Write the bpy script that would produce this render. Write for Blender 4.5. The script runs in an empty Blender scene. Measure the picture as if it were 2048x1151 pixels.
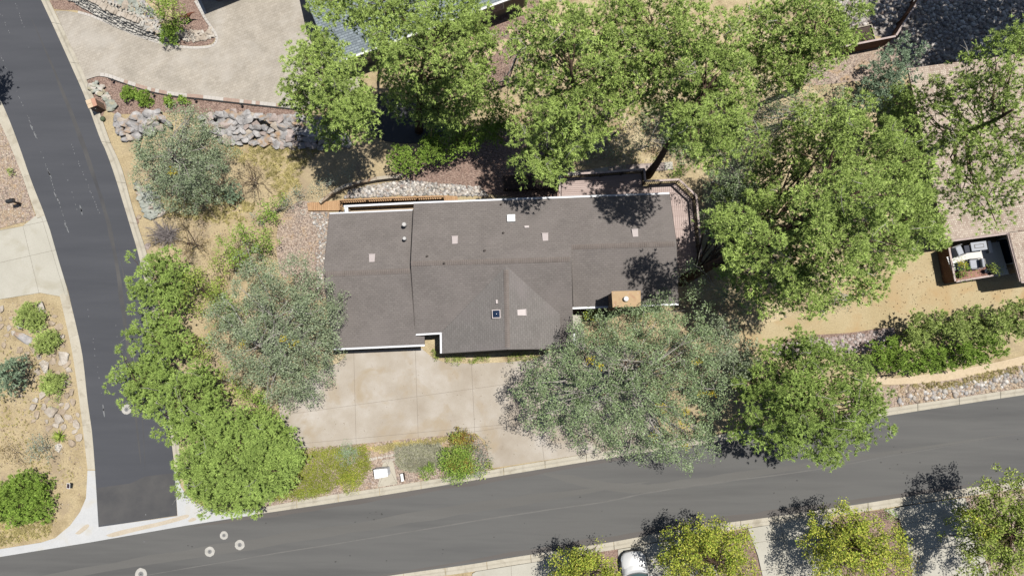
import bpy, bmesh, math, random
import numpy as np
from mathutils import Vector, Matrix, Euler
random.seed(7)
RNG = np.random.default_rng(7)
sc = bpy.context.scene
C = sc.collection
R = math.radians

# ------------------------------------------------------------------ camera, light, exposure
CAM_H = 50.0
FPX = 24.0 / 36.0 * 2048.0
CAM_A, CAM_B = math.atan(0.0912), math.atan(0.0264 / 1.0042)
cam_d = bpy.data.cameras.new('camera'); cam_d.lens = 24.0; cam_d.sensor_width = 36.0
cam_d.clip_start = 0.5; cam_d.clip_end = 2000.0
cam = bpy.data.objects.new('camera', cam_d); C.objects.link(cam)
cam.location = (0, 0, CAM_H); cam.rotation_euler = (CAM_A, CAM_B, 0)
sc.camera = cam

SUNV = Vector((0.28, 0.13, 1.0))            # towards the sun (shadow shift per metre of height is minus x, y)
w = bpy.data.worlds.new("World"); sc.world = w; w.use_nodes = True
wn = w.node_tree.nodes; wl = w.node_tree.links
sky = wn.new('ShaderNodeTexSky'); sky.sky_type = 'NISHITA'; sky.sun_disc = False
sky.sun_elevation = math.atan2(1.0, math.hypot(SUNV.x, SUNV.y)); sky.sun_rotation = math.atan2(SUNV.x, SUNV.y)
wn['Background'].inputs['Strength'].default_value = 0.052
wl.new(sky.outputs[0], wn['Background'].inputs['Color'])
sd = bpy.data.lights.new('sun', 'SUN'); sd.energy = 4.8; sd.angle = R(0.5); sd.color = (1.0, 0.955, 0.88)
so = bpy.data.objects.new('sun', sd); C.objects.link(so); so.location = (20, 10, 80)
so.rotation_euler = (-SUNV).to_track_quat('-Z', 'Y').to_euler()
sc.view_settings.view_transform = 'Standard'; sc.view_settings.look = 'None'
sc.view_settings.gamma = 1.0; sc.view_settings.use_curve_mapping = False
sc.view_settings.exposure = 1.2

# ------------------------------------------------------------------ pixel of the photograph -> point of the place at height z
RM = Euler((CAM_A, CAM_B, 0)).to_matrix()
VIEW = RM @ Vector((0, 0, -1))
def ray(px, py):
    return RM @ Vector(((px - 1024.0) / FPX, -(py - 575.5) / FPX, -1.0))
def P(px, py, z=0.0):
    d = ray(px, py)
    return Vector((0, 0, CAM_H)) + d * ((z - CAM_H) / d.z)
def hit(px, py, pl):                        # ray through a pixel meets a plane (point, normal)
    d = ray(px, py); o = Vector((0, 0, CAM_H))
    return o + d * ((pl[0] - o).dot(pl[1]) / d.dot(pl[1]))
def plane3(a, b, c):
    n = (b - a).cross(c - a).normalized()
    return (a, n if n.z > 0 else -n)
def mpx(p):                                 # metres per photo pixel at a point
    return (Vector(p) - cam.location).dot(VIEW) / FPX

# ------------------------------------------------------------------ objects and labels
def tag(o, label=None, cat=None, group=None, kind=None):
    if label: o['label'] = label
    if cat: o['category'] = cat
    if group: o['group'] = group
    if kind: o['kind'] = kind
    return o
def thing(name, label, cat, loc=(0, 0, 0), rz=0.0, group=None):
    o = bpy.data.objects.new(name, None); C.objects.link(o)
    o.empty_display_size = 0.3; o.location = loc; o.rotation_euler = (0, 0, rz)
    return tag(o, label, cat, group)
def link(name, me, parent=None, mat=None):
    o = bpy.data.objects.new(name, me); C.objects.link(o)
    if mat is not None and not me.materials: me.materials.append(mat)
    if parent is not None:
        o.parent = parent
        M4 = Matrix.Identity(4); q = parent
        while q is not None:
            M4 = q.matrix_basis @ M4 if q.parent is None else (q.matrix_parent_inverse @ q.matrix_basis) @ M4
            q = q.parent
        o.matrix_parent_inverse = M4.inverted()
    return o
class MB:
    """collects vertices and faces (world coordinates unless a local frame is used) into ONE mesh"""
    def __init__(s): s.v = []; s.f = []
    def add(s, vs, fs):
        b = len(s.v); s.v += [tuple(v) for v in vs]; s.f += [tuple(i + b for i in f) for f in fs]; return s
    def prism(s, poly, z0, z1=None, bottom=False):
        """poly: list of points (x,y[,z]); top at z1 (or its own z) down to z0"""
        n = len(poly)
        a = sum(poly[i][0] * poly[(i + 1) % n][1] - poly[(i + 1) % n][0] * poly[i][1] for i in range(n))
        pl = list(poly) if a > 0 else list(poly)[::-1]
        top = [(p[0], p[1], p[2] if z1 is None else z1) for p in pl]
        bot = [(p[0], p[1], (p[2] + z0) if z1 is None else z0) for p in pl]
        fs = [tuple(range(n))] + [(i, i + n, (i + 1) % n + n, (i + 1) % n) for i in range(n)]
        if bottom: fs.append(tuple(range(2 * n - 1, n - 1, -1)))
        return s.add(top + bot, fs)
    def box(s, c, size, rz=0.0, M=None):
        hx, hy, hz = size[0] / 2, size[1] / 2, size[2] / 2
        vs = [Vector((x * hx, y * hy, z * hz)) for z in (-1, 1) for y in (-1, 1) for x in (-1, 1)]
        Q = M if M is not None else Matrix.Rotation(rz, 3, 'Z')
        vs = [Q @ v + Vector(c) for v in vs]
        return s.add(vs, [(0, 2, 3, 1), (4, 5, 7, 6), (0, 1, 5, 4), (2, 6, 7, 3), (0, 4, 6, 2), (1, 3, 7, 5)])
    def beam(s, a, b, w, h, up=Vector((0, 0, 1))):
        a = Vector(a); b = Vector(b); d = (b - a)
        L = d.length; d.normalize(); sd_ = up.cross(d)
        if sd_.length < 1e-4: sd_ = Vector((1, 0, 0))
        sd_.normalize(); u = d.cross(sd_)
        return s.box((a + b) / 2, (L, w, h), M=Matrix((d, sd_, u)).transposed())
    def tube(s, pts, rad, n=8, cap=True):
        pts = [Vector(p) for p in pts]; m = len(pts); vs = []; fs = []
        for i, p in enumerate(pts):
            d = (pts[min(i + 1, m - 1)] - pts[max(i - 1, 0)]).normalized()
            x = d.cross(Vector((0.31, 0.95, 0.05))); x = x if x.length > 1e-3 else d.cross(Vector((1, 0, 0)))
            x.normalize(); y = d.cross(x); r = rad[i] if hasattr(rad, '__len__') else rad
            for k in range(n):
                t = 2 * math.pi * k / n; vs.append(p + (x * math.cos(t) + y * math.sin(t)) * r)
        for i in range(m - 1):
            for k in range(n):
                k2 = (k + 1) % n; fs.append((i * n + k, i * n + k2, (i + 1) * n + k2, (i + 1) * n + k))
        if cap: fs += [tuple(range(n - 1, -1, -1)), tuple(range((m - 1) * n, m * n))]
        return s.add(vs, fs)
    def lathe(s, c, prof, n=20):
        c = Vector(c); vs = []; fs = []
        for r, z in prof:
            for k in range(n):
                t = 2 * math.pi * k / n; vs.append(c + Vector((r * math.cos(t), r * math.sin(t), z)))
        m = len(prof)
        for i in range(m - 1):
            for k in range(n):
                k2 = (k + 1) % n; fs.append((i * n + k, i * n + k2, (i + 1) * n + k2, (i + 1) * n + k))
        fs.append(tuple(range((m - 1) * n, m * n)))
        return s.add(vs, fs)
    def mesh(s, name, smooth=False):
        me = bpy.data.meshes.new(name); me.from_pydata(s.v, [], s.f)
        if smooth: me.polygons.foreach_set('use_smooth', [True] * len(me.polygons))
        me.update(); return me
    def build(s, name, mat, parent=None, smooth=False, bevel=0.0):
        o = link(name, s.mesh(name, smooth), parent, mat)
        if bevel:
            m = o.modifiers.new('bevel', 'BEVEL'); m.width = bevel; m.segments = 1; m.limit_method = 'ANGLE'
        return o
def np_mesh(name, verts, k):
    """verts (N*k,3): N separate k-gons"""
    n = len(verts) // k
    me = bpy.data.meshes.new(name)
    me.vertices.add(n * k); me.vertices.foreach_set('co', np.ascontiguousarray(verts, dtype=np.float32).ravel())
    me.loops.add(n * k); me.loops.foreach_set('vertex_index', np.arange(n * k, dtype=np.int32))
    me.polygons.add(n); me.polygons.foreach_set('loop_start', np.arange(0, n * k, k, dtype=np.int32))
    me.update(calc_edges=True); return me
def struct(name, mb, mat, parent=None, label=None):
    o = mb.build(name, mat, parent)
    if parent is None: o['kind'] = 'structure'
    if label: o['label'] = label
    return o

# polygons
def pts(l, z=0.0): return [P(a, b, z) for a, b in l]
def clip(poly, a, n):
    """half plane clip: keep (p-a).n >= 0, 2D"""
    out = []
    for i in range(len(poly)):
        p, q = poly[i], poly[(i + 1) % len(poly)]
        dp = (p[0] - a[0]) * n[0] + (p[1] - a[1]) * n[1]; dq = (q[0] - a[0]) * n[0] + (q[1] - a[1]) * n[1]
        if dp >= 0: out.append(p)
        if (dp > 0 > dq) or (dp < 0 < dq):
            t = dp / (dp - dq); out.append(Vector(p).lerp(Vector(q), t))
    return out
def strips(poly, d, width, gap, off=0.0):
    """cut a polygon into boards running along direction d"""
    n = Vector((-d.y, d.x)).normalized(); ts = [p[0] * n.x + p[1] * n.y for p in poly]
    t = math.floor(min(ts) / width) * width + off; res = []
    while t < max(ts):
        a = n * (t + gap / 2); b = n * (t + width - gap / 2)
        q = clip(clip(poly, a, n), b, -n)
        if len(q) >= 3: res.append(q)
        t += width
    return res
def cut(polys, a, b, gap=0.02):
    """split every polygon along line a-b leaving a joint"""
    d = Vector((b[0] - a[0], b[1] - a[1])).normalized(); n = Vector((-d.y, d.x)); res = []
    for p in polys:
        for s in (1, -1):
            q = clip(p, (a[0] + n.x * s * gap / 2, a[1] + n.y * s * gap / 2), n * s)
            if len(q) >= 3: res.append(q)
    return res
def inside(p, poly):
    c = False; n = len(poly)
    for i in range(n):
        a, b = poly[i], poly[i - 1]
        if (a[1] > p[1]) != (b[1] > p[1]) and p[0] < (b[0] - a[0]) * (p[1] - a[1]) / (b[1] - a[1]) + a[0]: c = not c
    return c
def scatter(poly, n, mind=0.0, rng=random):
    xs = [p[0] for p in poly]; ys = [p[1] for p in poly]; out = []; tries = 0
    while len(out) < n and tries < n * 30:
        tries += 1
        p = (rng.uniform(min(xs), max(xs)), rng.uniform(min(ys), max(ys)))
        if inside(p, poly) and (mind == 0 or all((p[0] - q[0]) ** 2 + (p[1] - q[1]) ** 2 > mind * mind for q in out)): out.append(p)
    return out
def smooth_poly(l, n=4):
    """Catmull-Rom through pixel points (open)"""
    r = []; l = [Vector(p) for p in l]
    for i in range(len(l) - 1):
        p0, p1, p2, p3 = l[max(i - 1, 0)], l[i], l[i + 1], l[min(i + 2, len(l) - 1)]
        for k in range(n):
            t = k / n
            r.append(0.5 * ((2 * p1) + (-p0 + p2) * t + (2 * p0 - 5 * p1 + 4 * p2 - p3) * t * t + (-p0 + 3 * p1 - 3 * p2 + p3) * t ** 3))
    r.append(l[-1]); return [(p.x, p.y) for p in r]
def resample(l, m):
    l = [Vector(p) for p in l]; d = [0.0]
    for i in range(1, len(l)): d.append(d[-1] + (l[i] - l[i - 1]).length)
    out = []; j = 0
    for k in range(m):
        t = d[-1] * k / (m - 1)
        while j < len(l) - 2 and d[j + 1] < t: j += 1
        out.append(l[j].lerp(l[j + 1], (t - d[j]) / max(d[j + 1] - d[j], 1e-9)))
    return out, d[-1]

# ------------------------------------------------------------------ materials
def nn(nt, t, **kw):
    n = nt.nodes.new(t)
    for k, v in kw.items():
        if k in n.inputs: n.inputs[k].default_value = v
        else: setattr(n, k, v)
    return n
def ramp(nt, fac, cols, lo=0.0, hi=1.0):
    r = nt.nodes.new('ShaderNodeValToRGB'); e = r.color_ramp.elements
    while len(e) < len(cols): e.new(0.5)
    for i, c in enumerate(cols):
        e[i].position = lo + (hi - lo) * i / max(1, len(cols) - 1); e[i].color = (*c, 1)
    nt.links.new(fac, r.inputs[0]); return r.outputs[0]
def mix(nt, a, b, fac, mode='MIX'):
    m = nt.nodes.new('ShaderNodeMixRGB'); m.blend_type = mode
    for s, i in ((fac, 0), (a, 1), (b, 2)):
        if hasattr(s, 'is_linked'): nt.links.new(s, m.inputs[i])
        elif i == 0: m.inputs[0].default_value = s
        else: m.inputs[i].default_value = (*s, 1)
    return m.outputs[0]
KG = 0.522                                  # albedo scale of mineral and built surfaces
def kc(c, k=None): return tuple(v * (KG if k is None else k) for v in c)
def base_mat(name, rough=0.9, spec=0.2):
    m = bpy.data.materials.new(name); m.use_nodes = True; nt = m.node_tree
    b = nt.nodes['Principled BSDF']; b.inputs['Roughness'].default_value = rough
    b.inputs['Specular IOR Level'].default_value = spec
    return m, nt, b
def coords(nt, rot=0.0, scale=(1, 1, 1), obj=False):
    if obj:
        s = nn(nt, 'ShaderNodeTexCoord').outputs['Object']
    else:
        s = nn(nt, 'ShaderNodeNewGeometry').outputs['Position']
    mp = nn(nt, 'ShaderNodeMapping'); mp.inputs['Rotation'].default_value = (0, 0, rot); mp.inputs['Scale'].default_value = scale
    nt.links.new(s, mp.inputs[0]); return mp.outputs[0]
def noise(nt, co, scale, detail=4, rough=0.55, dist=0.0):
    n = nn(nt, 'ShaderNodeTexNoise'); n.inputs['Scale'].default_value = scale; n.inputs['Detail'].default_value = detail
    n.inputs['Roughness'].default_value = rough; n.inputs['Distortion'].default_value = dist
    nt.links.new(co, n.inputs['Vector']); return n.outputs['Fac']
def vor(nt, co, scale, feat='F1', rnd=1.0):
    n = nn(nt, 'ShaderNodeTexVoronoi'); n.feature = feat; n.inputs['Scale'].default_value = scale
    if 'Randomness' in n.inputs: n.inputs['Randomness'].default_value = rnd
    nt.links.new(co, n.inputs['Vector']); return n
def bump(nt, b, h, strength=0.3, dist=0.02):
    n = nn(nt, 'ShaderNodeBump'); n.inputs['Strength'].default_value = strength; n.inputs['Distance'].default_value = dist
    nt.links.new(h, n.inputs['Height']); nt.links.new(n.outputs[0], b.inputs['Normal'])
def mat(name, cols, scale=0.6, rough=0.9, spec=0.2, fine=0.25, fscale=14.0, bmp=0.2, bdist=0.02, rot=0.0, stretch=(1, 1, 1), lo=0.3, hi=0.7, dark=None, dscale=0.25, metal=0.0, obj=False, k=None):
    """broad colour noise + fine grain + optional stains (dark) of their own shape"""
    cols = [kc(c, k) for c in cols]; dark = kc(dark, k) if dark else None
    m, nt, b = base_mat(name, rough, spec); co = coords(nt, rot, stretch, obj); b.inputs['Metallic'].default_value = metal
    c = ramp(nt, noise(nt, co, scale, 6, 0.6), cols, lo, hi) if len(cols) > 1 else None
    f = noise(nt, coords(nt, 0, (1, 1, 1), obj), fscale, 5, 0.7)
    g = ramp(nt, f, [(1 - fine,) * 3, (1 + fine * 0.6,) * 3], 0.3, 0.7)
    c = mix(nt, c if c is not None else cols[0], g, 1.0, 'MULTIPLY')
    if dark:
        d = ramp(nt, noise(nt, co, dscale, 5, 0.6, 0.5), [(0, 0, 0), (1, 1, 1)], 0.52, 0.68)
        c = mix(nt, c, dark, d)
    nt.links.new(c, b.inputs['Base Color'])
    if bmp: bump(nt, b, f, bmp, bdist)
    return m
def gravel(name, cols, cell=0.07, soil=(0.2, 0.14, 0.09), rough=0.9, patch=None):
    cols = [kc(c) for c in cols]; soil = kc(soil); patch = kc(patch) if patch else None
    m, nt, b = base_mat(name, rough, 0.15); co = coords(nt)
    v = vor(nt, co, 1.0 / cell); sx = nn(nt, 'ShaderNodeSeparateColor'); nt.links.new(v.outputs['Color'], sx.inputs[0])
    c = ramp(nt, sx.outputs[0], cols)
    edge = ramp(nt, v.outputs['Distance'], [(1, 1, 1), (0.55, 0.55, 0.55)], 0.35, 0.75)
    c = mix(nt, c, edge, 1.0, 'MULTIPLY')
    big = ramp(nt, noise(nt, co, 0.45, 5, 0.65), [(0, 0, 0), (1, 1, 1)], 0.5, 0.72)
    c = mix(nt, c, mix(nt, soil, c, 0.35), big)
    if patch:
        c = mix(nt, c, patch, ramp(nt, noise(nt, co, 0.9, 6, 0.7, 0.6), [(0, 0, 0), (0.7,) * 3], 0.55, 0.7))
    nt.links.new(c, b.inputs['Base Color'])
    h = nn(nt, 'ShaderNodeMath', operation='SUBTRACT'); h.inputs[0].default_value = 1; nt.links.new(v.outputs['Distance'], h.inputs[1])
    bump(nt, b, h.outputs[0], 0.7, cell * 0.4); return m
def bricks(name, c1, c2, mortar, bw, rh, ms=0.02, rot=0.0, rough=0.9, blotch=None, bmp=0.4, bias=0.0, offset=0.5, swap=False, tone=0.12, k=None):
    c1, c2, mortar = kc(c1, k), kc(c2, k), kc(mortar, k); blotch = kc(blotch, k) if blotch else None
    m, nt, b = base_mat(name, rough, 0.15); co = coords(nt, rot)
    t = nn(nt, 'ShaderNodeTexBrick'); t.offset = offset; t.squash = 1.0
    t.inputs['Scale'].default_value = 1.0; t.inputs['Brick Width'].default_value = bw; t.inputs['Row Height'].default_value = rh
    t.inputs['Mortar Size'].default_value = ms; t.inputs['Mortar Smooth'].default_value = 0.3; t.inputs['Bias'].default_value = bias
    t.inputs['Color1'].default_value = (*c1, 1); t.inputs['Color2'].default_value = (*c2, 1); t.inputs['Mortar'].default_value = (*mortar, 1)
    nt.links.new(co, t.inputs['Vector']); c = t.outputs['Color']
    pw = coords(nt)
    g = ramp(nt, noise(nt, pw, 0.7, 6, 0.65), [(1 - tone,) * 3, (1 + tone,) * 3], 0.3, 0.7); c = mix(nt, c, g, 1.0, 'MULTIPLY')
    g2 = ramp(nt, noise(nt, pw, 22.0, 3, 0.7), [(0.82,) * 3, (1.15,) * 3], 0.3, 0.7); c = mix(nt, c, g2, 1.0, 'MULTIPLY')
    if blotch:
        d = ramp(nt, noise(nt, pw, 0.35, 5, 0.6, 0.4), [(0, 0, 0), (0.8,) * 3], 0.5, 0.7); c = mix(nt, c, blotch, d)
    nt.links.new(c, b.inputs['Base Color'])
    h = nn(nt, 'ShaderNodeMath', operation='SUBTRACT'); h.inputs[0].default_value = 1; nt.links.new(t.outputs['Fac'], h.inputs[1])
    bump(nt, b, h.outputs[0], bmp, 0.012); return m
def foliage(name, cols, trans=0.3, rough=0.75, nscale=0.9):
    m, nt, b = base_mat(name, rough, 0.12)
    ge = nn(nt, 'ShaderNodeNewGeometry')
    c = ramp(nt, ge.outputs['Random Per Island'], cols)
    n = ramp(nt, noise(nt, coords(nt), nscale, 3, 0.6), [(0.72,) * 3, (1.2,) * 3], 0.3, 0.7)
    c = mix(nt, c, n, 1.0, 'MULTIPLY'); nt.links.new(c, b.inputs['Base Color'])
    tr = nn(nt, 'ShaderNodeBsdfTranslucent'); nt.links.new(c, tr.inputs[0])
    mx = nn(nt, 'ShaderNodeMixShader'); mx.inputs[0].default_value = trans
    out = nt.nodes['Material Output']
    nt.links.new(b.outputs[0], mx.inputs[1]); nt.links.new(tr.outputs[0], mx.inputs[2]); nt.links.new(mx.outputs[0], out.inputs[0])
    return m
def plain(name, c, rough=0.6, spec=0.3, metal=0.0, var=0.08, obj=False, k=None):
    return mat(name, [c], rough=rough, spec=spec, fine=var, fscale=6.0, bmp=0.05, metal=metal, obj=obj, k=k)

HR = R(2.35)                                # the house stands turned by this much
mDirt = mat('dirt', [(0.275, 0.215, 0.125), (0.40, 0.325, 0.20), (0.335, 0.28, 0.175)], 0.5, 0.95, 0.1, 0.32, 9.0, 0.5, 0.03, dark=(0.29, 0.23, 0.155), dscale=0.5)
mSandy = mat('sandy_dirt', [(0.35, 0.28, 0.16), (0.42, 0.35, 0.22)], 0.3, 0.95, 0.1, 0.22, 10.0, 0.4, 0.02, dark=(0.365, 0.265, 0.145), dscale=0.35)
mPath = mat('path_sand', [(0.46, 0.37, 0.25), (0.52, 0.43, 0.31)], 0.5, 0.95, 0.1, 0.15, 8.0, 0.3)
mDuff = mat('needle_litter', [(0.25, 0.185, 0.115), (0.42, 0.345, 0.215), (0.54, 0.455, 0.30)], 0.8, 0.95, 0.1, 0.4, 12.0, 0.6, 0.04, lo=0.3, hi=0.7)
mGravel = gravel('pink_gravel', [(0.17, 0.115, 0.095), (0.27, 0.185, 0.15), (0.35, 0.26, 0.215), (0.20, 0.13, 0.11)], 0.075, (0.24, 0.165, 0.13))
mGravelTan = gravel('tan_gravel', [(0.26, 0.19, 0.15), (0.37, 0.29, 0.24), (0.46, 0.38, 0.31), (0.24, 0.19, 0.17)], 0.09, (0.36, 0.27, 0.19), patch=(0.42, 0.28, 0.13))
mGravelGrey = gravel('grey_gravel', [(0.20, 0.18, 0.17), (0.33, 0.30, 0.28), (0.42, 0.39, 0.37), (0.16, 0.14, 0.14)], 0.11, (0.30, 0.25, 0.2))
mAsphSide = mat('asphalt_blue', [(0.044, 0.047, 0.056), (0.066, 0.069, 0.079)], 0.42, 0.88, 0.25, 0.10, 30.0, 0.15, 0.005, rot=R(-73), stretch=(0.16, 1.6, 1), lo=0.25, hi=0.75)
mAsphMain = mat('asphalt_grey', [(0.064, 0.064, 0.0645), (0.100, 0.0995, 0.097), (0.074, 0.074, 0.0745)], 0.42, 0.88, 0.25, 0.08, 30.0, 0.15, 0.005, rot=R(-8.5), stretch=(0.07, 0.9, 1), lo=0.3, hi=0.7)
mAsphPatch = mat('asphalt_patch', [(0.050, 0.051, 0.056), (0.085, 0.083, 0.082)], 0.45, 0.9, 0.2, 0.12, 30.0, 0.15, 0.005)
mAsphShade = mat('asphalt_shade_dark', [(0.05, 0.051, 0.056), (0.065, 0.066, 0.07)], 0.5, 0.9, 0.2, 0.12, 25.0, 0.15, 0.005)  # shade put into the colour, for the pad and the gap strip
mCurb = mat('curb_concrete', [(0.37, 0.34, 0.275), (0.43, 0.40, 0.335)], 0.8, 0.9, 0.2, 0.10, 12.0, 0.15, dark=(0.30, 0.27, 0.215), dscale=1.2)
mCurbNew = mat('new_concrete', [(0.40, 0.41, 0.42), (0.46, 0.465, 0.47)], 0.6, 0.9, 0.2, 0.08, 12.0, 0.15, dark=(0.42, 0.41, 0.38), dscale=0.6)
mDrive = mat('pinkish_concrete', [(0.28, 0.238, 0.188), (0.355, 0.318, 0.27), (0.44, 0.412, 0.378)], 0.30, 0.9, 0.2, 0.08, 14.0, 0.1, lo=0.28, hi=0.72, dark=(0.31, 0.255, 0.185), dscale=0.4)
mDriveGrey = mat('pale_concrete', [(0.36, 0.345, 0.295), (0.42, 0.405, 0.355)], 0.4, 0.9, 0.2, 0.08, 12.0, 0.1, dark=(0.33, 0.31, 0.25), dscale=0.5)
mJoint = plain('joint_dark', (0.20, 0.17, 0.14), 0.95)
mPaver = bricks('pavers', (0.315, 0.285, 0.243), (0.36, 0.328, 0.283), (0.25, 0.222, 0.185), 0.32, 0.2, 0.010, R(-22), 0.9, (0.39, 0.365, 0.33), 0.3, tone=0.14)
mRoof = bricks('roof_shingles', (0.092, 0.083, 0.079), (0.105, 0.095, 0.090), (0.078, 0.069, 0.065), 0.30, 0.145, 0.012, -HR, 0.93, (0.104, 0.093, 0.089), 0.5, tone=0.10, k=0.855)
mRoofW = bricks('roof_shingles_side', (0.093, 0.087, 0.083), (0.106, 0.099, 0.095), (0.078, 0.071, 0.068), 0.30, 0.145, 0.012, R(90) - HR, 0.93, (0.106, 0.095, 0.094), 0.5, tone=0.10, k=0.855)
mRidge = mat('ridge_shingles', [(0.090, 0.077, 0.070), (0.112, 0.097, 0.090)], 2.0, 0.93, 0.15, 0.15, 20.0, 0.2, k=0.855)
mRoofBlue = bricks('blue_grey_shingles', (0.16, 0.19, 0.21), (0.24, 0.28, 0.31), (0.10, 0.12, 0.14), 0.34, 0.16, 0.02, R(-20), 0.92, None, 0.6)
mRoofTan = bricks('variegated_shingles', (0.31, 0.235, 0.19), (0.49, 0.425, 0.355), (0.25, 0.20, 0.165), 0.13, 0.15, 0.012, R(-7.5), 0.92, (0.42, 0.355, 0.295), 0.7)
mWhite = plain('white_paint', (0.72, 0.73, 0.74), 0.5, 0.35, var=0.05, k=.54)
mGutter = plain('gutter_white', (0.62, 0.64, 0.68), 0.45, 0.4, var=0.06, k=.54)
mFascia = plain('fascia_dark', (0.06, 0.05, 0.045), 0.8)
mStucco = mat('stucco', [(0.36, 0.28, 0.19), (0.42, 0.33, 0.23)], 1.2, 0.92, 0.15, 0.12, 25.0, 0.3)
mSiding = mat('siding', [(0.24, 0.20, 0.16), (0.28, 0.235, 0.19)], 0.8, 0.9, 0.15, 0.12, 12.0, 0.2)
mBrick = bricks('chimney_brick', (0.16, 0.085, 0.055), (0.24, 0.14, 0.09), (0.2, 0.17, 0.14), 0.22, 0.075, 0.012, 0, 0.9, None, 0.5)
mCap = mat('chimney_cap_tan', [(0.34, 0.235, 0.13), (0.41, 0.29, 0.165)], 1.6, 0.75, 0.25, 0.08, 8.0, 0.05, dark=(0.30, 0.17, 0.10), dscale=1.5)
mVent = plain('vent_pink_metal', (0.38, 0.335, 0.33), 0.55, 0.35, var=0.08)
mMetal = plain('galvanised', (0.40, 0.395, 0.39), 0.5, 0.4)
mGlass = plain('dark_glass', (0.012, 0.022, 0.05), 0.06, 0.6, var=0.0)
mDome = plain('white_dome', (0.80, 0.82, 0.84), 0.3, 0.4, var=0.03, k=.75)
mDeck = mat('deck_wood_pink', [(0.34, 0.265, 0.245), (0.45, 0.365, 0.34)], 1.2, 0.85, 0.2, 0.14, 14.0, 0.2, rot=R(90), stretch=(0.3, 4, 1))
mWalk = mat('walkway_wood', [(0.34, 0.20, 0.105), (0.46, 0.30, 0.17)], 1.6, 0.85, 0.2, 0.2, 12.0, 0.2, stretch=(5, 0.4, 1))
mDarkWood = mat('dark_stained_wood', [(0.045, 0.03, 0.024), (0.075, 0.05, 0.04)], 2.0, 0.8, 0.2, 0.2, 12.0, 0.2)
mRail = mat('weathered_rail', [(0.36, 0.29, 0.27), (0.46, 0.385, 0.36)], 2.0, 0.85, 0.2, 0.2, 12.0, 0.2)
mTimber = mat('grey_timber', [(0.30, 0.26, 0.20), (0.46, 0.42, 0.35)], 2.2, 0.9, 0.15, 0.25, 14.0, 0.3, dark=(0.16, 0.09, 0.045), dscale=0.8)
mFence = mat('fence_brown', [(0.15, 0.075, 0.045), (0.21, 0.11, 0.065)], 2.5, 0.85, 0.2, 0.2, 10.0, 0.2)
mBark = mat('pine_bark', [(0.045, 0.032, 0.025), (0.10, 0.065, 0.045), (0.14, 0.10, 0.075)], 5.0, 0.95, 0.1, 0.35, 12.0, 0.8, 0.05)
mTwig = mat('grey_twig', [(0.22, 0.20, 0.18), (0.46, 0.44, 0.40)], 3.0, 0.9, 0.1, 0.2, 14.0, 0.2)
mDead = mat('dead_twig', [(0.17, 0.15, 0.15), (0.30, 0.27, 0.27)], 3.0, 0.9, 0.1, 0.2, 14.0, 0.2)
def rockmat(name, a, b, c, stain=None):
    return mat(name, [a, b, c], 1.7, 0.92, 0.15, 0.25, 9.0, 0.6, 0.03, dark=stain, dscale=1.1)
mRockGrey = rockmat('rock_grey', (0.17, 0.165, 0.165), (0.32, 0.31, 0.308), (0.46, 0.445, 0.44), (0.34, 0.225, 0.13))
mRockPale = rockmat('rock_pale', (0.29, 0.245, 0.20), (0.39, 0.34, 0.285), (0.46, 0.42, 0.37))
mRockTan = rockmat('rock_tan', (0.26, 0.205, 0.15), (0.35, 0.285, 0.215), (0.42, 0.355, 0.285))
mRockGreen = rockmat('rock_greenish', (0.18, 0.20, 0.175), (0.29, 0.31, 0.275), (0.40, 0.41, 0.37), (0.36, 0.31, 0.21))
mRockWhite = rockmat('rock_white', (0.36, 0.32, 0.27), (0.45, 0.41, 0.36), (0.52, 0.485, 0.44))
mRockRose = rockmat('rock_rose', (0.24, 0.20, 0.18), (0.36, 0.30, 0.275), (0.46, 0.405, 0.38))
mWallStone = rockmat('wall_stone', (0.20, 0.195, 0.185), (0.38, 0.365, 0.335), (0.52, 0.50, 0.46))
mBlack = plain('black_metal', (0.018, 0.018, 0.02), 0.5, 0.4)
mRust = mat('rusted_steel', [(0.11, 0.035, 0.02), (0.19, 0.07, 0.04)], 4.0, 0.85, 0.2, 0.3, 15.0, 0.3)
mPillarA = mat('sandstone_cap', [(0.47, 0.36, 0.24), (0.53, 0.42, 0.30)], 2.5, 0.85, 0.2, 0.1, 12.0, 0.2)
mPillarB = mat('terracotta_cap', [(0.40, 0.22, 0.155), (0.46, 0.27, 0.19)], 2.5, 0.85, 0.2, 0.1, 12.0, 0.2)
# foliage
F = {}
F['pine'] = foliage('pine_needles', [(0.099, 0.142, 0.031), (0.206, 0.284, 0.065), (0.288, 0.370, 0.107), (0.146, 0.215, 0.045), (0.331, 0.396, 0.146)], 0.10)
F['pine2'] = foliage('pine_needles_deep', [(0.076, 0.117, 0.027), (0.162, 0.234, 0.053), (0.238, 0.312, 0.087), (0.113, 0.172, 0.037)], 0.10)
F['oak'] = foliage('oak_leaves', [(0.074, 0.101, 0.051), (0.134, 0.167, 0.095), (0.189, 0.222, 0.143), (0.101, 0.136, 0.067), (0.238, 0.264, 0.192)], 0.12)
F['oak2'] = foliage('oak_leaves_green', [(0.069, 0.101, 0.042), (0.123, 0.169, 0.077), (0.176, 0.220, 0.121), (0.095, 0.141, 0.056), (0.227, 0.262, 0.176)], 0.12)
F['sage'] = foliage('sage_leaves', [(0.075, 0.104, 0.075), (0.128, 0.163, 0.128), (0.167, 0.207, 0.172)], 0.2)
F['lime'] = foliage('yellow_green_leaves', [(0.080, 0.122, 0.013), (0.155, 0.205, 0.027), (0.242, 0.275, 0.042), (0.351, 0.334, 0.063), (0.117, 0.167, 0.022)], 0.20)
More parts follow.
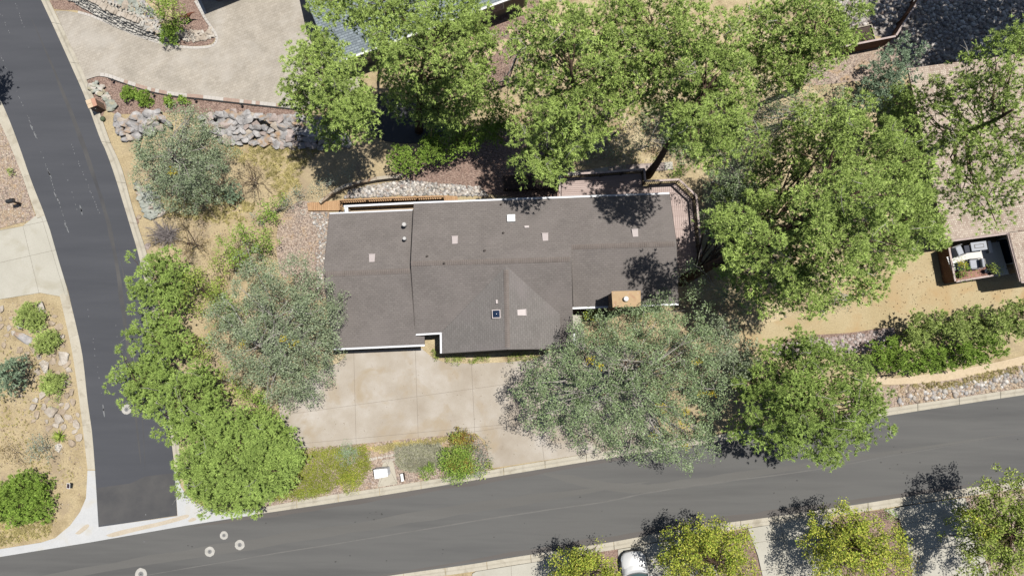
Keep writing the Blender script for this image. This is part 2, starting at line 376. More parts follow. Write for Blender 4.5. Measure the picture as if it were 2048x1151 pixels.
F['lime2'] = foliage('light_green_leaves', [(0.080, 0.125, 0.018), (0.150, 0.200, 0.036), (0.215, 0.255, 0.062), (0.115, 0.160, 0.026), (0.27, 0.30, 0.09)], 0.18)
F['green'] = foliage('green_leaves', [(0.058, 0.106, 0.015), (0.120, 0.198, 0.029), (0.178, 0.265, 0.048), (0.222, 0.298, 0.067)], 0.2)
F['blue'] = foliage('blue_juniper', [(0.092, 0.136, 0.079), (0.163, 0.224, 0.145), (0.224, 0.286, 0.198)], 0.2)
F['juniper'] = foliage('juniper_scale', [(0.121, 0.171, 0.040), (0.222, 0.285, 0.078), (0.316, 0.374, 0.133)], 0.2)
F['dry'] = foliage('dry_leaves', [(0.141, 0.101, 0.048), (0.238, 0.176, 0.084), (0.176, 0.141, 0.062), (0.114, 0.106, 0.044)], 0.2)
F['brown'] = foliage('brown_twigs', [(0.088, 0.066, 0.044), (0.167, 0.128, 0.088), (0.211, 0.176, 0.132)], 0.1)
F['straw'] = foliage('straw_grass', [(0.264, 0.229, 0.088), (0.387, 0.334, 0.158), (0.317, 0.290, 0.114), (0.458, 0.396, 0.220)], 0.3)
F['yellow'] = foliage('yellow_flowers', [(0.317, 0.264, 0.018), (0.405, 0.317, 0.026), (0.246, 0.238, 0.026)], 0.3)
F['olive'] = foliage('olive_ground_cover', [(0.084, 0.101, 0.014), (0.136, 0.157, 0.021), (0.189, 0.202, 0.037), (0.106, 0.132, 0.019)], 0.2)
F['red'] = foliage('red_leaves', [(0.150, 0.053, 0.026), (0.220, 0.136, 0.035), (0.150, 0.167, 0.031), (0.229, 0.194, 0.044), (0.114, 0.145, 0.026)], 0.25)
F['laven'] = foliage('lavender_grey', [(0.176, 0.176, 0.114), (0.273, 0.264, 0.220), (0.211, 0.224, 0.114), (0.317, 0.299, 0.264)], 0.2)
F['orange'] = foliage('orange_flowers', [(0.484, 0.246, 0.018), (0.546, 0.334, 0.044)], 0.2)
# ------------------------------------------------------------------ foliage builders
def unit(a): return a / np.maximum(np.linalg.norm(a, axis=-1, keepdims=True), 1e-9)
def tufts(cen, axis, K, L, wd, spread, rng):
    """stars of needles: N tufts of K slender triangles"""
    n = len(cen)
    d = unit(axis[:, None, :] * 0.75 + rng.normal(size=(n, K, 3)) * spread)
    s = unit(np.cross(d, rng.normal(size=(n, K, 3)) * 0.85 + np.array([0.2, 0.1, 0.9]))) * (wd / 2)   # needles fan out flat to the sky
    l = L * rng.uniform(0.65, 1.1, (n, K, 1))
    c = cen[:, None, :] + rng.normal(size=(n, K, 3)) * 0.015
    return np.stack([c - s, c + s, c + d * l], axis=2).reshape(-1, 3)
def leaves(cen, size, rng, upbias=0.65):
    n = len(cen)
    nm = unit(rng.normal(size=(n, 3)) + np.array([0, 0, upbias]))
    u = unit(np.cross(nm, rng.normal(size=(n, 3)))); v = np.cross(nm, u)
    s = size * rng.uniform(0.6, 1.25, (n, 1))
    return np.stack([cen - u * s * 0.62, cen - v * s * 0.34, cen + u * s * 0.62, cen + v * s * 0.34], axis=1).reshape(-1, 3)
def disc_pts(n, mind, rng):
    """points in the unit disc with a minimum distance (thinned jitter)"""
    out = []; tries = 0
    while len(out) < n and tries < n * 12:
        tries += 1
        a = rng.uniform(0, 2 * math.pi); r = math.sqrt(rng.uniform(0, 1)); p = (r * math.cos(a), r * math.sin(a))
        if all((p[0] - q[0]) ** 2 + (p[1] - q[1]) ** 2 > mind * mind for q in out): out.append(p)
    return out
SH = np.array([SUNV.x, SUNV.y])
def lobe_world(l):
    px, py, rp, z = l[:4]
    if len(l) > 4 and l[4] == 's':          # given by where its shade lies on the ground
        g = P(px, py, 0); c = Vector((g.x + SUNV.x * z, g.y + SUNV.y * z, z)); return c, rp / 27.0
    c = P(px, py, z); return c, rp * mpx(c)
KINDS = dict(                               # cluster spacing, cluster radius, bits per cluster ...
    pine=dict(gap=0.54, cr=0.33, n=17, K=20, L=0.21, w=0.034, mode='tuft', m='pine', low=1.8, flat=0.5),
    pine2=dict(gap=0.52, cr=0.30, n=16, K=20, L=0.20, w=0.034, mode='tuft', m='pine2', low=1.8, flat=0.55),
    sparse=dict(gap=0.48, cr=0.36, n=11, K=20, L=0.23, w=0.034, mode='tuft', m='pine', low=1.0, flat=0.45),
    oak=dict(gap=0.40, cr=0.30, n=66, s=0.092, mode='leaf', m='oak', low=0.35, flat=0.7),
    oak2=dict(gap=0.40, cr=0.30, n=62, s=0.092, mode='leaf', m='oak2', low=0.3, flat=0.7),
    thin=dict(gap=0.46, cr=0.34, n=46, s=0.095, mode='leaf', m='oak2', low=0.25, flat=0.7),
    sage=dict(gap=0.40, cr=0.32, n=40, s=0.08, mode='leaf', m='sage', low=0.2, flat=0.7),
    lime=dict(gap=0.32, cr=0.26, n=46, s=0.110, mode='leaf', m='lime', low=0.5, flat=0.8),
    lime2=dict(gap=0.35, cr=0.26, n=34, s=0.105, mode='leaf', m='lime2', low=0.3, flat=0.6),
    green=dict(gap=0.40, cr=0.28, n=38, s=0.10, mode='leaf', m='green', low=0.3, flat=0.7),
    blue=dict(gap=0.36, cr=0.28, n=10, K=10, L=0.19, w=0.05, mode='tuft', m='blue', low=0.4, flat=0.6),
    juniper=dict(gap=0.30, cr=0.20, n=7, K=10, L=0.16, w=0.035, mode='tuft', m='juniper', low=0.1, flat=0.5),
    hedge=dict(gap=0.34, cr=0.24, n=12, K=9, L=0.15, w=0.045, mode='tuft', m='green', low=0.2, flat=0.6),
    dry=dict(gap=0.42, cr=0.28, n=26, s=0.075, mode='leaf', m='dry', low=0.1, flat=0.7),
    brown=dict(gap=0.36, cr=0.30, n=30, s=0.07, mode='leaf', m='brown', low=0.1, flat=0.7),
    straw=dict(gap=0.30, cr=0.10, n=2, K=16, L=0.40, w=0.026, mode='tuft', m='straw', low=0.0, flat=0.2),
    olive=dict(gap=0.30, cr=0.18, n=16, s=0.08, mode='leaf', m='olive', low=0.0, flat=0.3),
    red=dict(gap=0.30, cr=0.20, n=34, s=0.085, mode='leaf', m='red', low=0.1, flat=0.7),
    laven=dict(gap=0.26, cr=0.12, n=6, K=9, L=0.22, w=0.026, mode='tuft', m='laven', low=0.0, flat=0.3),
    yellow=dict(gap=0.26, cr=0.16, n=22, s=0.075, mode='leaf', m='yellow', low=0.0, flat=0.7),
)
def clusters(lobes, k, rng, zmin):
    cs = []; axs = []; top = []; ph = rng.uniform(0, 6, 4); clump = k['gap'] > .3 and k['m'] not in ('straw', 'olive', 'laven', 'yellow'); fq = 1.0 if k['mode'] == 'tuft' else 1.3; big_ = max(lobe_world(l)[1] for l in lobes) > 0.9
    def hol(x, y):
        x *= fq; y *= fq
        return math.sin(x * 1.7 + ph[0] + 1.1 * math.sin(y * 1.1)) * math.sin(y * 1.9 + ph[1] + math.sin(x * .9)) + .55 * math.sin(3.3 * x + ph[2]) * math.sin(3.0 * y + ph[3])
    for l in lobes:
        c, r = lobe_world(l); rz = r * k['flat'] if not (len(l) > 5) else l[5]
        if c.z - rz < zmin: rz = max(0.12, min(rz, (c.z - zmin)))
        n = max(3, int(1.05 * (r / k['gap']) ** 2 * 3.3 / 1.6))
        for (a, b) in disc_pts(n, min(0.6, k['gap'] / r * 0.72), rng):
            d2 = a * a + b * b; e = 1.0 + 0.10 * math.sin(5.1 * math.atan2(b, a) + c.x * 3)
            q = np.array([c.x + a * r * e, c.y + b * r * e, c.z + rz * (math.sqrt(max(0, 1 - d2)) - 0.45) + rng.normal() * (0.34 if k['mode'] == 'tuft' else 0.22) * min(1, r * .7)])
            if clump and big_:
                v_ = hol(q[0], q[1])
                if v_ < (-0.42 if k['mode'] == 'tuft' else -0.30): q[2] -= 0.9 + rng.uniform(0, .8)
                if v_ < -0.70: continue
                q[2] += (0.55 if k['mode'] == 'tuft' else 0.75) * v_ * min(1, r)
            q[2] = max(q[2], zmin + 0.05); cs.append(q); axs.append(np.array([a * 0.7, b * 0.7, 0.75])); top.append(True)
        for (a, b) in disc_pts(int(n * k['low']), min(.12, .4 / math.sqrt(n * k['low'] + 1)), rng):
            q = np.array([c.x + a * r * 0.9, c.y + b * r * 0.9, c.z - (rz * rng.uniform(0.3, 1.5) if k['mode'] == 'leaf' else min(c.z * .4, rng.uniform(0.5, 1.9)))]); q[2] = max(q[2], zmin + 0.05)
            cs.append(q); axs.append(np.array([a * 0.9, b * 0.9, 0.45])); top.append(False)
    return np.array(cs), np.array(axs), np.array(top, dtype=bool)
def crown_verts(cs, axs, k, rng):
    n = k['n']; m = len(cs)
    off = rng.normal(size=(m, n, 3)) * 0.55; ln = np.linalg.norm(off, axis=-1, keepdims=True); off = off / np.maximum(ln, 1) * 1.0
    sc_ = rng.uniform(0.7, 1.3, (m, 1, 1)); off = off * k['cr'] * 1.35 * sc_; off[:, :, 2] = np.abs(off[:, :, 2]) * 0.25 + (k['cr'] * 0.5 - 0.55 * (off[:, :, 0] ** 2 + off[:, :, 1] ** 2) / k['cr']) if k['mode'] == 'tuft' else off[:, :, 2] * 0.6
    cen = (cs[:, None, :] + off).reshape(-1, 3)
    if k['mode'] == 'tuft':
        ax = unit(axs)[:, None, :] * 0.8 + off / (k['cr']) * 0.7; ax[:, :, 2] += 0.35 - (0.75 if k['m'] == 'straw' else 0)
        return tufts(cen, unit(ax.reshape(-1, 3)), k['K'], k['L'], k['w'], 0.62, rng), 3
    return leaves(cen, k['s'], rng), 4
def limbs(mb, trunk_pts, cs, rng, n, r0):
    """branches from the trunk to a share of the leaf clusters, each with two or three twigs"""
    idx = rng.permutation(len(cs))[:n]; tp = [np.array(p) for p in trunk_pts]
    for i in idx:
        q = cs[i]; best = None
        for j in range(len(tp) - 1):
            for t in (0.0, 0.5):
                p = tp[j] * (1 - t) + tp[j + 1] * t; h = math.hypot(q[0] - p[0], q[1] - p[1])
                want = q[2] - 0.35 * h - 0.1; s = abs(p[2] - want)
                if best is None or s < best[0]: best = (s, p)
        p = best[1]; d = q - p; L = np.linalg.norm(d)
        if L < 0.3: continue
        b1 = p + d * 0.4 + np.array([rng.normal() * 0.06, rng.normal() * 0.06, -0.02]) * L
        b2 = p + d * 0.75 + np.array([rng.normal() * 0.05, rng.normal() * 0.05, 0.0]) * L
        r = min(r0, 0.011 * L + 0.008)
        mb.tube([p, b1, b2, q], [r, r * 0.75, r * 0.5, r * 0.25], 4, False)
        for _ in range(2):
            e = b2 + rng.normal(size=3) * 0.28 * min(1.5, L); mb.tube([b2, (b2 + e) / 2 + rng.normal(size=3) * 0.04, e], [r * 0.4, r * 0.3, 0.006], 3, False)
TREES = []
def tree(name, label, cat, kind, lobes, base=None, tr=0.2, group=None, branches=None, accents=None, lean=None, seed=0, zmin=0.05, k2=None, stems=1, bare=0):
    """an individual plant: trunk, limbs and a crown of leaf-sized faces"""
    rng = np.random.default_rng(1000 + seed + len(TREES) * 17); TREES.append(name)
    k = dict(KINDS[kind]);
    if k2: k.update(k2)
    W_ = [lobe_world(l) for l in lobes]
    wsum = sum(r * r for c, r in W_); cx = sum(c.x * r * r for c, r in W_) / wsum; cy = sum(c.y * r * r for c, r in W_) / wsum
    ztop = max(c.z + 0.2 * r for c, r in W_)
    b = P(*base, 0) if base else Vector((cx, cy, 0))
    t = thing(name, label, cat, (b.x, b.y, 0.0), 0, group)
    cs, axs, top = clusters(lobes, k, rng, zmin)
    if k['mode'] == 'tuft' and k['low'] > .4:           # lower boughs: fewer, broader needle fans
        v, kk = crown_verts(cs[top], axs[top], k, rng); v2, _ = crown_verts(cs[~top], axs[~top], dict(k, n=int(k['n'] * .6), K=9, w=k['w'] * 1.9, L=k['L'] * 1.15, cr=k['cr'] * 1.2), rng); v = np.concatenate([v, v2])
    else: v, kk = crown_verts(cs, axs, k, rng)
    crown = link('crown' if tr > 0.07 else 'foliage', np_mesh('crown', v, kk), t, F[k['m']])
    mb = MB(); tops = [(cx, cy, ztop)]
    if stems > 1:
        big = sorted(W_, key=lambda q: -q[1])[:stems]; tops = [(c.x, c.y, c.z) for c, r in big]
    allp = []
    for tx, ty, tz in tops:
        tp = []
        for i in range(6):
            f = i / 5; g = f ** 1.25 if lean is None else f
            tp.append((b.x + (tx - b.x) * g + rng.normal() * 0.05 * (i > 0), b.y + (ty - b.y) * g + rng.normal() * 0.05 * (i > 0), -0.05 + (tz + 0.05) * f))
        mb.tube(tp, [tr * (1.25 if i == 0 else 1.0 - 0.16 * i) / (1 if stems == 1 else 1.35) for i in range(6)], 8); allp.append(tp)
    mb.build('trunk' if tr > 0.07 else 'stem', mBark if tr > 0.07 else mTwig, t, True)
    nb = branches if branches is not None else min(80, max(6, len(cs) // 5))
    bm_ = MB()
    for j, tp in enumerate(allp): limbs(bm_, tp, cs, rng, nb // len(allp), tr * 0.5)
    if bare:
        bw_ = MB(); idx = rng.permutation(np.flatnonzero(top))[:int(bare * 1.6)]
        for i in idx:
            q = cs[i] + np.array([0, 0, 0.28])
            for _ in range(3):
                e = q + rng.normal(size=3) * np.array([0.38, 0.38, 0.12]); bw_.tube([q, (q + e) / 2 + rng.normal(size=3) * 0.05, e], [0.016, 0.013, 0.006], 3, False)
    if bm_.v: bm_.build('branches', mTwig if kind in ('oak', 'oak2', 'thin', 'sage') else mBark, t, True)['kind'] = 'stuff'
    if bare: bw_.build('dead_twigs', mTwig, t, True)['kind'] = 'stuff'
    if accents:
        for (ak, al) in accents:
            kk_ = KINDS[ak]; ca, aa, _ = clusters(al, kk_, rng, zmin); va, n_ = crown_verts(ca, aa, kk_, rng)
            nm = {'yellow': 'yellow_clump', 'red': 'red_clump', 'lime': 'young_growth', 'lime2': 'young_growth', 'brown': 'dead_growth', 'dry': 'dead_growth', 'sage': 'grey_growth', 'oak': 'grey_growth', 'laven': 'grey_growth'}.get(ak, 'foliage_clump')
            link(nm, np_mesh(nm, va, n_), t, F[kk_['m']])['kind'] = 'stuff'
    return t
def stuff_cover(name, kind, poly_px, n, h=0.1, label=None, cat=None, k2=None, parent=None, seed=3):
    """ground cover nobody could count: one object of leaf-sized faces"""
    rng = np.random.default_rng(seed); k = dict(KINDS[kind])
    if k2: k.update(k2)
    ps = scatter(poly_px, n, 0, random)
    cs = []
    for a, b in ps:
        p = P(a, b, 0); cs.append((p.x, p.y, h * rng.uniform(0.4, 1.3)))
    cs = np.array(cs); ax = np.tile(np.array([0, 0, 1.0]), (len(cs), 1)) + rng.normal(size=(len(cs), 3)) * 0.25
    v, kk = crown_verts(cs, ax, k, rng)
    v[:, 2] = np.maximum(v[:, 2], 0.01)
    o = link(name, np_mesh(name, v, kk), parent, F[k['m']]); o['kind'] = 'stuff'
    if label: o['label'] = label
    if cat: o['category'] = cat
    return o

# ------------------------------------------------------------------ rocks
def rock_mesh(seed, subdiv=0):
    rng = random.Random(seed); bm = bmesh.new()
    for _ in range(13):
        v = Vector((rng.gauss(0, 1), rng.gauss(0, 1), rng.gauss(0, 1))).normalized() * rng.uniform(0.82, 1.08)
        v = Vector((max(-0.88, min(0.88, v.x)), max(-0.88, min(0.88, v.y)), max(-0.8, min(0.72, v.z)))); bm.verts.new(v)
    bmesh.ops.convex_hull(bm, input=bm.verts)
    for v in [v for v in bm.verts if not v.link_faces]: bm.verts.remove(v)
    bmesh.ops.bevel(bm, geom=bm.edges[:], offset=0.035, segments=1, affect='EDGES')
    me = bpy.data.meshes.new('stone'); bm.to_mesh(me); bm.free(); return me
ROCKS = [rock_mesh(s) for s in range(16)]
ROCKVAR = {}
def rock(name, px, py, rp, m, parent=None, z=0.0, flat=0.6, elong=1.0, rot=None, sink=0.35, label=None, cat=None, group=None):
    i = random.randrange(16); key = (i, m.name)
    if key not in ROCKVAR:
        me = ROCKS[i].copy(); me.materials.clear(); me.materials.append(m); ROCKVAR[key] = me
    p = P(px, py, z); s = rp * mpx(p); me = ROCKVAR[key]
    o = bpy.data.objects.new(name, me); C.objects.link(o)
    hz = s * flat
    loc = Vector((p.x, p.y, z + hz * (1 - sink) * 0.55))
    rz = random.uniform(0, 6.28) if rot is None else rot
    o.rotation_euler = (random.uniform(-0.25, 0.25), random.uniform(-0.25, 0.25), rz); o.scale = (s * math.sqrt(elong) * 1.12, s / math.sqrt(elong) * 1.12, hz)
    o.location = loc
    if parent is not None:
        o.parent = parent; o.matrix_parent_inverse = parent.matrix_basis.inverted()
    return tag(o, label, cat, group)
ICO = None
def pebbles(name, polys, n, r0, r1, m, parent=None, label=None, cat=None, zf=None, seed=5):
    """many small stones as real geometry joined into one object"""
    rng = np.random.default_rng(seed); rr = random.Random(seed)
    base = []
    for s in range(6):
        bm = bmesh.new(); bmesh.ops.create_icosphere(bm, subdivisions=1, radius=1.0)
        for v in bm.verts: v.co *= rr.uniform(0.75, 1.12)
        base.append((np.array([v.co[:] for v in bm.verts]), np.array([[v.index for v in f.verts] for f in bm.faces]))); bm.free()
    V = []; Fc = []; off = 0
    areas = [abs(sum(p[i][0] * p[i - 1][1] - p[i - 1][0] * p[i][1] for i in range(len(p)))) for p in polys]; tot = sum(areas)
    for pl, ar in zip(polys, areas):
        for (a, b) in scatter(pl, int(n * ar / tot), 0, rr):
            p = P(a, b, 0); v, f = base[rr.randrange(6)]; s = r0 + (r1 - r0) * rr.random() ** 2.2
            t = rr.uniform(0, 6.28); q = v * np.array([s * rr.uniform(0.8, 1.35), s, s * rr.uniform(0.5, 0.8)])
            c, sn = math.cos(t), math.sin(t); q = np.stack([q[:, 0] * c - q[:, 1] * sn + p.x, q[:, 0] * sn + q[:, 1] * c + p.y, q[:, 2] + s * 0.28 + (zf if zf else 0)], 1)
            V.append(q); Fc.append(f + off); off += len(v)
    V = np.concatenate(V); Fc = np.concatenate(Fc)
    me = bpy.data.meshes.new(name); me.vertices.add(len(V)); me.vertices.foreach_set('co', V.astype(np.float32).ravel())
    me.loops.add(len(Fc) * 3); me.loops.foreach_set('vertex_index', Fc.astype(np.int32).ravel())
    me.polygons.add(len(Fc)); me.polygons.foreach_set('loop_start', np.arange(0, len(Fc) * 3, 3, dtype=np.int32)); me.update(calc_edges=True)
    o = link(name, me, parent, m); o['kind'] = 'stuff'
    if label: o['label'] = label
    if cat: o['category'] = cat
    return o
def pebble_mat(name, cols):
    m, nt, b = base_mat(name, 0.9, 0.2); ge = nn(nt, 'ShaderNodeNewGeometry')
    c = ramp(nt, ge.outputs['Random Per Island'], [kc(c) for c in cols])
    g = ramp(nt, noise(nt, coords(nt), 18.0, 4, 0.7), [(0.75,) * 3, (1.15,) * 3], 0.3, 0.7)
    nt.links.new(mix(nt, c, g, 1.0, 'MULTIPLY'), b.inputs['Base Color']); return m
mPebMix = pebble_mat('mixed_river_stone', [(0.14, 0.135, 0.13), (0.42, 0.40, 0.37), (0.27, 0.21, 0.18), (0.64, 0.61, 0.57), (0.32, 0.31, 0.31), (0.50, 0.44, 0.37), (0.20, 0.19, 0.19)])
mPebPink = pebble_mat('pink_river_stone', [(0.22, 0.16, 0.14), (0.38, 0.31, 0.29), (0.30, 0.23, 0.21), (0.48, 0.43, 0.41), (0.26, 0.23, 0.23)])
mPebTan = pebble_mat('tan_stone', [(0.30, 0.22, 0.15), (0.42, 0.34, 0.25), (0.35, 0.26, 0.18), (0.48, 0.41, 0.33), (0.20, 0.16, 0.13)])
mPebDark = pebble_mat('debris_bits', [(0.10, 0.065, 0.04), (0.18, 0.12, 0.07), (0.24, 0.17, 0.10), (0.14, 0.11, 0.06)])
# ------------------------------------------------------------------ ground, roads, pavements
g = MB(); N_ = 60; S_ = 260.0
g.add([(-S_, -S_, 0), (S_, -S_, 0), (S_, S_, 0), (-S_, S_, 0)], [(0, 1, 2, 3)])
struct('ground', g, mDirt)
ZL = [0.0]
def sheet(name, l, m, dz=None, parent=None, label=None, kind='structure', skirt=True):
    ZL[0] += 0.004
    z = ZL[0] if dz is None else dz
    o = MB().prism(pts(l, z), 0.0, z).build(name, m, parent)
    if parent is None: o['kind'] = kind
    if label: o['label'] = label
    return o
def raised(name, l, m, z, parent=None, label=None, z0=0.0):
    o = MB().prism(pts(l, z), z0, z).build(name, m, parent)
    if parent is None: o['kind'] = 'structure'
    if label: o['label'] = label
    return o
# ground covers of bare earth
sheet('dirt_yard', [(1480, 660), (1590, 600), (1700, 520), (1870, 490), (1895, 565), (2100, 560), (2100, 600), (1990, 622), (1900, 640), (1800, 662), (1700, 668), (1600, 690), (1500, 700)], mSandy)
sheet('needle_litter', smooth_poly([(960, 30), (1120, -60), (1500, -60), (1560, 60), (1650, 200), (1830, 220), (1850, 420), (1700, 560), (1560, 640), (1420, 640), (1350, 560), (1400, 440), (1380, 330), (1120, 330), (1060, 250), (980, 130)], 3), mDuff)
sheet('gravel_bed', smooth_poly([(795, 330), (790, 310), (860, 300), (960, 260), (1060, 250), (1130, 330), (1120, 380), (1110, 402), (960, 385), (900, 372), (850, 370), (815, 360), (795, 348)], 3), mGravel)
sheet('gravel_bed', smooth_poly([(560, 545), (552, 490), (560, 440), (585, 410), (612, 402), (660, 425), (656, 560), (640, 600), (580, 570)], 3), mGravelTan)
sheet('gravel_bed', smooth_poly([(172, 162), (190, 155), (215, 156), (300, 184), (400, 198), (512, 212), (610, 222), (620, 240), (470, 230), (420, 230), (330, 225), (232, 228), (215, 215), (205, 240), (222, 290), (232, 330), (262, 420), (278, 440), (268, 452), (250, 400), (225, 300), (200, 225)], 3), mGravel)
sheet('gravel_bed', smooth_poly([(1640, 120), (1780, 80), (1830, 100), (1800, 150), (1730, 160), (1640, 170), (1590, 170), (1600, 140)], 3), mGravelTan)
sheet('gravel_bed', [(1650, -60), (2140, -60), (2140, 115), (1940, 118), (1815, 138), (1800, 100), (1770, 75), (1690, 60)], mGravelGrey)
sheet('gravel_bed', smooth_poly([(970, 20), (1010, -30), (1080, -40), (1075, 20), (1040, 70), (1030, 130), (1000, 180), (960, 170), (955, 110)], 3), mGravel)
sheet('gravel_bed', smooth_poly([(-60, 225), (6, 238), (40, 340), (66, 420), (60, 440), (-60, 470)], 2), mGravelTan)
sheet('gravel_bed', smooth_poly([(1540, 690), (1600, 672), (1700, 665), (1780, 655), (1790, 680), (1740, 700), (1640, 706), (1540, 712)], 3), mGravel)
sheet('gravel_bed', [(1780, 770), (1880, 762), (2100, 712), (2100, 768), (1940, 792), (1790, 815), (1700, 830), (1690, 790)], mGravelTan)
sheet('gravel_bed', [(1140, 1111), (1236, 1097), (1238, 1170), (1130, 1170)], mGravel)
sheet('gravel_bed', [(1440, 1068), (1498, 1055), (1530, 1170), (1400, 1170)], mGravel)
sheet('gravel_bed', [(1716, 1026), (1771, 1018), (1800, 1040), (1818, 1110), (1840, 1170), (1640, 1170), (1660, 1040)], mGravel)
sheet('gravel_bed', [(1910, 1000), (2100, 962), (2100, 1170), (1960, 1170)], mGravelTan)
sheet('planting_bed', [(592, 897), (737, 885), (902, 868), (940, 866), (962, 878), (976, 905), (980, 938), (794, 970), (752, 976), (637, 993), (512, 1018), (470, 1020), (520, 960)], mGravelTan)
sheet('planting_bed', [(676, 700), (700, 704), (694, 712), (680, 722), (660, 730), (650, 715)], mDuff)
sheet('planting_bed', [(846, 690), (884, 668), (884, 712), (1071, 700), (1071, 719), (1023, 723), (942, 727), (887, 723), (867, 716), (845, 698)], mDuff)
sheet('sand_path', smooth_poly([(1750, 760), (1760, 752), (1790, 756), (1850, 748), (1930, 736), (2000, 722), (2100, 700), (2100, 722), (2030, 732), (1960, 748), (1880, 762), (1800, 768), (1765, 768)], 3), mPath)

# roads -------------------------------------------------------------
Lside = [(-42, 110), (8, 215), (37, 288), (62, 360), (85, 418), (100, 460), (117, 520), (135, 576), (150, 641), (165, 711), (175, 801), (184, 864), (190, 938), (197, 1053)]
Rside = [(30, -110), (82, 0), (110, 60), (147, 142), (172, 200), (200, 277), (206, 288), (225, 338), (246, 405), (265, 468), (277, 510), (300, 610), (322, 740), (334, 815), (342, 878), (349, 938), (354, 1030)]
RZ = 0.03
side = raised('side_road', [(-66, -310), (-250, -310)] + Lside + Rside[::-1], mAsphSide, RZ)
Ntop = [(-760, 1236), (-160, 1138), (0, 1112), (180, 1083), (375, 1049), (511, 1028), (762, 990), (1023, 947), (1194, 919), (1299, 903), (1450, 880), (1620, 855), (1778, 830), (1941, 805), (2048, 789), (2250, 758), (2850, 664)]
Sbot = [(-780, 1414), (-200, 1320), (300, 1236), (700, 1165), (787, 1149), (937, 1128), (1023, 1114), (1229, 1082), (1374, 1055), (1535, 1034), (1721, 1007), (1816, 992), (2048, 959), (2250, 930), (2850, 838)]
main = raised('main_road', Ntop + Sbot[::-1], mAsphMain, RZ)
# newer surfacing and wear on the roads (thin sheets on the asphalt, flat in the place as well)
def on_road(name, l, m, parent, z, label=None):
    o = MB().prism(pts(l, z), RZ, z).build(name, m, parent)
    if label: o['label'] = label
    return o
on_road('asphalt_patch', [(193, 975), (260, 966), (290, 952), (347, 945), (353, 1028), (198, 1050)], mAsphPatch, side, RZ + 0.004)
mAsphSlab = mat('asphalt_old_strip', [(0.074, 0.073, 0.073), (0.100, 0.099, 0.095)], 0.45, 0.9, 0.2, 0.1, 30.0, 0.15, 0.005, rot=R(-8.5), stretch=(0.07, 0.9, 1))
mSeam = mat('asphalt_seam', [(0.110, 0.108, 0.104), (0.135, 0.132, 0.127)], 1.0, 0.9, 0.2, 0.1, 20.0, 0.1)
mEdge = mat('asphalt_dusty_edge', [(0.090, 0.082, 0.077), (0.112, 0.104, 0.098)], 0.8, 0.9, 0.2, 0.1, 25.0, 0.1, rot=R(-8.5), stretch=(0.1, 1, 1))
mTrack = mat('tyre_path', [(0.098, 0.096, 0.092), (0.118, 0.116, 0.111)], 0.7, 0.9, 0.2, 0.1, 25.0, 0.1, rot=R(-8.5), stretch=(0.08, 1, 1))
def ribbon(name, line, w0, m, par, z, wob=0.0):
    L_ = [Vector(p) for p in smooth_poly(line, 6)]; up = []; dn = []
    for i, p in enumerate(L_):
        d = (L_[min(i + 1, len(L_) - 1)] - L_[max(i - 1, 0)]).normalized(); s = Vector((-d.y, d.x)); e = min(1, 4 * min(i, len(L_) - 1 - i) / len(L_) + .04); a = e * w0 / 2 * random.uniform(1 - wob, 1 + wob); b = e * w0 / 2 * random.uniform(1 - wob, 1 + wob)
        up.append((p.x + s.x * a, p.y + s.y * a)); dn.append((p.x - s.x * b, p.y - s.y * b))
    return on_road(name, up + dn[::-1], m, par, z)
ribbon('seam', [(-40, 1206), (300, 1148), (512, 1112), (760, 1072), (1024, 1029), (1200, 1004), (1300, 984), (1420, 966), (1620, 940), (1800, 908), (2060, 864)], 2.4, mSeam, main, RZ + .0055, .5)
ribbon('dusty_edge', [(700, 1160), (1023, 1108), (1229, 1076), (1374, 1049), (1535, 1028), (1721, 1001), (2060, 952)], 13, mEdge, main, RZ + .003, .35)
ribbon('dusty_edge', [(380, 1053), (511, 1033), (762, 995), (1023, 952), (1194, 924), (1299, 908)], 9, mEdge, main, RZ + .003, .4)
ribbon('tyre_path', [(1080, 945), (1130, 955), (1240, 975), (1330, 972), (1500, 948), (2060, 862)], 16, mTrack, main, RZ + .002, .25)
ribbon('tyre_path', [(-80, 1185), (300, 1120), (700, 1056), (1020, 1004), (1300, 962)], 20, mTrack, main, RZ + .0025, .25)
ribbon('tyre_path', [(60, 30), (120, 170), (180, 330), (222, 470), (246, 620), (270, 820), (282, 930)], 8, mAsphPatch, side, RZ + .002, .3)
ribbon('seam', [(233, 470), (262, 640), (284, 830), (290, 940)], 1.6, mAsphPatch, side, RZ + .0055, .6)
mMark = plain('worn_marks', (0.165, 0.17, 0.178), 0.9, var=0.2)
mOil = plain('oil_spot', (0.045, 0.044, 0.043), 0.8, var=0.3)
mb = MB()
def dashes(a, b, n, wmin, wmax, lmin, lmax, keep=0.8, jit=1.5):
    for i in range(n):
        if random.random() > keep: continue
        t = (i + random.uniform(-0.3, 0.3)) / n; x = a[0] + (b[0] - a[0]) * t + random.gauss(0, jit * 0.5); y = a[1] + (b[1] - a[1]) * t
        d = Vector((b[0] - a[0], b[1] - a[1])).normalized(); s = Vector((-d.y, d.x)); L = random.uniform(lmin, lmax) / 2; W = random.uniform(wmin, wmax) / 2
        q = []
        for k in range(7):
            an = 2 * math.pi * k / 7; rr = random.uniform(0.7, 1.15); q.append((x + d.x * L * math.cos(an) * rr + s.x * W * math.sin(an) * rr, y + d.y * L * math.cos(an) * rr + s.y * W * math.sin(an) * rr))
        mb.prism(pts(q, RZ + 0.008), RZ, RZ + 0.008)
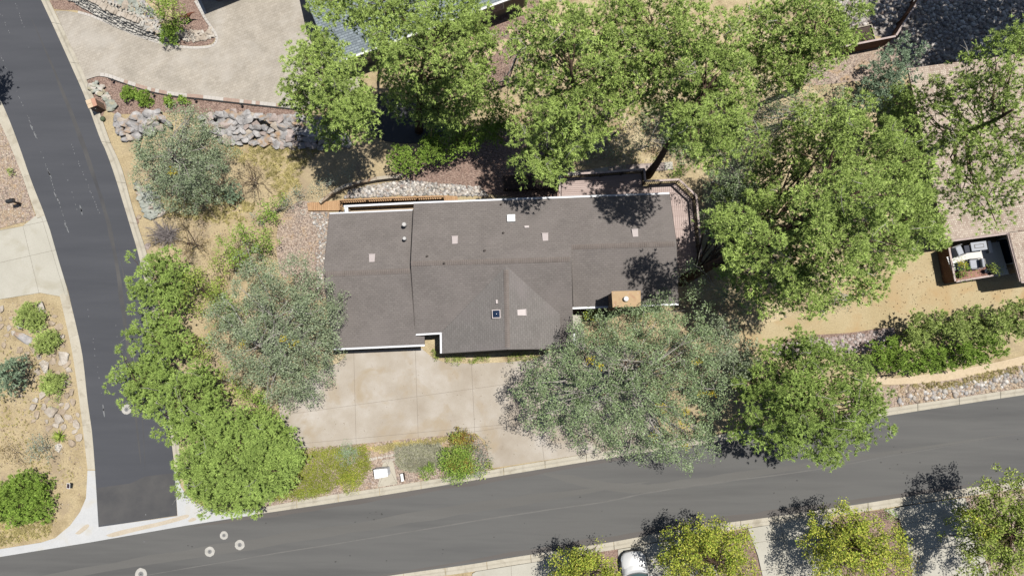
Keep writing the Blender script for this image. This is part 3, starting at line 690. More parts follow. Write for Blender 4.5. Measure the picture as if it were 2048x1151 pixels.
for s in [((30, 5), (52, 65), 16), ((0, 108), (78, 285), 40), ((2, 28), (20, 70), 9), ((83, 305), (138, 465), 34), ((143, 290), (200, 430), 26), ((120, 305), (160, 440), 12), ((176, 620), (205, 800), 16), ((232, 650), (236, 700), 6), ((60, 95), (68, 100), 2), ((286, 1100), (292, 990), 6)]:
    dashes(*s, 0.8, 1.9, 1.5, 3.5, .7)
for s in [((62, 252), (76, 284)), ((97, 344), (104, 358)), ((112, 392), (119, 406)), ((132, 452), (138, 466)), ((162, 418), (165, 430)), ((206, 812), (209, 832))]:
    dashes(s[0], s[1], 2, 2.0, 3.5, 14, 20, 1.0, 0.4)
o = mb.build('worn_mark', mMark, side); o['kind'] = 'stuff'
mb = MB()
def spots(l, r0, r1):
    for (x, y) in l:
        R_ = random.uniform(r0, r1); q = [(x + R_ * random.uniform(0.6, 1.2) * math.cos(k * 0.785), y + R_ * 0.8 * random.uniform(0.6, 1.2) * math.sin(k * 0.785)) for k in range(8)]
        mb.prism(pts(q, RZ + 0.009), RZ, RZ + 0.009)
spots([(740, 1025), (752, 1023), (763, 1026), (735, 1034), (748, 1038), (710, 1043), (764, 1028), (555, 1027), (532, 1045), (671, 1122), (773, 1120), (885, 1106), (984, 990), (886, 1098), (1204, 1021), (1049, 1045), (1160, 993), (988, 1073), (1212, 1071), (1221, 1068), (1762, 924), (1795, 928), (1807, 945), (1780, 936), (1788, 893), (1803, 903), (1571, 974), (1548, 985), (1594, 960), (1840, 924), (762, 991), (376, 1090), (384, 1092), (1995, 816), (2036, 878), (1560, 1002), (1815, 950), (700, 1110)], 1.0, 2.2)
o = mb.build('oil_spot', mOil, main); o['kind'] = 'stuff'
mSand = mat('spilled_sand', [(0.40, 0.345, 0.265), (0.44, 0.39, 0.32)], 0.8, 0.95, 0.1, 0.15, 10.0, 0.2)

# concrete gutters, aprons and kerbs --------------------------------
ap = raised('corner_apron', smooth_poly([(190, 940), (197, 1053), (355, 1031), (349, 938), (354, 930)], 1) [0:4] + [(353, 945), (362, 973), (375, 992), (390, 1003), (412, 1015), (462, 1020), (511, 1017), (511, 1028.5), (375, 1049.5), (180, 1083.5), (0, 1112.5), (-160, 1138.5), (-160, 1126), (0, 1097), (82, 1084), (110, 1075), (140, 1050), (160, 1023), (172, 995), (175, 940)], mCurbNew, 0.045)
mb = MB()
for q in [[(212, 1069), (240, 1060), (300, 1047), (330, 1040), (372, 1028), (374, 1035), (330, 1048), (270, 1062), (225, 1073)], [(150, 1066), (172, 1048), (178, 1052), (160, 1067)], [(376, 1040), (386, 1034), (393, 1038), (380, 1043)]]:
    mb.prism(pts(smooth_poly(q + q[:1], 3)[:-1], 0.0505), 0.045, 0.0505)
mb.build('spilled_sand', mSand, ap)
def curb(name, edge, outer, sect=85.0, m=None, h=0.12, smooth=3, gap=0.02):
    """a kerb with gutter pan, cast in sections"""
    e, L = resample(smooth_poly(edge, smooth), 400); o_, _ = resample(smooth_poly(outer, smooth), 400)
    k = max(1, round(L / sect)); root = None; per = 399 // k
    root = thing(name, None, None, (0, 0, 0)); root['kind'] = 'structure'
    prof = [(0.0, RZ + 0.006), (0.42, RZ + 0.02), (0.62, h - 0.01), (1.0, h)]
    for s in range(k):
        a = int(399 * s / k); b = int(399 * (s + 1) / k); mb = MB(); m_ = 7; vs = []
        for i in range(m_):
            f = (a + (b - a) * i / (m_ - 1)); f = min(max(f + (0.11 if i == 0 else -0.11 if i == m_ - 1 else 0), 0), 399)
            i0 = int(min(f, 398)); fr = f - i0; pe = e[i0].lerp(e[i0 + 1], fr); po = o_[i0].lerp(o_[i0 + 1], fr)
            for u, z in prof: q = pe.lerp(po, u); vs.append(P(q.x, q.y, z))
            q = pe; vs.append(P(q.x, q.y, 0)); q = po; vs.append(P(q.x, q.y, 0))
        fs = []
        for i in range(m_ - 1):
            A = i * 6; B = A + 6
            fs += [(A + j, A + j + 1, B + j + 1, B + j) for j in range(3)] + [(A + 4, A, B, B + 4), (A + 3, A + 5, B + 5, B + 3)]
        fs += [(0, 4, 5, 3, 2, 1), tuple((m_ - 1) * 6 + j for j in (0, 1, 2, 3, 5, 4))]
        mb.add(vs, fs)
        me = mb.mesh('curb_section'); bm = bmesh.new(); bm.from_mesh(me); bmesh.ops.recalc_face_normals(bm, faces=bm.faces); bm.to_mesh(me); bm.free()
        link('curb_section', me, root, m or mCurb)
    return root
curb('curb', Lside[:5] + [(90, 432)], [(-62, 118), (-10, 224), (19, 288), (44, 350), (55, 383), (74, 436)])
curb('curb', [(135, 580), (150, 641), (165, 711), (175, 801), (184, 864), (190, 938)], [(119, 590), (132, 646), (145, 708), (155, 776), (165, 851), (175, 938)])
curb('curb', Rside[:11] + [(300, 610), (322, 740), (334, 815), (342, 878), (353, 955)], [(48, -105), (98, 0), (127, 60), (165, 142), (190, 200), (216, 272), (222, 288), (243, 335), (262, 405), (281, 468), (293, 505), (316, 605), (338, 735), (350, 812), (357, 878), (364, 955)])
curb('curb', Ntop[5:11] + [(1620, 855), (1778, 830), (1941, 805), (2048, 789), (2250, 758)], [(511, 1017), (637, 993), (752, 976), (977, 940), (1023, 932), (1194, 904), (1299, 888), (1450, 866), (1620, 840), (1778, 815), (1941, 791), (2048, 775), (2250, 744)])
curb('curb', Sbot[2:-1], [(302, 1250), (703, 1179), (790, 1163), (940, 1143), (1027, 1129), (1236, 1097), (1378, 1070), (1538, 1049), (1722, 1023), (1818, 1008), (2050, 975), (2250, 946)])

# concrete drives made of slabs ------------------------------------
def drive(name, outline, lines, m, z=0.07, jm=None, gap=0.02):
    root = MB().prism(pts(outline, z - 0.02), 0.0, z - 0.02).build(name, mJoint); root['kind'] = 'structure'
    ps = [pts(outline, z)]
    for a, b in lines: ps = cut(ps, P(*a), P(*b), gap)
    for q in ps: MB().prism(q, z - 0.02, z).build('slab', m, root)
    return root
drive('front_driveway', [(696, 701), (845, 696), (867, 715), (887, 722), (942, 726), (1023, 722), (1071, 717), (1120, 690), (1260, 690), (1330, 880), (1284, 892.5), (1190, 904.5), (980, 936), (976, 905), (970, 880), (949, 865), (902, 868), (737, 885), (592, 897), (580, 895), (560, 835), (556, 800), (600, 770), (640, 740), (657, 731), (675, 726), (687, 716)],
      [((708, 703), (713, 895)), ((831, 701), (837, 880)), ((943, 726), (950, 870)), ((1074, 800), (1088, 918)), ((560, 830), (1002, 769)), ((951, 862), (1200, 824)), ((592, 887), (902, 858)), ((1180, 700), (1205, 905))], mDrive)
drive('west_driveway', [(-160, 488), (0, 460), (45, 452), (72, 431), (90, 432), (100, 460), (117, 520), (134, 576), (135, 590), (119, 592), (80, 585), (0, 598), (-160, 630)],
      [((47, 452), (80, 590)), ((-20, 530), (112, 500)), ((86, 440), (130, 585)), ((-160, 560), (-160.1, 600)), ((47, 452), (90, 443)), ((-60, 470), (-40, 620))], mDriveGrey, 0.06)
drive('south_driveway', [(945, 1146), (952, 1142), (1027, 1130), (1140, 1112), (1128, 1180), (938, 1180)], [((1022, 1120), (1024, 1180))], mDriveGrey, 0.125)
drive('south_driveway', [(1236, 1098), (1330, 1081), (1420, 1066), (1440, 1180), (1240, 1180)], [((1330, 1080), (1350, 1180)), ((1236, 1130), (1440, 1098))], mDriveGrey, 0.125)
drive('south_driveway', [(1496, 1056), (1560, 1046), (1660, 1032), (1672, 1100), (1690, 1180), (1532, 1180), (1516, 1110)], [((1500, 1085), (1700, 1053)), ((1500, 1142), (1700, 1112)), ((1560, 1046), (1584, 1180))], mDriveGrey, 0.125)
drive('south_driveway', [(1768, 1019), (1830, 1008), (1930, 994), (1945, 1040), (1965, 1100), (1990, 1180), (1830, 1180), (1815, 1090), (1800, 1038)], [((1790, 1048), (1980, 1018)), ((1800, 1104), (2000, 1072)), ((1860, 1005), (1890, 1180))], mDriveGrey, 0.125)
drive('mailbox_pad', [(755, 973.5), (760, 950), (766, 925), (776, 919), (787, 924), (795, 967)], [((757, 972), (779, 921)), ((776, 930), (795, 966))], mCurb, 0.11)
drive('entry_walk', [(1142, 628), (1160, 626), (1166, 650), (1172, 700), (1120, 702), (1121, 694), (1148, 692)], [((1144, 652), (1170, 649))], mDriveGrey, 0.08)

# the neighbour's paved drive --------------------------------------
pav = raised('paved_driveway', smooth_poly([(172, 160), (185, 155), (200, 152), (215, 154), (250, 166), (300, 182), (350, 191), (400, 196), (512, 209), (597, 218)], 2) + [(660, 215), (720, 200), (720, 90), (640, 0), (620, -60), (380, -60), (392, 0), (397, 6), (412, 35)] + smooth_poly([(412, 35), (428, 58), (436, 74), (432, 88), (418, 95), (380, 97), (330, 90), (290, 78), (255, 65), (215, 47), (180, 33), (155, 26), (132, 22), (110, 22)], 2), mPaver, 0.11)
bl = thing('paver_border', None, None); bl['kind'] = 'structure'
mBlk = [mat('border_pale', [(0.40, 0.375, 0.345), (0.46, 0.435, 0.41)], 1.5, 0.9, 0.2, 0.1, 10), mat('border_rose', [(0.30, 0.215, 0.175), (0.35, 0.26, 0.22)], 1.5, 0.9, 0.2, 0.1, 10)]
def border(line, n, wpx, rose, m0=0):
    e, L = resample(smooth_poly(line, 4), n + 1)
    for i in range(n):
        a, b = e[i], e[i + 1]; d = (b - a).normalized(); s = Vector((d.y, -d.x)); g_ = 0.06
        q = [a + d * g_ * (b - a).length * 0.5, b - d * g_ * (b - a).length * 0.5]; q += [q[1] + s * wpx, q[0] + s * wpx]
        MB().prism([P(v.x, v.y, 0.125) for v in q], 0.1, 0.125).build('paver', mBlk[1 if rose(i) else m0], bl)
rs = {(246, 252), (268, 292), (302, 310), (318, 336), (374, 402), (448, 477), (488, 499), (510, 518), (549, 560)}
bline = [(200, 152.5), (215, 154.5), (250, 166.5), (300, 182), (350, 191.5), (400, 196.5), (512, 209), (600, 218)]
e_, L_ = resample(smooth_poly(bline, 4), 51)
border(bline, 50, 7.0, lambda i: any(a <= (e_[i].x + e_[i + 1].x) / 2 <= b for a, b in rs))
border([(392, 0), (397, 8), (412, 35), (428, 58), (436, 74), (432, 88), (418, 95.5), (380, 97.5), (330, 90.5), (290, 78.5), (255, 65.5), (215, 47.5), (180, 33.5), (155, 26.5)], 60, -5.0, lambda i: False)
raised('edging_strip', smooth_poly([(215, 155), (250, 167), (300, 183), (350, 192.5), (400, 197.5), (512, 210), (600, 219), (600, 220.3), (512, 211.3), (400, 198.8), (350, 193.8), (300, 184.3), (250, 168.2), (215, 156)], 1), mBlack, 0.14)
raised('edging_strip', [(388, -20), (394, -20), (413, 26), (409, 29), (398, 12)], mCurbNew, 0.16)
sheet('shade_dark_asphalt_pad', smooth_poly([(690, 215), (740, 190), (800, 195), (880, 235), (900, 270), (840, 285), (770, 282), (720, 250)], 3), mAsphShade)  # asphalt drive under the pines, tree shade painted into its dark tone
sheet('gravel_bed', smooth_poly([(130, -40), (180, -40), (250, -60), (390, -60), (394, 6), (408, 36), (424, 60), (430, 74), (426, 84), (415, 90), (380, 92), (330, 85), (290, 73), (255, 60), (215, 42), (180, 28), (150, 20), (108, 18), (98, -10)], 2), mGravel, 0.02)
# ------------------------------------------------------------------ the house
ux0 = Vector((math.cos(HR), math.sin(HR), 0))
house = thing('house', 'single-storey house with brown shingle roof and white gutters', 'house', P(1000, 560, 0), 0)
ZE, ZR = 2.7, 4.45
A, B_ = P(828, 407, ZE), P(1339, 388, ZE)
Cc, D = P(822, 527, ZR), P(1143, 518, ZR)
G = P(831, 667, 2.55)
S = plane3(Cc, D, G)
E_ = hit(1143, 494, S); Fp = hit(1353, 487, S); J = hit(1146, 614, S); K_ = hit(1357, 606, S); Hh = hit(883, 664, S)
PB, PB2 = hit(1147, 692, S), hit(1119, 693, S)
W1 = hit(1012, 529, S); zr = W1.z; W2 = P(1015, 698, zr); V2 = hit(1119, 627, S)
PW = plane3(W1, W2, P(884, 706, Hh.z)); PE = plane3(W1, W2, V2)
H2 = hit(884, 706, PW); Hw = hit(883.5, 664, PW); W3 = hit(1121, 697, PE)
PN1 = plane3(A, B_, Cc); NE = PN1
D = hit(1143, 518, PN1); S = plane3(Cc, D, G); Hh = hit(883, 664, S); W1 = hit(1012, 531, S); V2 = hit(1119, 627, S); PB, PB2 = hit(1147, 692, S), hit(1119, 693, S); St = hit(1146.5, 612, S)
E_ = hit(1143, 494, PN1); Fp = hit(1353, 487, PN1); SE = (E_, S[1]); J = hit(1143, 614, SE); K_ = hit(1357, 606, SE); Dn = hit(1143, 394.3, PN1); E2 = hit(1143, 496, PN1)
Qr = Cc.lerp(D, (W1 - Cc).dot(D - Cc) / (D - Cc).length_squared); W2 = P(1015, 698, W1.z); PW = plane3(W1, W2, P(884, 706, Hh.z)); PE = plane3(W1, W2, V2); H2 = hit(884, 706, PW); Hw = hit(883.5, 664, PW); W3 = hit(1121, 697, PE)
roof = thing('roof', None, None, (0, 0, 0)); roof.parent = house; roof.matrix_parent_inverse = house.matrix_basis.inverted()
def slope(name, poly, m, th=0.14, par=None, dz=0.0):
    return MB().prism([(p[0], p[1], p[2] + dz) for p in poly], -th).build(name, m, par or roof)
slope('roof_slope', [A, B_, Fp, E_, D, Cc], mRoof)
slope('roof_slope', [Cc, Qr, W1, Hh, G], mRoof)
slope('roof_slope', [Qr, D, PB, PB2, V2, W1], mRoof)
slope('roof_slope', [E_ - ux0 * .02, Fp, K_, J - ux0 * .02], mRoof)
slope('roof_slope', [W1, Hw, H2, W2], mRoofW, dz=0.003)
slope('roof_slope', [W1, W2, W3, V2], mRoofW, dz=0.003)
# step gable between the two ridge heights
MB().add([D + ux0 * .003, E_ + ux0 * .003, J + ux0 * .003, St + ux0 * .003], [(0, 1, 2, 3)]).build('step_flashing', mRoof, roof)
# garage roof (lower)
GE, GR = 2.35, 3.95
gA, gB = P(659, 428, GE), P(826, 421, GE); gC, gD = P(647, 548, GR), P(822, 541, GR); gF, gE2 = P(672, 696, GE), P(849, 688, GE)
PGS = plane3(gC, gD, gE2); gF = hit(667, 696, PGS); gG = hit(849, 672, PGS); gI = hit(832, 672, PGS)
PGN = plane3(gA, gB, gC); gD2 = hit(823.5, 541, PGN)
slope('roof_slope', [gA, gB, gD2, gC], mRoof)
slope('roof_slope', [gC, gD, gI, gG, gE2, gF], mRoof, dz=0.0)
# verge boards, gutters
def gutter(a, b, w_=0.13, out=None, m=None, par=None):
    a = Vector(a); b = Vector(b); d = (b - a).normalized(); n = Vector((d.y, -d.x, 0)); n = n if out is None or n.dot(out) > 0 else -n
    c0, c1 = a + n * (w_ / 2 + 0.004), b + n * (w_ / 2 + 0.004); mb = MB(); z = Vector((0, 0, -0.10))
    mb.beam(c0 + z - Vector((0, 0, .03)), c1 + z - Vector((0, 0, .03)), w_, 0.02)                                     # floor
    mb.beam(c0 + n * (w_ / 2 - 0.012) + z * 0.55, c1 + n * (w_ / 2 - 0.012) + z * 0.55, 0.024, 0.13)                  # front lip
    mb.beam(c0 - n * (w_ / 2 - 0.012) + z * 0.55, c1 - n * (w_ / 2 - 0.012) + z * 0.55, 0.02, 0.11)
    mb.beam(c0 + z * 0.75, c1 + z * 0.75, w_ - 0.05, 0.05)
    return mb.build('gutter', m or mGutter, par or house)
N_, Sx, Wx, Ex = Vector((0, 1, 0)), Vector((0, -1, 0)), Vector((-1, 0, 0)), Vector((1, 0, 0))
gutter(A, B_, 0.12, N_); gutter(G, Hh, 0.12, Sx); gutter(Hw + Vector((0, -.02, 0)), H2, 0.13, Wx); gutter(J, K_, 0.13, Sx)
gutter(gA, gB, 0.10, N_); gutter(gF, gE2, 0.13, Sx); gutter(PB + Vector((0, .9, .0)), PB, 0.14, Ex)
for a, b in ((A, Cc), (Cc, G), (B_, Fp), (Fp, K_), (gA, gC), (gC, gF), (W2, H2), (W2, W3)):
    o_ = (a - b).cross(Vector((0, 0, 1))).normalized() * 0.012; c_ = Vector(((A + B_ + G + K_) / 4).to_tuple())
    if o_.dot((a + b) / 2 - c_) < 0: o_ = -o_
    MB().beam(Vector(a) + o_ - Vector((0, 0, .085)), Vector(b) + o_ - Vector((0, 0, .085)), 0.024, 0.17).build('verge_board', mFascia, house)
# ridge caps
def ridge(a, b, w_=0.34, step=0.145, n1=None, drop=0.06):
    a = Vector(a); b = Vector(b); d = (b - a); L = d.length; d.normalize(); s = Vector((-d.y, d.x, 0)).normalized(); mb = MB(); k = int(L / step)
    for i in range(k):
        p = a + d * (i * step); q = p + d * (step * 0.9); j = random.uniform(-0.008, 0.008); up = Vector((0, 0, 0.03 + 0.012 * (i % 2) * 0 + j))
        dn = Vector((0, 0, -drop))
        vs = [p + up, q + up + Vector((0, 0, .014)), q + s * w_ / 2 + dn + up, p + s * w_ / 2 + dn + up, p - s * w_ / 2 + dn + up, q - s * w_ / 2 + dn + up]
        mb.add(vs, [(0, 1, 2, 3), (1, 0, 4, 5)])
        e = Vector((0, 0, -.035)); mb.add([q + up + Vector((0, 0, .014)), q + s * w_ / 2 + dn + up, q + s * w_ / 2 + dn + up + e, q + up + e, q - s * w_ / 2 + dn + up + e, q - s * w_ / 2 + dn + up], [(0, 3, 2, 1), (0, 5, 4, 3)])
    o = mb.build('ridge_cap', mRidge, roof); o['kind'] = 'stuff'; return o
ridge(Cc, D); ridge(E_, Fp); ridge(W1 + (W2 - W1) * 0.05, W2); ridge(gC, gD)
# walls
def wall(name, a, b, h0, h1, t=0.2, m=None, par=None):
    a = Vector((a[0], a[1], 0)); b = Vector((b[0], b[1], 0)); c = (a + b) / 2; d = b - a
    return MB().box((c.x, c.y, (h0 + h1) / 2), (d.length, t, h1 - h0), math.atan2(d.y, d.x)).build(name, m or mStucco, par or house)
ux = Vector((math.cos(HR), math.sin(HR), 0)); uy = Vector((-ux.y, ux.x, 0))
ov = 0.5
wA, wB = A + ux * .4 - uy * ov, B_ - ux * .4 - uy * ov; wK = K_ - ux * .4 + uy * ov; wJ = J + uy * ov - ux * .6
wG = G + ux * .4 + uy * ov; wH = Hw + ux * ov + uy * ov; wH2 = H2 + ux * ov + uy * ov; wW3 = W3 - ux * .35 + uy * ov; wJ2 = Vector((wW3.x, wJ.y, 0)) + uy * 0.0
for a, b in ((wA, wB), (wB, wK), (wK, wJ2), (wJ2, wW3), (wW3, wH2), (wH2, wH), (wH, wG), (wG, wA)): wall('wall', a, b, 0.0, 2.45)
def gable(a, b, top, m=None):
    a = Vector((a.x, a.y, 2.45)); b = Vector((b.x, b.y, 2.45)); t = Vector((top.x, top.y, top.z - 0.2)); t2 = a.lerp(b, max(0, min(1, (t - a).dot(b - a) / (b - a).length_squared))); t2.z = t.z - 0.1
    MB().add([a, b, t2], [(0, 1, 2)]).build('gable', m or mSiding, house)
gable(wG, wA, Cc); gable(wB, wK, Fp); gable(wW3, wH2, W2)
g1, g2, g3, g4 = gA + ux * .4 - uy * ov, gB - uy * ov, gE2 - ux * .3 + uy * ov, gF + ux * .4 + uy * ov
for a, b in ((g1, g2), (g3, g4), (g4, g1)): wall('wall', a, b, 0.0, 2.15)
wall('wall', g2, Vector((g2.x, g3.y, 0)), 0.0, 2.15)
gable(g4, g1, gC)
def opening(name, c, d, w_, h_, z, out, m_in, frame=0.07, bars=(2, 1), fm=None):
    """a window or door set in a wall: frame, pane, bars"""
    d = d.normalized(); c = Vector((c[0], c[1], z + h_ / 2)) + out * 0.115; rz = math.atan2(d.y, d.x)
    f = MB()
    for s in (-1, 1):
        f.box(c + d * s * (w_ / 2 - frame / 2), (frame, 0.07, h_), rz); f.box(c + Vector((0, 0, s * (h_ / 2 - frame / 2))), (w_ - 2 * frame, 0.07, frame), rz)
    for i in range(1, bars[0]): f.box(c + d * (w_ * i / bars[0] - w_ / 2), (0.035, 0.05, h_ - 2 * frame), rz)
    for i in range(1, bars[1]): f.box(c + Vector((0, 0, h_ * i / bars[1] - h_ / 2)), (w_ - 2 * frame, 0.045, 0.035), rz)
    o = f.build(name, fm or mWhite, house)
    MB().box(c - out * 0.03, (w_ - 2 * frame + .02, 0.02, h_ - 2 * frame + .02), rz).build('pane' if 'door' not in name else 'panel', m_in, o)
    return o
mid = lambda a, b, t=0.5: a + (b - a) * t
opening('garage_door', mid(g4, g3, 0.52), g3 - g4, 4.9, 2.0, 0.02, Sx, mDriveGrey, 0.1, (4, 4))
opening('window', mid(wH2, wW3, 0.28), wW3 - wH2, 1.6, 1.2, 0.9, Sx, mGlass); opening('window', mid(wH2, wW3, 0.72), wW3 - wH2, 1.6, 1.2, 0.9, Sx, mGlass)
opening('front_door', mid(wG, wH, 0.5), wH - wG, 0.95, 2.05, 0.05, Sx, mFence, 0.08, (1, 1))
opening('window', mid(wJ2, wK, 0.3), ux, 1.2, 1.2, 0.9, Sx, mGlass); opening('window', mid(wJ2, wK, 0.85), ux, 1.2, 1.2, 0.9, Sx, mGlass)
for t, n_ in ((0.62, 'patio_door'), (0.86, 'patio_door'), (0.40, 'window')):
    opening(n_, mid(wA, wB, t), ux, 1.8, 2.05 if 'door' in n_ else 1.2, 0.05 if 'door' in n_ else 0.9, N_, mGlass)
opening('window', mid(wB, wK, 0.5), uy, 1.4, 1.2, 0.9, Ex, mGlass)
# chimney
chim = thing('chimney', None, None); chim.parent = house; chim.matrix_parent_inverse = house.matrix_basis.inverted()
ZC = 5.5
c4 = pts([(1223.2, 582), (1281, 580.8), (1282, 612.8), (1225.4, 614.2)], ZC)
cc_ = sum(c4, Vector()) / 4; ce = [cc_ + (p - cc_) * 0.93 for p in c4]
MB().prism([(p.x, p.y) for p in ce], 0.0, ZC - 0.06).build('stack', mBrick, chim)
MB().prism([(p.x, p.y) for p in c4], ZC - 0.06, ZC, True).build('cap', mCap, chim)
fp = P(1251.5, 597.5, ZC)
fl = MB().lathe(fp, [(0.13, 0.0), (0.13, 0.16), (0.17, 0.17), (0.17, 0.24), (0.15, 0.26)], 18).build('flue', mMetal, chim)
for q in ((1228, 586), (1276, 586), (1229, 609), (1256, 585)): MB().lathe(P(*q, ZC), [(0.022, 0), (0.02, 0.012)], 6).build('bolt', mMetal, chim)
# roof furniture
def box_vent(px, py, pl, wpx=12.5, hpx=17, side=False, col=None):
    c = hit(px, py, pl); n = pl[1]; s = mpx(c); u = ux if not side else uy; v = n.cross(u).normalized(); q = Matrix((u, v, n)).transposed()
    mb = MB(); w1, w2, L = wpx * s / 2, wpx * s * 0.43, hpx * s / 2
    low = -1 if v.z > 0 else 1
    vs = [q @ Vector(t) + c for t in ((-w1, low * L, 0.02), (w1, low * L, 0.02), (w1, low * L, 0.13), (-w1, low * L, 0.13), (-w2, -low * L, 0.01), (w2, -low * L, 0.01), (w2, -low * L, 0.05), (-w2, -low * L, 0.05))]
    mb.add(vs, [(0, 1, 2, 3), (4, 7, 6, 5), (3, 2, 6, 7), (0, 3, 7, 4), (1, 5, 6, 2)])
    o = mb.build('roof_vent', col or mVent, house)
    MB().box(q @ Vector((0, low * (L - .03), 0.135)) + c, (w1 * 2 + .03, 0.05, 0.02), M=q).build('hood_lip', mVent, o)
    return o
box_vent(744.5, 516.5, PGN); box_vent(910, 480.5, PN1); box_vent(1090.5, 474.5, PN1); box_vent(1270, 466.5, NE); box_vent(1043, 624.5, PE, 13, 18, True)
def skylight(px, py, pl, wpx, m, frame):
    c = hit(px, py, pl); s = mpx(c) * wpx / 2; n = pl[1]; v = n.cross(ux).normalized(); q = Matrix((ux, v, n)).transposed()
    f = MB()
    for a in (-1, 1):
        f.box(q @ Vector((a * (s - .025), 0, .07)) + c, (0.05, 2 * s, 0.14), M=q); f.box(q @ Vector((0, a * (s - .025), .07)) + c, (2 * s - .10, 0.05, 0.14), M=q)
    o = f.build('skylight', frame, house)
    vs = []; k = 7; t = s - 0.035
    for i in range(k):
        for j in range(k):
            a, b = -1 + 2 * i / (k - 1), -1 + 2 * j / (k - 1); h = 0.12 + (0.13 if m is mGlass else 0.05) * (1 - a * a) * (1 - b * b)
            vs.append(q @ Vector((a * t, b * t, h)) + c)
    MB().add(vs, [(i * k + j, (i + 1) * k + j, (i + 1) * k + j + 1, i * k + j + 1) for i in range(k - 1) for j in range(k - 1)]).build('dome', m, o, True)
skylight(1022.5, 437.5, PN1, 17, mDome, mMetal); skylight(994, 627.5, PW, 17, mGlass, mVent)
for px, py, pl, a, b in ((1053.5, 454.5, PN1, 9, 4.2), (994.5, 603, PW, 4, 7.5)):
    c = hit(px, py, pl); s = mpx(c); MB().box(c + pl[1] * .07, (a * s, b * s, 0.14), HR).build('roof_vent', mVent, house)
for px, py, h, r in ((811.5, 452, 0.55, 0.10), (811.5, 479, 0.42, 0.085)):
    c = hit(px, py, PGN); o = MB().lathe(c, [(r, -0.1), (r, h)], 14).build('vent_pipe', mMetal, house)
    MB().lathe(c + Vector((0, 0, h)), [(r * 0.6, -.01), (r * 1.55, 0.02), (r * 1.55, 0.12), (r * 1.2, 0.17)], 16).build('cap', mMetal, o)
for px, py, pl in ((854, 512.5, PN1), (969, 501.5, PN1), (1006.5, 466, PN1), (1002, 409, PN1), (888, 526, PN1)):
    c = hit(px, py, pl); o = MB().lathe(c, [(0.10, 0.0), (0.045, 0.05), (0.045, 0.22)], 10).build('vent_pipe', mFascia, house)

# ------------------------------------------------------------------ light well, walkway, deck
pw = thing('parapet_wall', 'white-topped tan retaining wall round the narrow light well', 'wall', P(750, 412, 0))
zt = 0.9
def wall_px(nm, a, b, w_, h, m, parent, cap=None):
    p, q = P(*a, h), P(*b, h)
    o = MB().beam(Vector((p.x, p.y, h / 2)), Vector((q.x, q.y, h / 2)), w_, h).build(nm, m, parent)
    if cap: MB().beam(Vector((p.x, p.y, h + .03)), Vector((q.x, q.y, h + .03)), w_ + 0.04, 0.06).build('coping', cap, parent)
wall_px('wall', (688, 412.5), (838, 405.5), 0.10, zt, mStucco, pw, mGutter); wall_px('wall', (692.5, 413.5), (694.5, 432), 0.22, zt, mStucco, pw, mGutter)
raised('well_floor', [(690, 414), (840, 407), (840, 440), (690, 440)], mStucco, 0.05)
raised('gap_shade_strip', [(684, 406), (890, 399), (890, 410), (684, 414)], mAsphShade, 0.03)  # dark strip painting the shade between boardwalk and wall, no real drain
def planks(root, poly, d, width, m, z, th=0.04, gap=0.014, name='board'):
    for q in strips(poly, d, width, gap): MB().prism([(p[0], p[1]) for p in q], z - th, z + random.uniform(-.003, .003), True).build(name, m, root)
wk = thing('boardwalk', 'orange-brown timber boardwalk running along the north wall', 'boardwalk', P(750, 402, 0))
zk = 0.22; kd = (P(683, 405) - P(616, 405)).normalized()
planks(wk, pts([(614, 405.5), (640, 404), (684, 399), (684, 421), (616, 421)], zk), uy, 0.145, mWalk, zk)
planks(wk, pts([(684.5, 398.5), (800, 393), (887, 390.5), (888, 399), (684.5, 406.5)], zk), uy, 0.145, mWalk, zk); planks(wk, pts([(888.5, 390.5), (915, 392), (916, 404), (888.5, 405)], zk), uy, 0.145, mWalk, zk)
def railing(name, label, line, h, z=0.0, post=1.8, bal=0.13, m=None, group=None, mtop=None, cat='railing', top_w=0.12, step=True):
    root = thing(name, label, cat, line[0], 0, group); m = m or mDarkWood; bl_ = MB()
    for i in range(len(line) - 1):
        a, b = Vector(line[i]), Vector(line[i + 1]); a.z = b.z = z; L = (b - a).length; d = (b - a) / L
        MB().beam(a + Vector((0, 0, h)), b + Vector((0, 0, h)), top_w, 0.045).build('top_rail', mtop or m, root)
        MB().beam(a + Vector((0, 0, h - .12)), b + Vector((0, 0, h - .12)), 0.045, 0.09).build('rail', m, root)
        MB().beam(a + Vector((0, 0, .12)), b + Vector((0, 0, .12)), 0.045, 0.09).build('rail', m, root)
        k = max(1, round(L / post))
        for j in range(k + (1 if i == len(line) - 2 else 0)):
            p = a + d * (L * j / k); MB().box((p.x, p.y, z + h / 2 - .012), (0.1, 0.1, h - .024), math.atan2(d.y, d.x)).build('post', m, root)
        for j in range(1, int(L / bal)):
            p = a + d * (bal * j); bl_.box((p.x, p.y, z + h / 2), (0.04, 0.04, h - 0.22), math.atan2(d.y, d.x))
    o = bl_.build('baluster', m, root); o['kind'] = 'stuff'; return root
railing('railing', 'low brown railing between boardwalk and light well', pts([(685.5, 423), (685, 406), (788, 401.5), (887, 398.2)], zk), 0.9, zk, 1.7, 0.17, mWalk, None, mWalk, top_w=0.05)
deck = thing('deck', 'pinkish timber deck wrapping the north-east corner of the house', 'deck', P(1300, 400, 0))
zd = 0.5
planks(deck, pts([(1123, 357), (1284, 347), (1286, 372), (1296, 372), (1297, 402), (1123, 408)], zd), ux, 0.145, mDeck, zd)
planks(deck, pts([(1297.5, 368), (1351, 367), (1385, 399), (1397, 560), (1345, 566), (1325, 470), (1297.5, 402)], zd), uy, 0.145, mDeck, zd)
mb = MB()
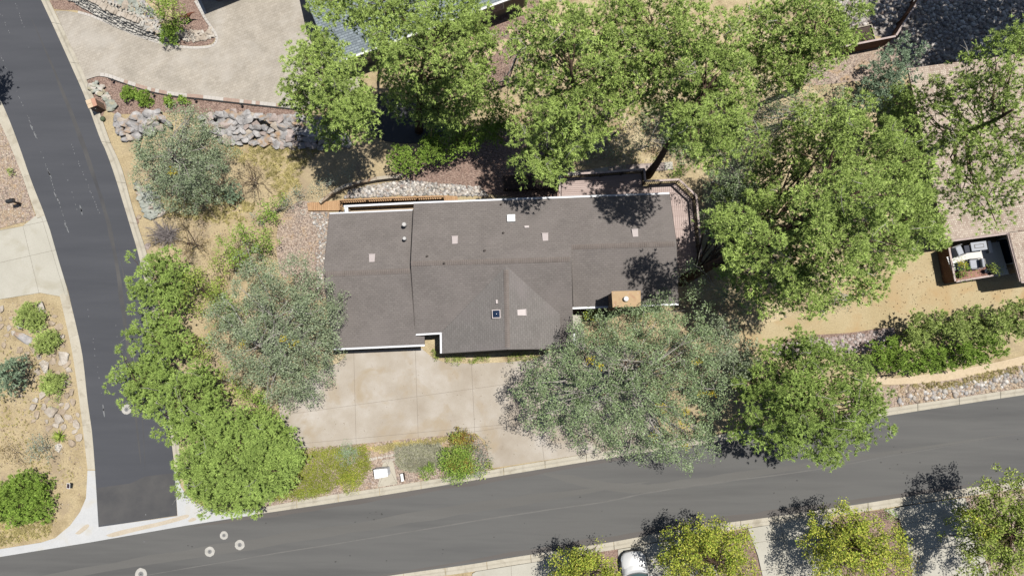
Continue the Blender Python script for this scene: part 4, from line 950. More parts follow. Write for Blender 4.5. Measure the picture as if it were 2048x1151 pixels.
for q in ([(1123, 357), (1284, 347), (1286, 372), (1296, 372), (1297, 402), (1123, 408)], [(1298, 368), (1350, 367), (1384, 400), (1396, 558), (1346, 562), (1326, 470), (1298, 402)]): mb.prism([(p.x, p.y) for p in pts(q, zd - .05)], 0.02, zd - 0.045)
mb.build('joists', mFascia, deck)
rl = railing('railing', 'dark deck railing with an angled corner around the pinkish deck', pts([(1118, 400), (1119, 357), (1200, 353), (1283, 346.5), (1285, 370), (1351, 367), (1385, 399), (1390, 460), (1396, 526)], zd), 1.2, zd, 1.6, 0.15, mDarkWood, None, mRail, top_w=0.14)
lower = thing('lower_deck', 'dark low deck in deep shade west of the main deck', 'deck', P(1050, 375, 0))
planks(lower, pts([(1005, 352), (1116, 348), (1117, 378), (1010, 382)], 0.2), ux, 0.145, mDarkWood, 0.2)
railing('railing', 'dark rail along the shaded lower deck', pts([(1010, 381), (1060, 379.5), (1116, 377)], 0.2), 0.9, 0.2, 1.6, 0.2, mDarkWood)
cw = MB().prism(pts([(1130, 346), (1345, 324), (1346, 340), (1290, 344), (1200, 347), (1132, 352)], 0.03), 0.0, 0.03).build('stone_walk', mJoint); cw['kind'] = 'structure'
ps = [pts([(1132, 345), (1240, 330), (1345, 323), (1346, 338), (1240, 344), (1134, 352)], 0.07)]
for x in range(1160, 1340, 28): ps = cut(ps, P(x, 320), P(x + 1, 355), 0.03)
for q in ps: MB().prism([(p[0], p[1]) for p in q], 0.03, 0.07 + random.uniform(-.01, .01)).build('slab', mDriveGrey if random.random() < .4 else mRockRose, cw)
# timber edging
tw = thing('timber_wall', 'curved weathered timber retaining wall above the river stones', 'wall', P(720, 375, 0))
tl = [(640, 405), (666, 384.5), (688, 372.5), (721, 363.5), (754, 357), (778, 354), (799, 352.5)]
for i in range(6):
    a, b = P(*tl[i], 0.5), P(*tl[i + 1], 0.5); d = (b - a).normalized() * 0.012
    for z_, m_ in ((0.12, mTimber), (0.32, mTimber), (0.50, mTimber)):
        MB().beam(Vector((a.x, a.y, z_)) + d, Vector((b.x, b.y, z_)) - d, 0.24, 0.17).build('timber', m_, tw)
hs = thing('hose_reel', 'coiled pale garden hose lying at the west end of the boardwalk', 'hose', P(606, 424, 0))
mb = MB()
for r_, z_ in ((0.20, .03), (0.15, .03), (0.18, .08)): mb.tube([P(606.5, 424.5, 0) + Vector((r_ * math.cos(t * .524), r_ * math.sin(t * .524), z_)) for t in range(13)], 0.022, 6, False)
mb.build('coil', plain('hose_pale', (0.42, 0.38, 0.33), 0.6), hs)

# ------------------------------------------------------------------ neighbouring buildings
def simple_house(name, label, sw, ang, Lx, Ly, ze, zr, mr, mw, gut=True, ov=0.45, ridge_along_x=True, par=None):
    """gabled house; sw = eave corner (south-west) in the place"""
    t = thing(name, label, 'house', (sw.x, sw.y, 0)); x = Vector((math.cos(ang), math.sin(ang), 0)); y = Vector((-x.y, x.x, 0))
    o = Vector((sw.x, sw.y, 0)); q = lambda a, b, z: o + x * a + y * b + Vector((0, 0, z))
    rf = thing('roof', None, None); rf.parent = t; rf.matrix_parent_inverse = t.matrix_basis.inverted()
    MB().prism([q(0, 0, ze), q(Lx, 0, ze), q(Lx, Ly / 2, zr), q(0, Ly / 2, zr)], -0.16).build('roof_slope', mr, rf)
    MB().prism([q(0, Ly / 2, zr), q(Lx, Ly / 2, zr), q(Lx, Ly, ze), q(0, Ly, ze)], -0.16).build('roof_slope', mr, rf)
    for a, b in ((q(ov, ov, 0), q(Lx - ov, ov, 0)), (q(Lx - ov, ov, 0), q(Lx - ov, Ly - ov, 0)), (q(Lx - ov, Ly - ov, 0), q(ov, Ly - ov, 0)), (q(ov, Ly - ov, 0), q(ov, ov, 0))):
        wall('wall', a, b, 0.0, ze - 0.2, 0.2, mw, t)
    for xx in (ov, Lx - ov): MB().add([q(xx, ov, ze - .2), q(xx, Ly - ov, ze - .2), q(xx, Ly / 2, zr - .25)], [(0, 1, 2)]).build('gable', mw, t)
    if gut:
        gutter(q(0, 0, ze), q(Lx, 0, ze), 0.17, -y, mWhite, t); gutter(q(0, Ly, ze), q(Lx, Ly, ze), 0.17, y, mWhite, t)
    return t, q
nsw = P(664, 126, 2.9); nse = P(1005, 0, 2.9); nd = nse - nsw
nh, nq = simple_house('house', 'blue-grey shingled house mostly hidden behind the tall pines', nsw, math.atan2(nd.y, nd.x), 15.5, 9.0, 2.9, 4.7, mRoofBlue, mSiding)
for a_ in (3.0, 7.0, 12.5):
    c_ = nq(a_, 0.45, 0); u_ = Vector((math.cos(math.atan2(nd.y, nd.x)), math.sin(math.atan2(nd.y, nd.x)), 0)); n_ = Vector((u_.y, -u_.x, 0))
    f = MB().box(c_ + n_ * .12 + Vector((0, 0, 1.6)), (1.5, 0.06, 1.2), math.atan2(u_.y, u_.x)).build('window', mWhite, nh)
    MB().box(c_ + n_ * .16 + Vector((0, 0, 1.6)), (1.36, 0.03, 1.06), math.atan2(u_.y, u_.x)).build('pane', mGlass, f)
gs = P(408, 27.5, 0); gz = 3.0
gc = Vector((gs.x + SUNV.x * gz, gs.y + SUNV.y * gz, 0)); gu = (P(475, 0) - P(408, 27)).normalized()
simple_house('garage', 'neighbouring garage standing just above the paved drive', gc, math.atan2(gu.y, gu.x), 7.5, 7.0, gz, 4.0, mRoofBlue, mSiding)
# neighbour's house with the variegated roof, courtyard below it
rh = thing('house', 'house with variegated pink and tan shingle roof around a sunken courtyard', 'house', P(1990, 400, 0))
rr_ = thing('roof', None, None); rr_.parent = rh; rr_.matrix_parent_inverse = rh.matrix_basis.inverted()
zr3 = 3.0
sl = [P(1891, 481, zr3), P(2018, 464, zr3), P(2210, 438, zr3), P(2190, 262, 3.9), P(1852, 308, 3.9)]
MB().prism(sl, -0.16).build('roof_slope', mRoofTan, rr_)
MB().prism([P(1852, 308, 3.9), P(2190, 262, 3.9), P(2160, 92, zr3), P(1816, 137, zr3)], -0.16).build('roof_slope', mRoofTan, rr_)
MB().prism([P(2018.6, 465, zr3 - .01), P(2043, 562, zr3 - .01), P(2210, 540, zr3 - .01), P(2210, 439, zr3 - .01)], -0.16).build('roof_slope', mRoofTan, rr_)
def eaves(a, b, out): 
    gutter(P(*a, zr3), P(*b, zr3), 0.13, out, mRail, rh)
eaves((1891, 481), (2018, 464), Sx); eaves((2018, 466), (2043, 562), Wx); eaves((2043, 562), (2210, 540), Sx)
def wpx(a, b, h0, h1, m=None): wall('wall', P(*a, 0), P(*b, 0), h0, h1, 0.2, m or mStucco, rh)
wpx((1885, 470), (1990, 455), 0, 2.75); wpx((1990, 455), (2012, 545), 0, 2.75); wpx((2012, 545), (2160, 522), 0, 2.75); wpx((1885, 470), (1818, 190), 0, 2.75); wpx((1818, 190), (2080, 160), 0, 2.75)
for a, b, t in (((1885, 470), (1990, 455), 0.5), ((1990, 455), (2012, 545), 0.55)):
    p, q = P(*a, 0), P(*b, 0); c = p.lerp(q, t); d = (q - p).normalized(); n_ = Vector((d.y, -d.x, 0)); rz = math.atan2(d.y, d.x)
    f = MB().box(c + n_ * .12 + Vector((0, 0, 1.1)), (1.9, 0.06, 2.1), rz).build('patio_door', mWhite, rh)
    MB().box(c + n_ * .16 + Vector((0, 0, 1.1)), (1.76, 0.03, 1.96), rz).build('pane', mGlass, f)
ZF = 0.95                                  # the courtyard lies on a raised terrace
court = MB().prism(pts([(1896, 498), (1998, 483), (2018, 548), (1912, 563)], ZF), 0.0, ZF).build('courtyard_floor', mat('courtyard_white_concrete', [(0.56, 0.55, 0.53), (0.63, 0.62, 0.60)], 0.8, 0.9, 0.2, 0.06, 10)); court['kind'] = 'structure'
MB().prism(pts([(1908, 540), (1982, 530), (1986, 550), (1913, 561)], ZF + .006), ZF - .02, ZF + .006).build('tile_strip', mat('terracotta_floor', [(0.26, 0.135, 0.105), (0.33, 0.185, 0.15)], 1.5, 0.85, 0.2, 0.12, 10), court)
def board_fence(name, label, a, b, h, m, group=None, cap=None, z=0.0, bw=0.145, t=0.03):
    a, b = P(*a, z), P(*b, z); d = b - a; L = d.length; d.normalize(); n = Vector((-d.y, d.x, 0)); rz = math.atan2(d.y, d.x)
    root = thing(name, label, 'fence', a, 0, group); k = int(L / bw); me = None
    for i in range(k):
        p = a + d * (bw * (i + .5)); hh = h + random.uniform(-.012, .012)
        if me is None:
            o = MB().box((0, 0, h / 2), (bw - .012, t, h)).build('board', m, root); o.matrix_parent_inverse = Matrix.Translation(-a); me = o.data
        else:
            o = bpy.data.objects.new('board', me); C.objects.link(o); o.parent = root; o.matrix_parent_inverse = Matrix.Translation(-a)
        o.location = p; o.rotation_euler = (0, 0, rz); o.scale = (1, 1, hh / h)
    for zz in (0.3, h - .3): MB().beam(a + n * .045 + Vector((0, 0, zz)), b + n * .045 + Vector((0, 0, zz)), 0.05, 0.09).build('rail', m, root)
    k = max(1, round(L / 2.4))
    for i in range(k + 1):
        p = a + d * (L * i / k) + n * .11; MB().box((p.x, p.y, (h + .04) / 2), (0.09, 0.09, h + .04), rz).build('post', m, root)
    if cap: MB().beam(a + Vector((0, 0, h + .035)), b + Vector((0, 0, h + .035)), 0.13, 0.04).build('coping', cap, root)
    return root
board_fence('fence', 'brown board fence closing the courtyard on its west side', (1874, 501), (1886, 566), 1.4, mFence, None, mRail)
board_fence('fence', 'low brown board fence along the courtyard south edge', (1889, 566.5), (1966, 553.5), 1.3, mFence, None, mRail)
board_fence('fence', 'tall brown board fence standing in front of the raised planter', (1654, 115), (1768, 92.5), 1.6, mFence, None, mRail)
board_fence('fence', 'brown board fence running north from the fence corner into shade', (1769, 91), (1822, 8), 1.6, mFence, None, mRail)
mCush = plain('grey_cushion', (0.34, 0.36, 0.40), 0.9, 0.15, var=0.08); mCushD = plain('dark_cushion', (0.05, 0.055, 0.07), 0.9, 0.15)
def soft(mb_, c, size, rz=0.0, M=None): return mb_.box(c, size, rz, M)
def patio_chair(label, px, py, rz):
    p = P(px, py, ZF); t = thing('patio_chair', label, 'chair', p, 0, 'grey lounge chairs in the courtyard'); Q = Matrix.Rotation(rz, 3, 'Z')
    f = lambda v: p + Q @ Vector(v)
    MB().box(f((0, 0, .36)), (0.62, 0.66, 0.16), rz).build('seat', mCush, t, bevel=0.04)
    MB().box(f((0, -.36, .62)), (0.62, 0.16, 0.55), M=Q @ Matrix.Rotation(R(-14), 3, 'X')).build('backrest', mCush, t, bevel=0.04)
    for s in (-1, 1):
        MB().box(f((s * .36, -.02, .56)), (0.06, 0.74, 0.035), rz).build('armrest', mBlack, t)
        for y in (-.34, .32): MB().box(f((s * .36, y, .27)), (0.045, 0.045, 0.54), rz).build('leg', mBlack, t)
    MB().box(f((0, 0, .265)), (0.7, 0.68, 0.03), rz).build('frame', mBlack, t)
patio_chair('grey cushioned lounge chair beside the white slatted rack', 1909, 503, R(-70))
patio_chair('grey cushioned lounge chair next to the dark side table', 1942, 529, R(95))
def table(name, label, px, py, w_, d_, h, rz, m, top_in=None, cat='table'):
    p = P(px, py, ZF); t = thing(name, label, cat, p); Q = Matrix.Rotation(rz, 3, 'Z')
    MB().box(p + Vector((0, 0, h - .03)), (w_, d_, 0.06), rz).build('tabletop', m, t, bevel=0.01)
    for a in (-1, 1):
        for b in (-1, 1): q = p + Q @ Vector((a * (w_ / 2 - .07), b * (d_ / 2 - .07), (h - .06) / 2)); MB().box(q, (0.06, 0.06, h - .06), rz).build('leg', mBlack, t)
    if top_in:
        MB().box(p + Vector((0, 0, h + .006)), (w_ * .62, d_ * .46, 0.012), rz).build('inset', mBlack, t); MB().box(p + Vector((0, 0, h + .016)), (w_ * .52, d_ * .30, 0.012), rz).build('inset', mCush, t)
    return t
table('patio_table', 'pale grey rectangular fire table with dark inset frame', 1948, 494, 1.1, 0.62, 0.55, R(7), mCush, True)
table('side_table', 'small dark side table in front of the lounge chair', 1957, 525, 0.45, 0.40, 0.45, R(10), mBlack)
table('bench', 'narrow white bench beside the fire table', 1972, 495, 0.22, 0.85, 0.45, R(8), mWhite, None, 'bench')
table('ottoman', 'black square ottoman left of the fire table', 1928, 499, 0.42, 0.5, 0.4, R(8), mCushD, None, 'ottoman')
table('low_table', 'dark low table under the orange flowers', 1914, 533, 0.5, 0.6, 0.4, R(10), mCushD)
t = thing('slatted_rack', 'white slatted rack against the courtyard west fence', 'rack', P(1900, 527, ZF))
for i in range(9): p = P(1898 + i * 1.15, 514 + i * 3.1, ZF + .35); MB().box(p, (0.34, 0.06, 0.03), R(8)).build('slat', mWhite, t)
MB().beam(P(1897, 513, ZF + .17), P(1908, 541, ZF + .17), 0.05, 0.32).build('frame', mWhite, t)
for i, (px, py, lb) in enumerate([(2003, 552, 'white lattice panel leaning in the shade, left one of a pair'), (2024, 549, 'white lattice panel leaning in the shade, right one of a pair')]):
    t = thing('lattice_panel', lb, 'lattice', P(px, py, 0)); b_ = P(px, py, 0.1); u = Vector((math.cos(R(8)), math.sin(R(8)), 0)); v = Vector((0.1, 0.5, 0.86)).normalized()
    for j in range(3): MB().beam(b_ + u * (j - 1) * .3, b_ + u * (j - 1) * .3 + v * 1.0, 0.06, 0.03).build('stile', mSiding, t)
    for j in range(4): MB().beam(b_ - u * .33 + v * (j * .33), b_ + u * .33 + v * (j * .33), 0.06, 0.03).build('slat', mSiding, t)
def pot(px, py, r, h, m, label):
    p = P(px, py, ZF); t = thing('planter_pot', label, 'pot', p); MB().lathe(p, [(r * .7, 0), (r, h * .9), (r * 1.08, h * .9), (r * 1.08, h), (r * .9, h), (r * .85, h * .85)], 14).build('pot', m, t, True); return t
mClay = plain('clay', (0.24, 0.13, 0.08), 0.8)
pot(1919, 548, 0.24, 0.4, mClay, 'round clay pot by the courtyard corner'); pot(1968, 542, 0.15, 0.3, mCushD, 'dark small pot on the terracotta floor'); pot(1977, 541, 0.17, 0.32, mCushD, 'dark pot beside the leafy courtyard plant')
# raised planter and railing at the back
pl = thing('raised_planter', 'raised garden bed with pale frame behind the brown fence', 'planter', P(1715, 75, 0))
pq = [(1686, 96), (1680, 66), (1740, 52), (1748, 82)]
for i in range(4): MB().beam(P(*pq[i], .25), P(*pq[(i + 1) % 4], .25), 0.06, 0.5).build('board', mTimber, pl)
MB().prism(pts(pq, 0.4), 0.0, 0.4).build('soil', mDarkWood, pl)
ir = railing('iron_railing', 'black iron railing with thin pickets between the pines', pts([(978, 182), (1010, 172), (1047, 158)], 0), 1.1, 0, 1.6, 0.12, mBlack, None, mBlack, top_w=0.04)
fs = MB().prism(pts([(960, 120), (1000, 80), (1055, 20), (1075, 20), (1030, 95), (985, 135)], 0.012), 0, 0.012).build('stone_path', mDuff); fs['kind'] = 'structure'
mFlag = mat('flagstone', [(0.40, 0.30, 0.20), (0.48, 0.39, 0.28)], 1.4, 0.9, 0.15, 0.15, 9)
for (px, py, r) in [(967, 112, 11), (983, 104, 10), (1001, 94, 9), (1010, 84, 8), (1024, 62, 9), (1034, 46, 9), (1050, 24, 10)]:
    q = [(px + r * random.uniform(.75, 1.15) * math.cos(k * 1.047 + .3), py + r * random.uniform(.7, 1.0) * math.sin(k * 1.047 + .3)) for k in range(6)]
    MB().prism(pts(q, 0.06), 0.0, 0.06).build('flagstone', mFlag, fs)

# ------------------------------------------------------------------ street furniture and small things
def manhole(px, py, r, label, m=mCurb):
    p = P(px, py, RZ); t = thing('manhole', label, 'manhole', p); mb = MB(); n = 22; q = []
    for k in range(n): a = 2 * math.pi * k / n; q.append((p.x + r * math.cos(a) * random.uniform(.93, 1.05), p.y + r * math.sin(a) * random.uniform(.93, 1.05)))
    mb.prism(q, RZ - .01, RZ + .008).build('collar', m, t)
    MB().lathe((p.x, p.y, RZ), [(r * .42, 0.0), (r * .42, 0.012), (r * .36, 0.016)], 20).build('cover', plain('iron_cover', (0.15, 0.15, 0.15), .6, .4), t)
    MB().lathe((p.x, p.y, RZ + .016), [(r * .10, 0.0), (r * .09, 0.006)], 8).build('pick_hole', mBlack, t)
mCollar = mat('collar_concrete', [(0.34, 0.33, 0.305), (0.43, 0.415, 0.39)], 3.5, 0.9, 0.2, 0.1, 10)
manhole(448, 1069.5, 0.30, 'manhole with pale collar, uppermost of the three at the junction', mCollar); manhole(479.5, 1088.5, 0.36, 'manhole with pale collar, rightmost of the three at the junction', mCollar)
manhole(419.5, 1102, 0.36, 'manhole with pale collar, lowest of the three at the junction', mCollar); manhole(282, 1147, 0.44, 'large manhole collar cut by the bottom edge of the photo', mCollar); manhole(253, 818, 0.37, 'manhole on the side road under the pine edge', mCollar)
# brick letterbox pillar
h_ = 1.2; q4 = pts([(170.5, 201), (189, 195), (194, 210.5), (177, 217)], h_); pc = sum(q4, Vector()) / 4
pil = thing('letterbox_pillar', 'brick letterbox pillar with two-tone stone cap beside the kerb', 'pillar', (pc.x, pc.y, 0))
MB().prism([((p - pc) * .9 + pc)[:2] for p in q4], 0.0, h_ - .08).build('shaft', mBrick, pil)
m1, m2 = q4[0].lerp(q4[1], .58), q4[3].lerp(q4[2], .58); g_ = (q4[1] - q4[0]).normalized() * .008
l1, l2 = q4[0].lerp(q4[3], .52), m1.lerp(m2, .52); 
for nm, pp, mm in (('cap_stone', [q4[0], m1 - g_, l2 - g_ + (q4[1] - q4[2]) * .012, l1 + (q4[1] - q4[2]) * .012], mPillarA), ('cap_stone', [l1 - (q4[1] - q4[2]) * .012, l2 - g_ - (q4[1] - q4[2]) * .012, m2 - g_, q4[3]], mPillarA), ('cap_stone', [m1 + g_, q4[1], q4[2], m2 + g_], mPillarB)):
    MB().prism([(p.x, p.y) for p in pp], h_ - .08, h_, True).build(nm, mm, pil)
dm = (q4[3] + q4[2]) / 2; dd = (q4[2] - q4[3]).normalized(); no = Vector((dd.y, -dd.x, 0))
o = MB().box((dm.x - no.x * .005, dm.y - no.y * .005, .85), (0.26, 0.06, 0.22), math.atan2(dd.y, dd.x)).build('letterbox_door', mBlack, pil)
MB().box((dm.x + no.x * .03, dm.y + no.y * .03, .9), (0.05, 0.03, 0.02), math.atan2(dd.y, dd.x)).build('handle', mMetal, o)
# black kerbside mailbox
p = P(43, 408, 0); mbx = thing('mailbox', 'black mailbox on a post in the gravel west of the side road', 'mailbox', p)
MB().box(p + Vector((0, 0, .5)), (0.1, 0.1, 1.0), R(12)).build('post', mDarkWood, mbx)
b_ = MB(); n = 10; L = .27; Q = Matrix.Rotation(R(14), 3, 'Z'); pr = [(-.14, 0), (-.14, .16)] + [(-.14 * math.cos(math.pi * k / n), .16 + .12 * math.sin(math.pi * k / n)) for k in range(1, n)] + [(.14, .16), (.14, 0)]
vs = [p + Q @ Vector((s * L, a, 1.0 + z)) for s in (-1, 1) for a, z in pr]; k_ = len(pr)
b_.add(vs, [tuple(range(k_)), tuple(range(2 * k_ - 1, k_ - 1, -1))] + [(i, i + k_, (i + 1) % k_ + k_, (i + 1) % k_) for i in range(k_)]); b_.build('box', mBlack, mbx)
MB().box(p + Q @ Vector((.275, 0, 1.1)), (0.02, 0.24, 0.2), R(14)).build('door', mFascia, mbx); MB().box(p + Q @ Vector((.05, .155, 1.2)), (0.16, 0.015, 0.05), R(14)).build('flag', mRust, mbx)
# cluster mailbox
zt = 1.45; q4 = pts([(747, 938.5), (773.5, 936), (775.5, 952), (749.5, 957)], zt); pc = sum(q4, Vector()) / 4
cb = thing('cluster_mailbox', 'white metal cluster mailbox on a pedestal on the small concrete pad', 'mailbox', (pc.x, pc.y, 0))
MB().prism([((p - pc) * .95 + pc)[:2] for p in q4], 0.45, zt - .05, True).build('cabinet', mWhite, cb)
s1, s2 = q4[0].lerp(q4[1], .38), q4[3].lerp(q4[2], .38); e_ = (q4[1] - q4[0]).normalized() * .007
MB().prism([(p.x, p.y) for p in (q4[0], s1 - e_, s2 - e_, q4[3])], zt - .05, zt, True).build('lid', mWhite, cb); MB().prism([(p.x, p.y) for p in (s1 + e_, q4[1], q4[2], s2 + e_)], zt - .05, zt, True).build('lid', mWhite, cb)
MB().box((pc.x, pc.y, .28), (0.22, 0.22, .36), 0.1).build('pedestal', mMetal, cb); MB().box((pc.x, pc.y, .13), (0.4, 0.35, .04), 0.1).build('base_plate', mMetal, cb)
dd = (q4[2] - q4[1]).normalized(); no = Vector((-dd.y, dd.x, 0)); no = no if no.x > 0 else -no; mm_ = (q4[1] + q4[2]) / 2
for i in range(3):
    for j in range(2): MB().box((mm_.x - no.x * .012 + dd.x * (j - .5) * .24, mm_.y - no.y * .012 + dd.y * (j - .5) * .24, .62 + i * .28), (0.22, 0.03, 0.26), math.atan2(dd.y, dd.x)).build('letter_door', mGutter, cb)
zt = 0.75; q4 = pts([(800.5, 947.5), (805.5, 946), (807.8, 961), (802.6, 962.2)], zt); pc = sum(q4, Vector()) / 4
up = thing('utility_pedestal', 'slim white utility pedestal next to the mailbox pad', 'pedestal', (pc.x, pc.y, 0))
MB().prism([((p - pc) * .88 + pc)[:2] for p in q4], 0.0, zt - .06).build('body', mDarkWood, up); MB().prism([(p.x, p.y) for p in q4], zt - .06, zt, True).build('cap', mWhite, up)
# path lights along the drive edge
for i, (px, py, lb) in enumerate([(231, 164, 'black path light at the west end of the drive edging'), (312, 191.5, 'black path light above the two round green shrubs'), (396, 203, 'black path light above the oak crown'), (488, 213, 'black path light above the boulder wall')]):
    p = P(px, py, 0); t = thing('path_light', lb, 'path light', p, 0, 'path lights along the paved drive')
    MB().tube([p, p + Vector((0, 0, .45))], 0.018, 6).build('stem', mBlack, t); MB().lathe(p + Vector((0, 0, .42)), [(0.11, 0), (0.03, .09), (0.02, .1)], 12).build('shade', mBlack, t)
# solar panel
p = P(147, 968, 0); sp = thing('solar_panel', 'small solar panel with white frame standing in the sandy yard', 'solar panel', p)
MB().box(p + Vector((0, 0, .55)), (0.24, 0.40, .03), M=Matrix.Rotation(R(-8), 3, 'Z') @ Matrix.Rotation(R(14), 3, 'X')).build('frame', mWhite, sp); MB().box(p + Vector((0, 0, .572)), (0.19, 0.34, .012), M=Matrix.Rotation(R(-8), 3, 'Z') @ Matrix.Rotation(R(14), 3, 'X')).build('cells', plain('solar_cells', (0.05, 0.035, 0.04), .3), sp)
MB().tube([p, p + Vector((0, 0, .54))], 0.02, 6).build('post', mBlack, sp)
# rusted animal sculpture
zb = .75; ps_ = thing('metal_sculpture', 'rusted steel animal sculpture with long tail on the gravel by the drive', 'sculpture', P(375, 32, 0))
spine = [(360, 33, .95, .05), (363, 32.5, 1.0, .075), (366, 33, .92, .06), (369, 34, .8, .085), (373, 33, .72, .15), (377, 30, .74, .14), (380.5, 27.5, .8, .08), (384, 25.5, .88, .05), (390, 24.5, 1.0, .02)]
MB().tube([P(a, b, z) for a, b, z, r in spine], [r for *_, r in spine], 10).build('body', mRust, ps_, True)
MB().tube([P(357, 33.6, .93), P(360, 33, .95)], [.01, .045], 8).build('snout', mRust, ps_, True)
for a, b, c_, d_ in ((371, 34, 366, 38.5), (373, 36, 370, 41), (377, 31, 378, 35), (375.5, 31.5, 374, 29)):
    MB().tube([P(a, b, .7), P((a + c_) / 2 + 1, (b + d_) / 2, .4), P(c_, d_, .0)], [.06, .04, .025], 6).build('leg', mRust, ps_, True)
for s in (-1, 1): MB().tube([P(363, 32.5 + s, 1.02), P(364.5, 32.5 + s * 3, 1.16)], [.025, .006], 5).build('ear', mRust, ps_)
# barrel cactus by the pillar
p = P(208, 239, 0); bc = thing('barrel_cactus', 'small round green cactus at the kerb below the pillar', 'cactus', p)
b_ = MB(); n = 24; prof = [(.10, 0), (.17, .07), (.19, .16), (.16, .25), (.09, .31), (.02, .32)]; vs = []
for r_, z in prof:
    for k in range(n): a = 2 * math.pi * k / n; q = r_ * (1 + (.10 if k % 2 else -.08)); vs.append(p + Vector((q * math.cos(a), q * math.sin(a), z)))
b_.add(vs, [(i * n + k, i * n + (k + 1) % n, (i + 1) * n + (k + 1) % n, (i + 1) * n + k) for i in range(len(prof) - 1) for k in range(n)]); b_.build('ribbed_body', plain('cactus_green', (0.075, 0.10, 0.05), .8), bc)
# ------------------------------------------------------------------ white car
mCar = plain('white_car_paint', (0.78, 0.79, 0.80), 0.25, 0.5, var=0.01, k=.30); mBonnet = plain('white_bonnet_paint', (0.78, 0.79, 0.80), 0.25, 0.5, var=0.01, k=.30); mTyre = plain('tyre_rubber', (0.02, 0.02, 0.02), 0.9); mTrim = plain('black_trim', (0.025, 0.026, 0.03), 0.5, .4); mWind = plain('windscreen_glass', (0.05, 0.085, 0.085), 0.04, 0.7, var=0.0); mLamp = plain('headlamp', (0.42, 0.46, 0.50), 0.12, 0.6, var=.02)
ch = math.atan2(-(P(1270, 1140) - P(1263.5, 1102)).x * -1, 1) ; hv = (P(1264, 1102, .7) - P(1272, 1151, .7)); hv.z = 0; hv.normalize(); side_ = Vector((hv.y, -hv.x, 0))
front = P(1263.5, 1100.5, .6); cc0 = Vector((front.x, front.y, 0)) - hv * 2.32
car = thing('car', 'white car parked nose-in towards the street, half outside the photo', 'car', cc0)
Lc = lambda x, y, z: cc0 + side_ * x + hv * y + Vector((0, 0, z))
st = [(2.32, .50, .40, .60), (2.27, .66, .34, .66), (2.14, .80, .28, .73), (1.9, .89, .25, .82), (1.4, .93, .25, .91), (.95, .94, .25, .98), (0, .94, .25, 1.0), (-1.3, .93, .25, 1.0), (-1.9, .90, .27, .98), (-2.15, .84, .3, .92), (-2.3, .70, .38, .82)]
b_ = MB(); vs = []; ring = lambda w_, z0, z1: [(-w_ * .86, z0), (-w_ * .98, z0 + .12), (-w_, z0 + (z1 - z0) * .55), (-w_ * .95, z1 - .07), (-w_ * .80, z1), (-w_ * .4, z1 + .025), (0, z1 + .035), (w_ * .4, z1 + .025), (w_ * .80, z1), (w_ * .95, z1 - .07), (w_, z0 + (z1 - z0) * .55), (w_ * .98, z0 + .12), (w_ * .86, z0)]
for y, w_, z0, z1 in st: vs += [Lc(a, y - (abs(a) / .94) ** 2 * (.16 if y > 1.8 else 0), z) for a, z in ring(w_, z0, z1)]
n = 13; b_.add(vs, [(i * n + k, i * n + (k + 1) % n, (i + 1) * n + (k + 1) % n, (i + 1) * n + k) for i in range(len(st) - 1) for k in range(n)] + [tuple(range(n - 1, -1, -1)), tuple((len(st) - 1) * n + k for k in range(n))])
o = b_.build('body', mCar, car, True); s_ = o.modifiers.new('round', 'SUBSURF'); s_.levels = 2; s_.render_levels = 2
hood = MB(); vs = []
for j in range(6):
    y = .98 + j * .235; 
    for i in range(7): a = -1 + i / 3.0; w_ = .80 - .14 * (j / 5) ** 2; z = 1.005 - .055 * (j) - .004 * j * j + .035 * (1 - a * a); vs.append(Lc(a * w_, y - a * a * .12 * (j / 5) - a * a * .10, z + .02))
hood.add(vs, [(j * 7 + i, j * 7 + i + 1, (j + 1) * 7 + i + 1, (j + 1) * 7 + i) for j in range(5) for i in range(6)]).build('bonnet', mCar, car, True).modifiers.new('t', 'SOLIDIFY').thickness = .02
sm = MB()
for s in (-1, 1): sm.tube([Lc(s * (.815 - .14 * (j / 5) ** 2), .98 + j * .235 - .12 * (j / 5) - .10, 1.03 - .055 * j - .004 * j * j) for j in range(6)], .012, 4, False)
sm.tube([Lc(a * .66, 2.155 - a * a * .22 + .012, .665) for a in (-1, -.66, -.33, 0, .33, .66, 1)], .014, 4, False); sm.build('bonnet_seam', mTrim, car)
cab = MB(); vs = []; cs_ = [(.86, .80, 1.0), (.18, .62, 1.42), (-.9, .61, 1.45), (-1.55, .58, 1.36), (-2.05, .74, 1.0)]
roof_v = [Lc(s * w_, y, z) for y, w_, z in cs_[1:4] for s in (-1, 1)]
cab.add(roof_v + [v - Vector((0, 0, .04)) for v in roof_v], [(0, 1, 3, 2), (2, 3, 5, 4), (0, 6, 7, 1), (4, 5, 11, 10), (0, 2, 8, 6), (2, 4, 10, 8), (1, 7, 9, 3), (3, 9, 11, 5)]).build('roof', mCar, car)
ws = MB(); vs = []
for j in range(5):
    f = j / 4
    for i in range(9): a = -1 + i / 4; vs.append(Lc(a * (.80 - .18 * f), .93 - .75 * f - a * a * (.16 * (1 - f) + .04), 1.02 + .40 * f - .02 * a * a))
ws.add(vs, [(j * 9 + i, (j + 1) * 9 + i, (j + 1) * 9 + i + 1, j * 9 + i + 1) for j in range(4) for i in range(8)]).build('windscreen', mWind, car, True)
cl = MB(); vs = []
for j in range(2):
    for i in range(9): a = -1 + i / 4; vs.append(Lc(a * .80, (.97 if j == 0 else .88) - a * a * .17, 1.035 - .015 * a * a))
cl.add(vs, [(i, 9 + i, 9 + i + 1, i + 1) for i in range(8)]).build('cowl', mTrim, car)
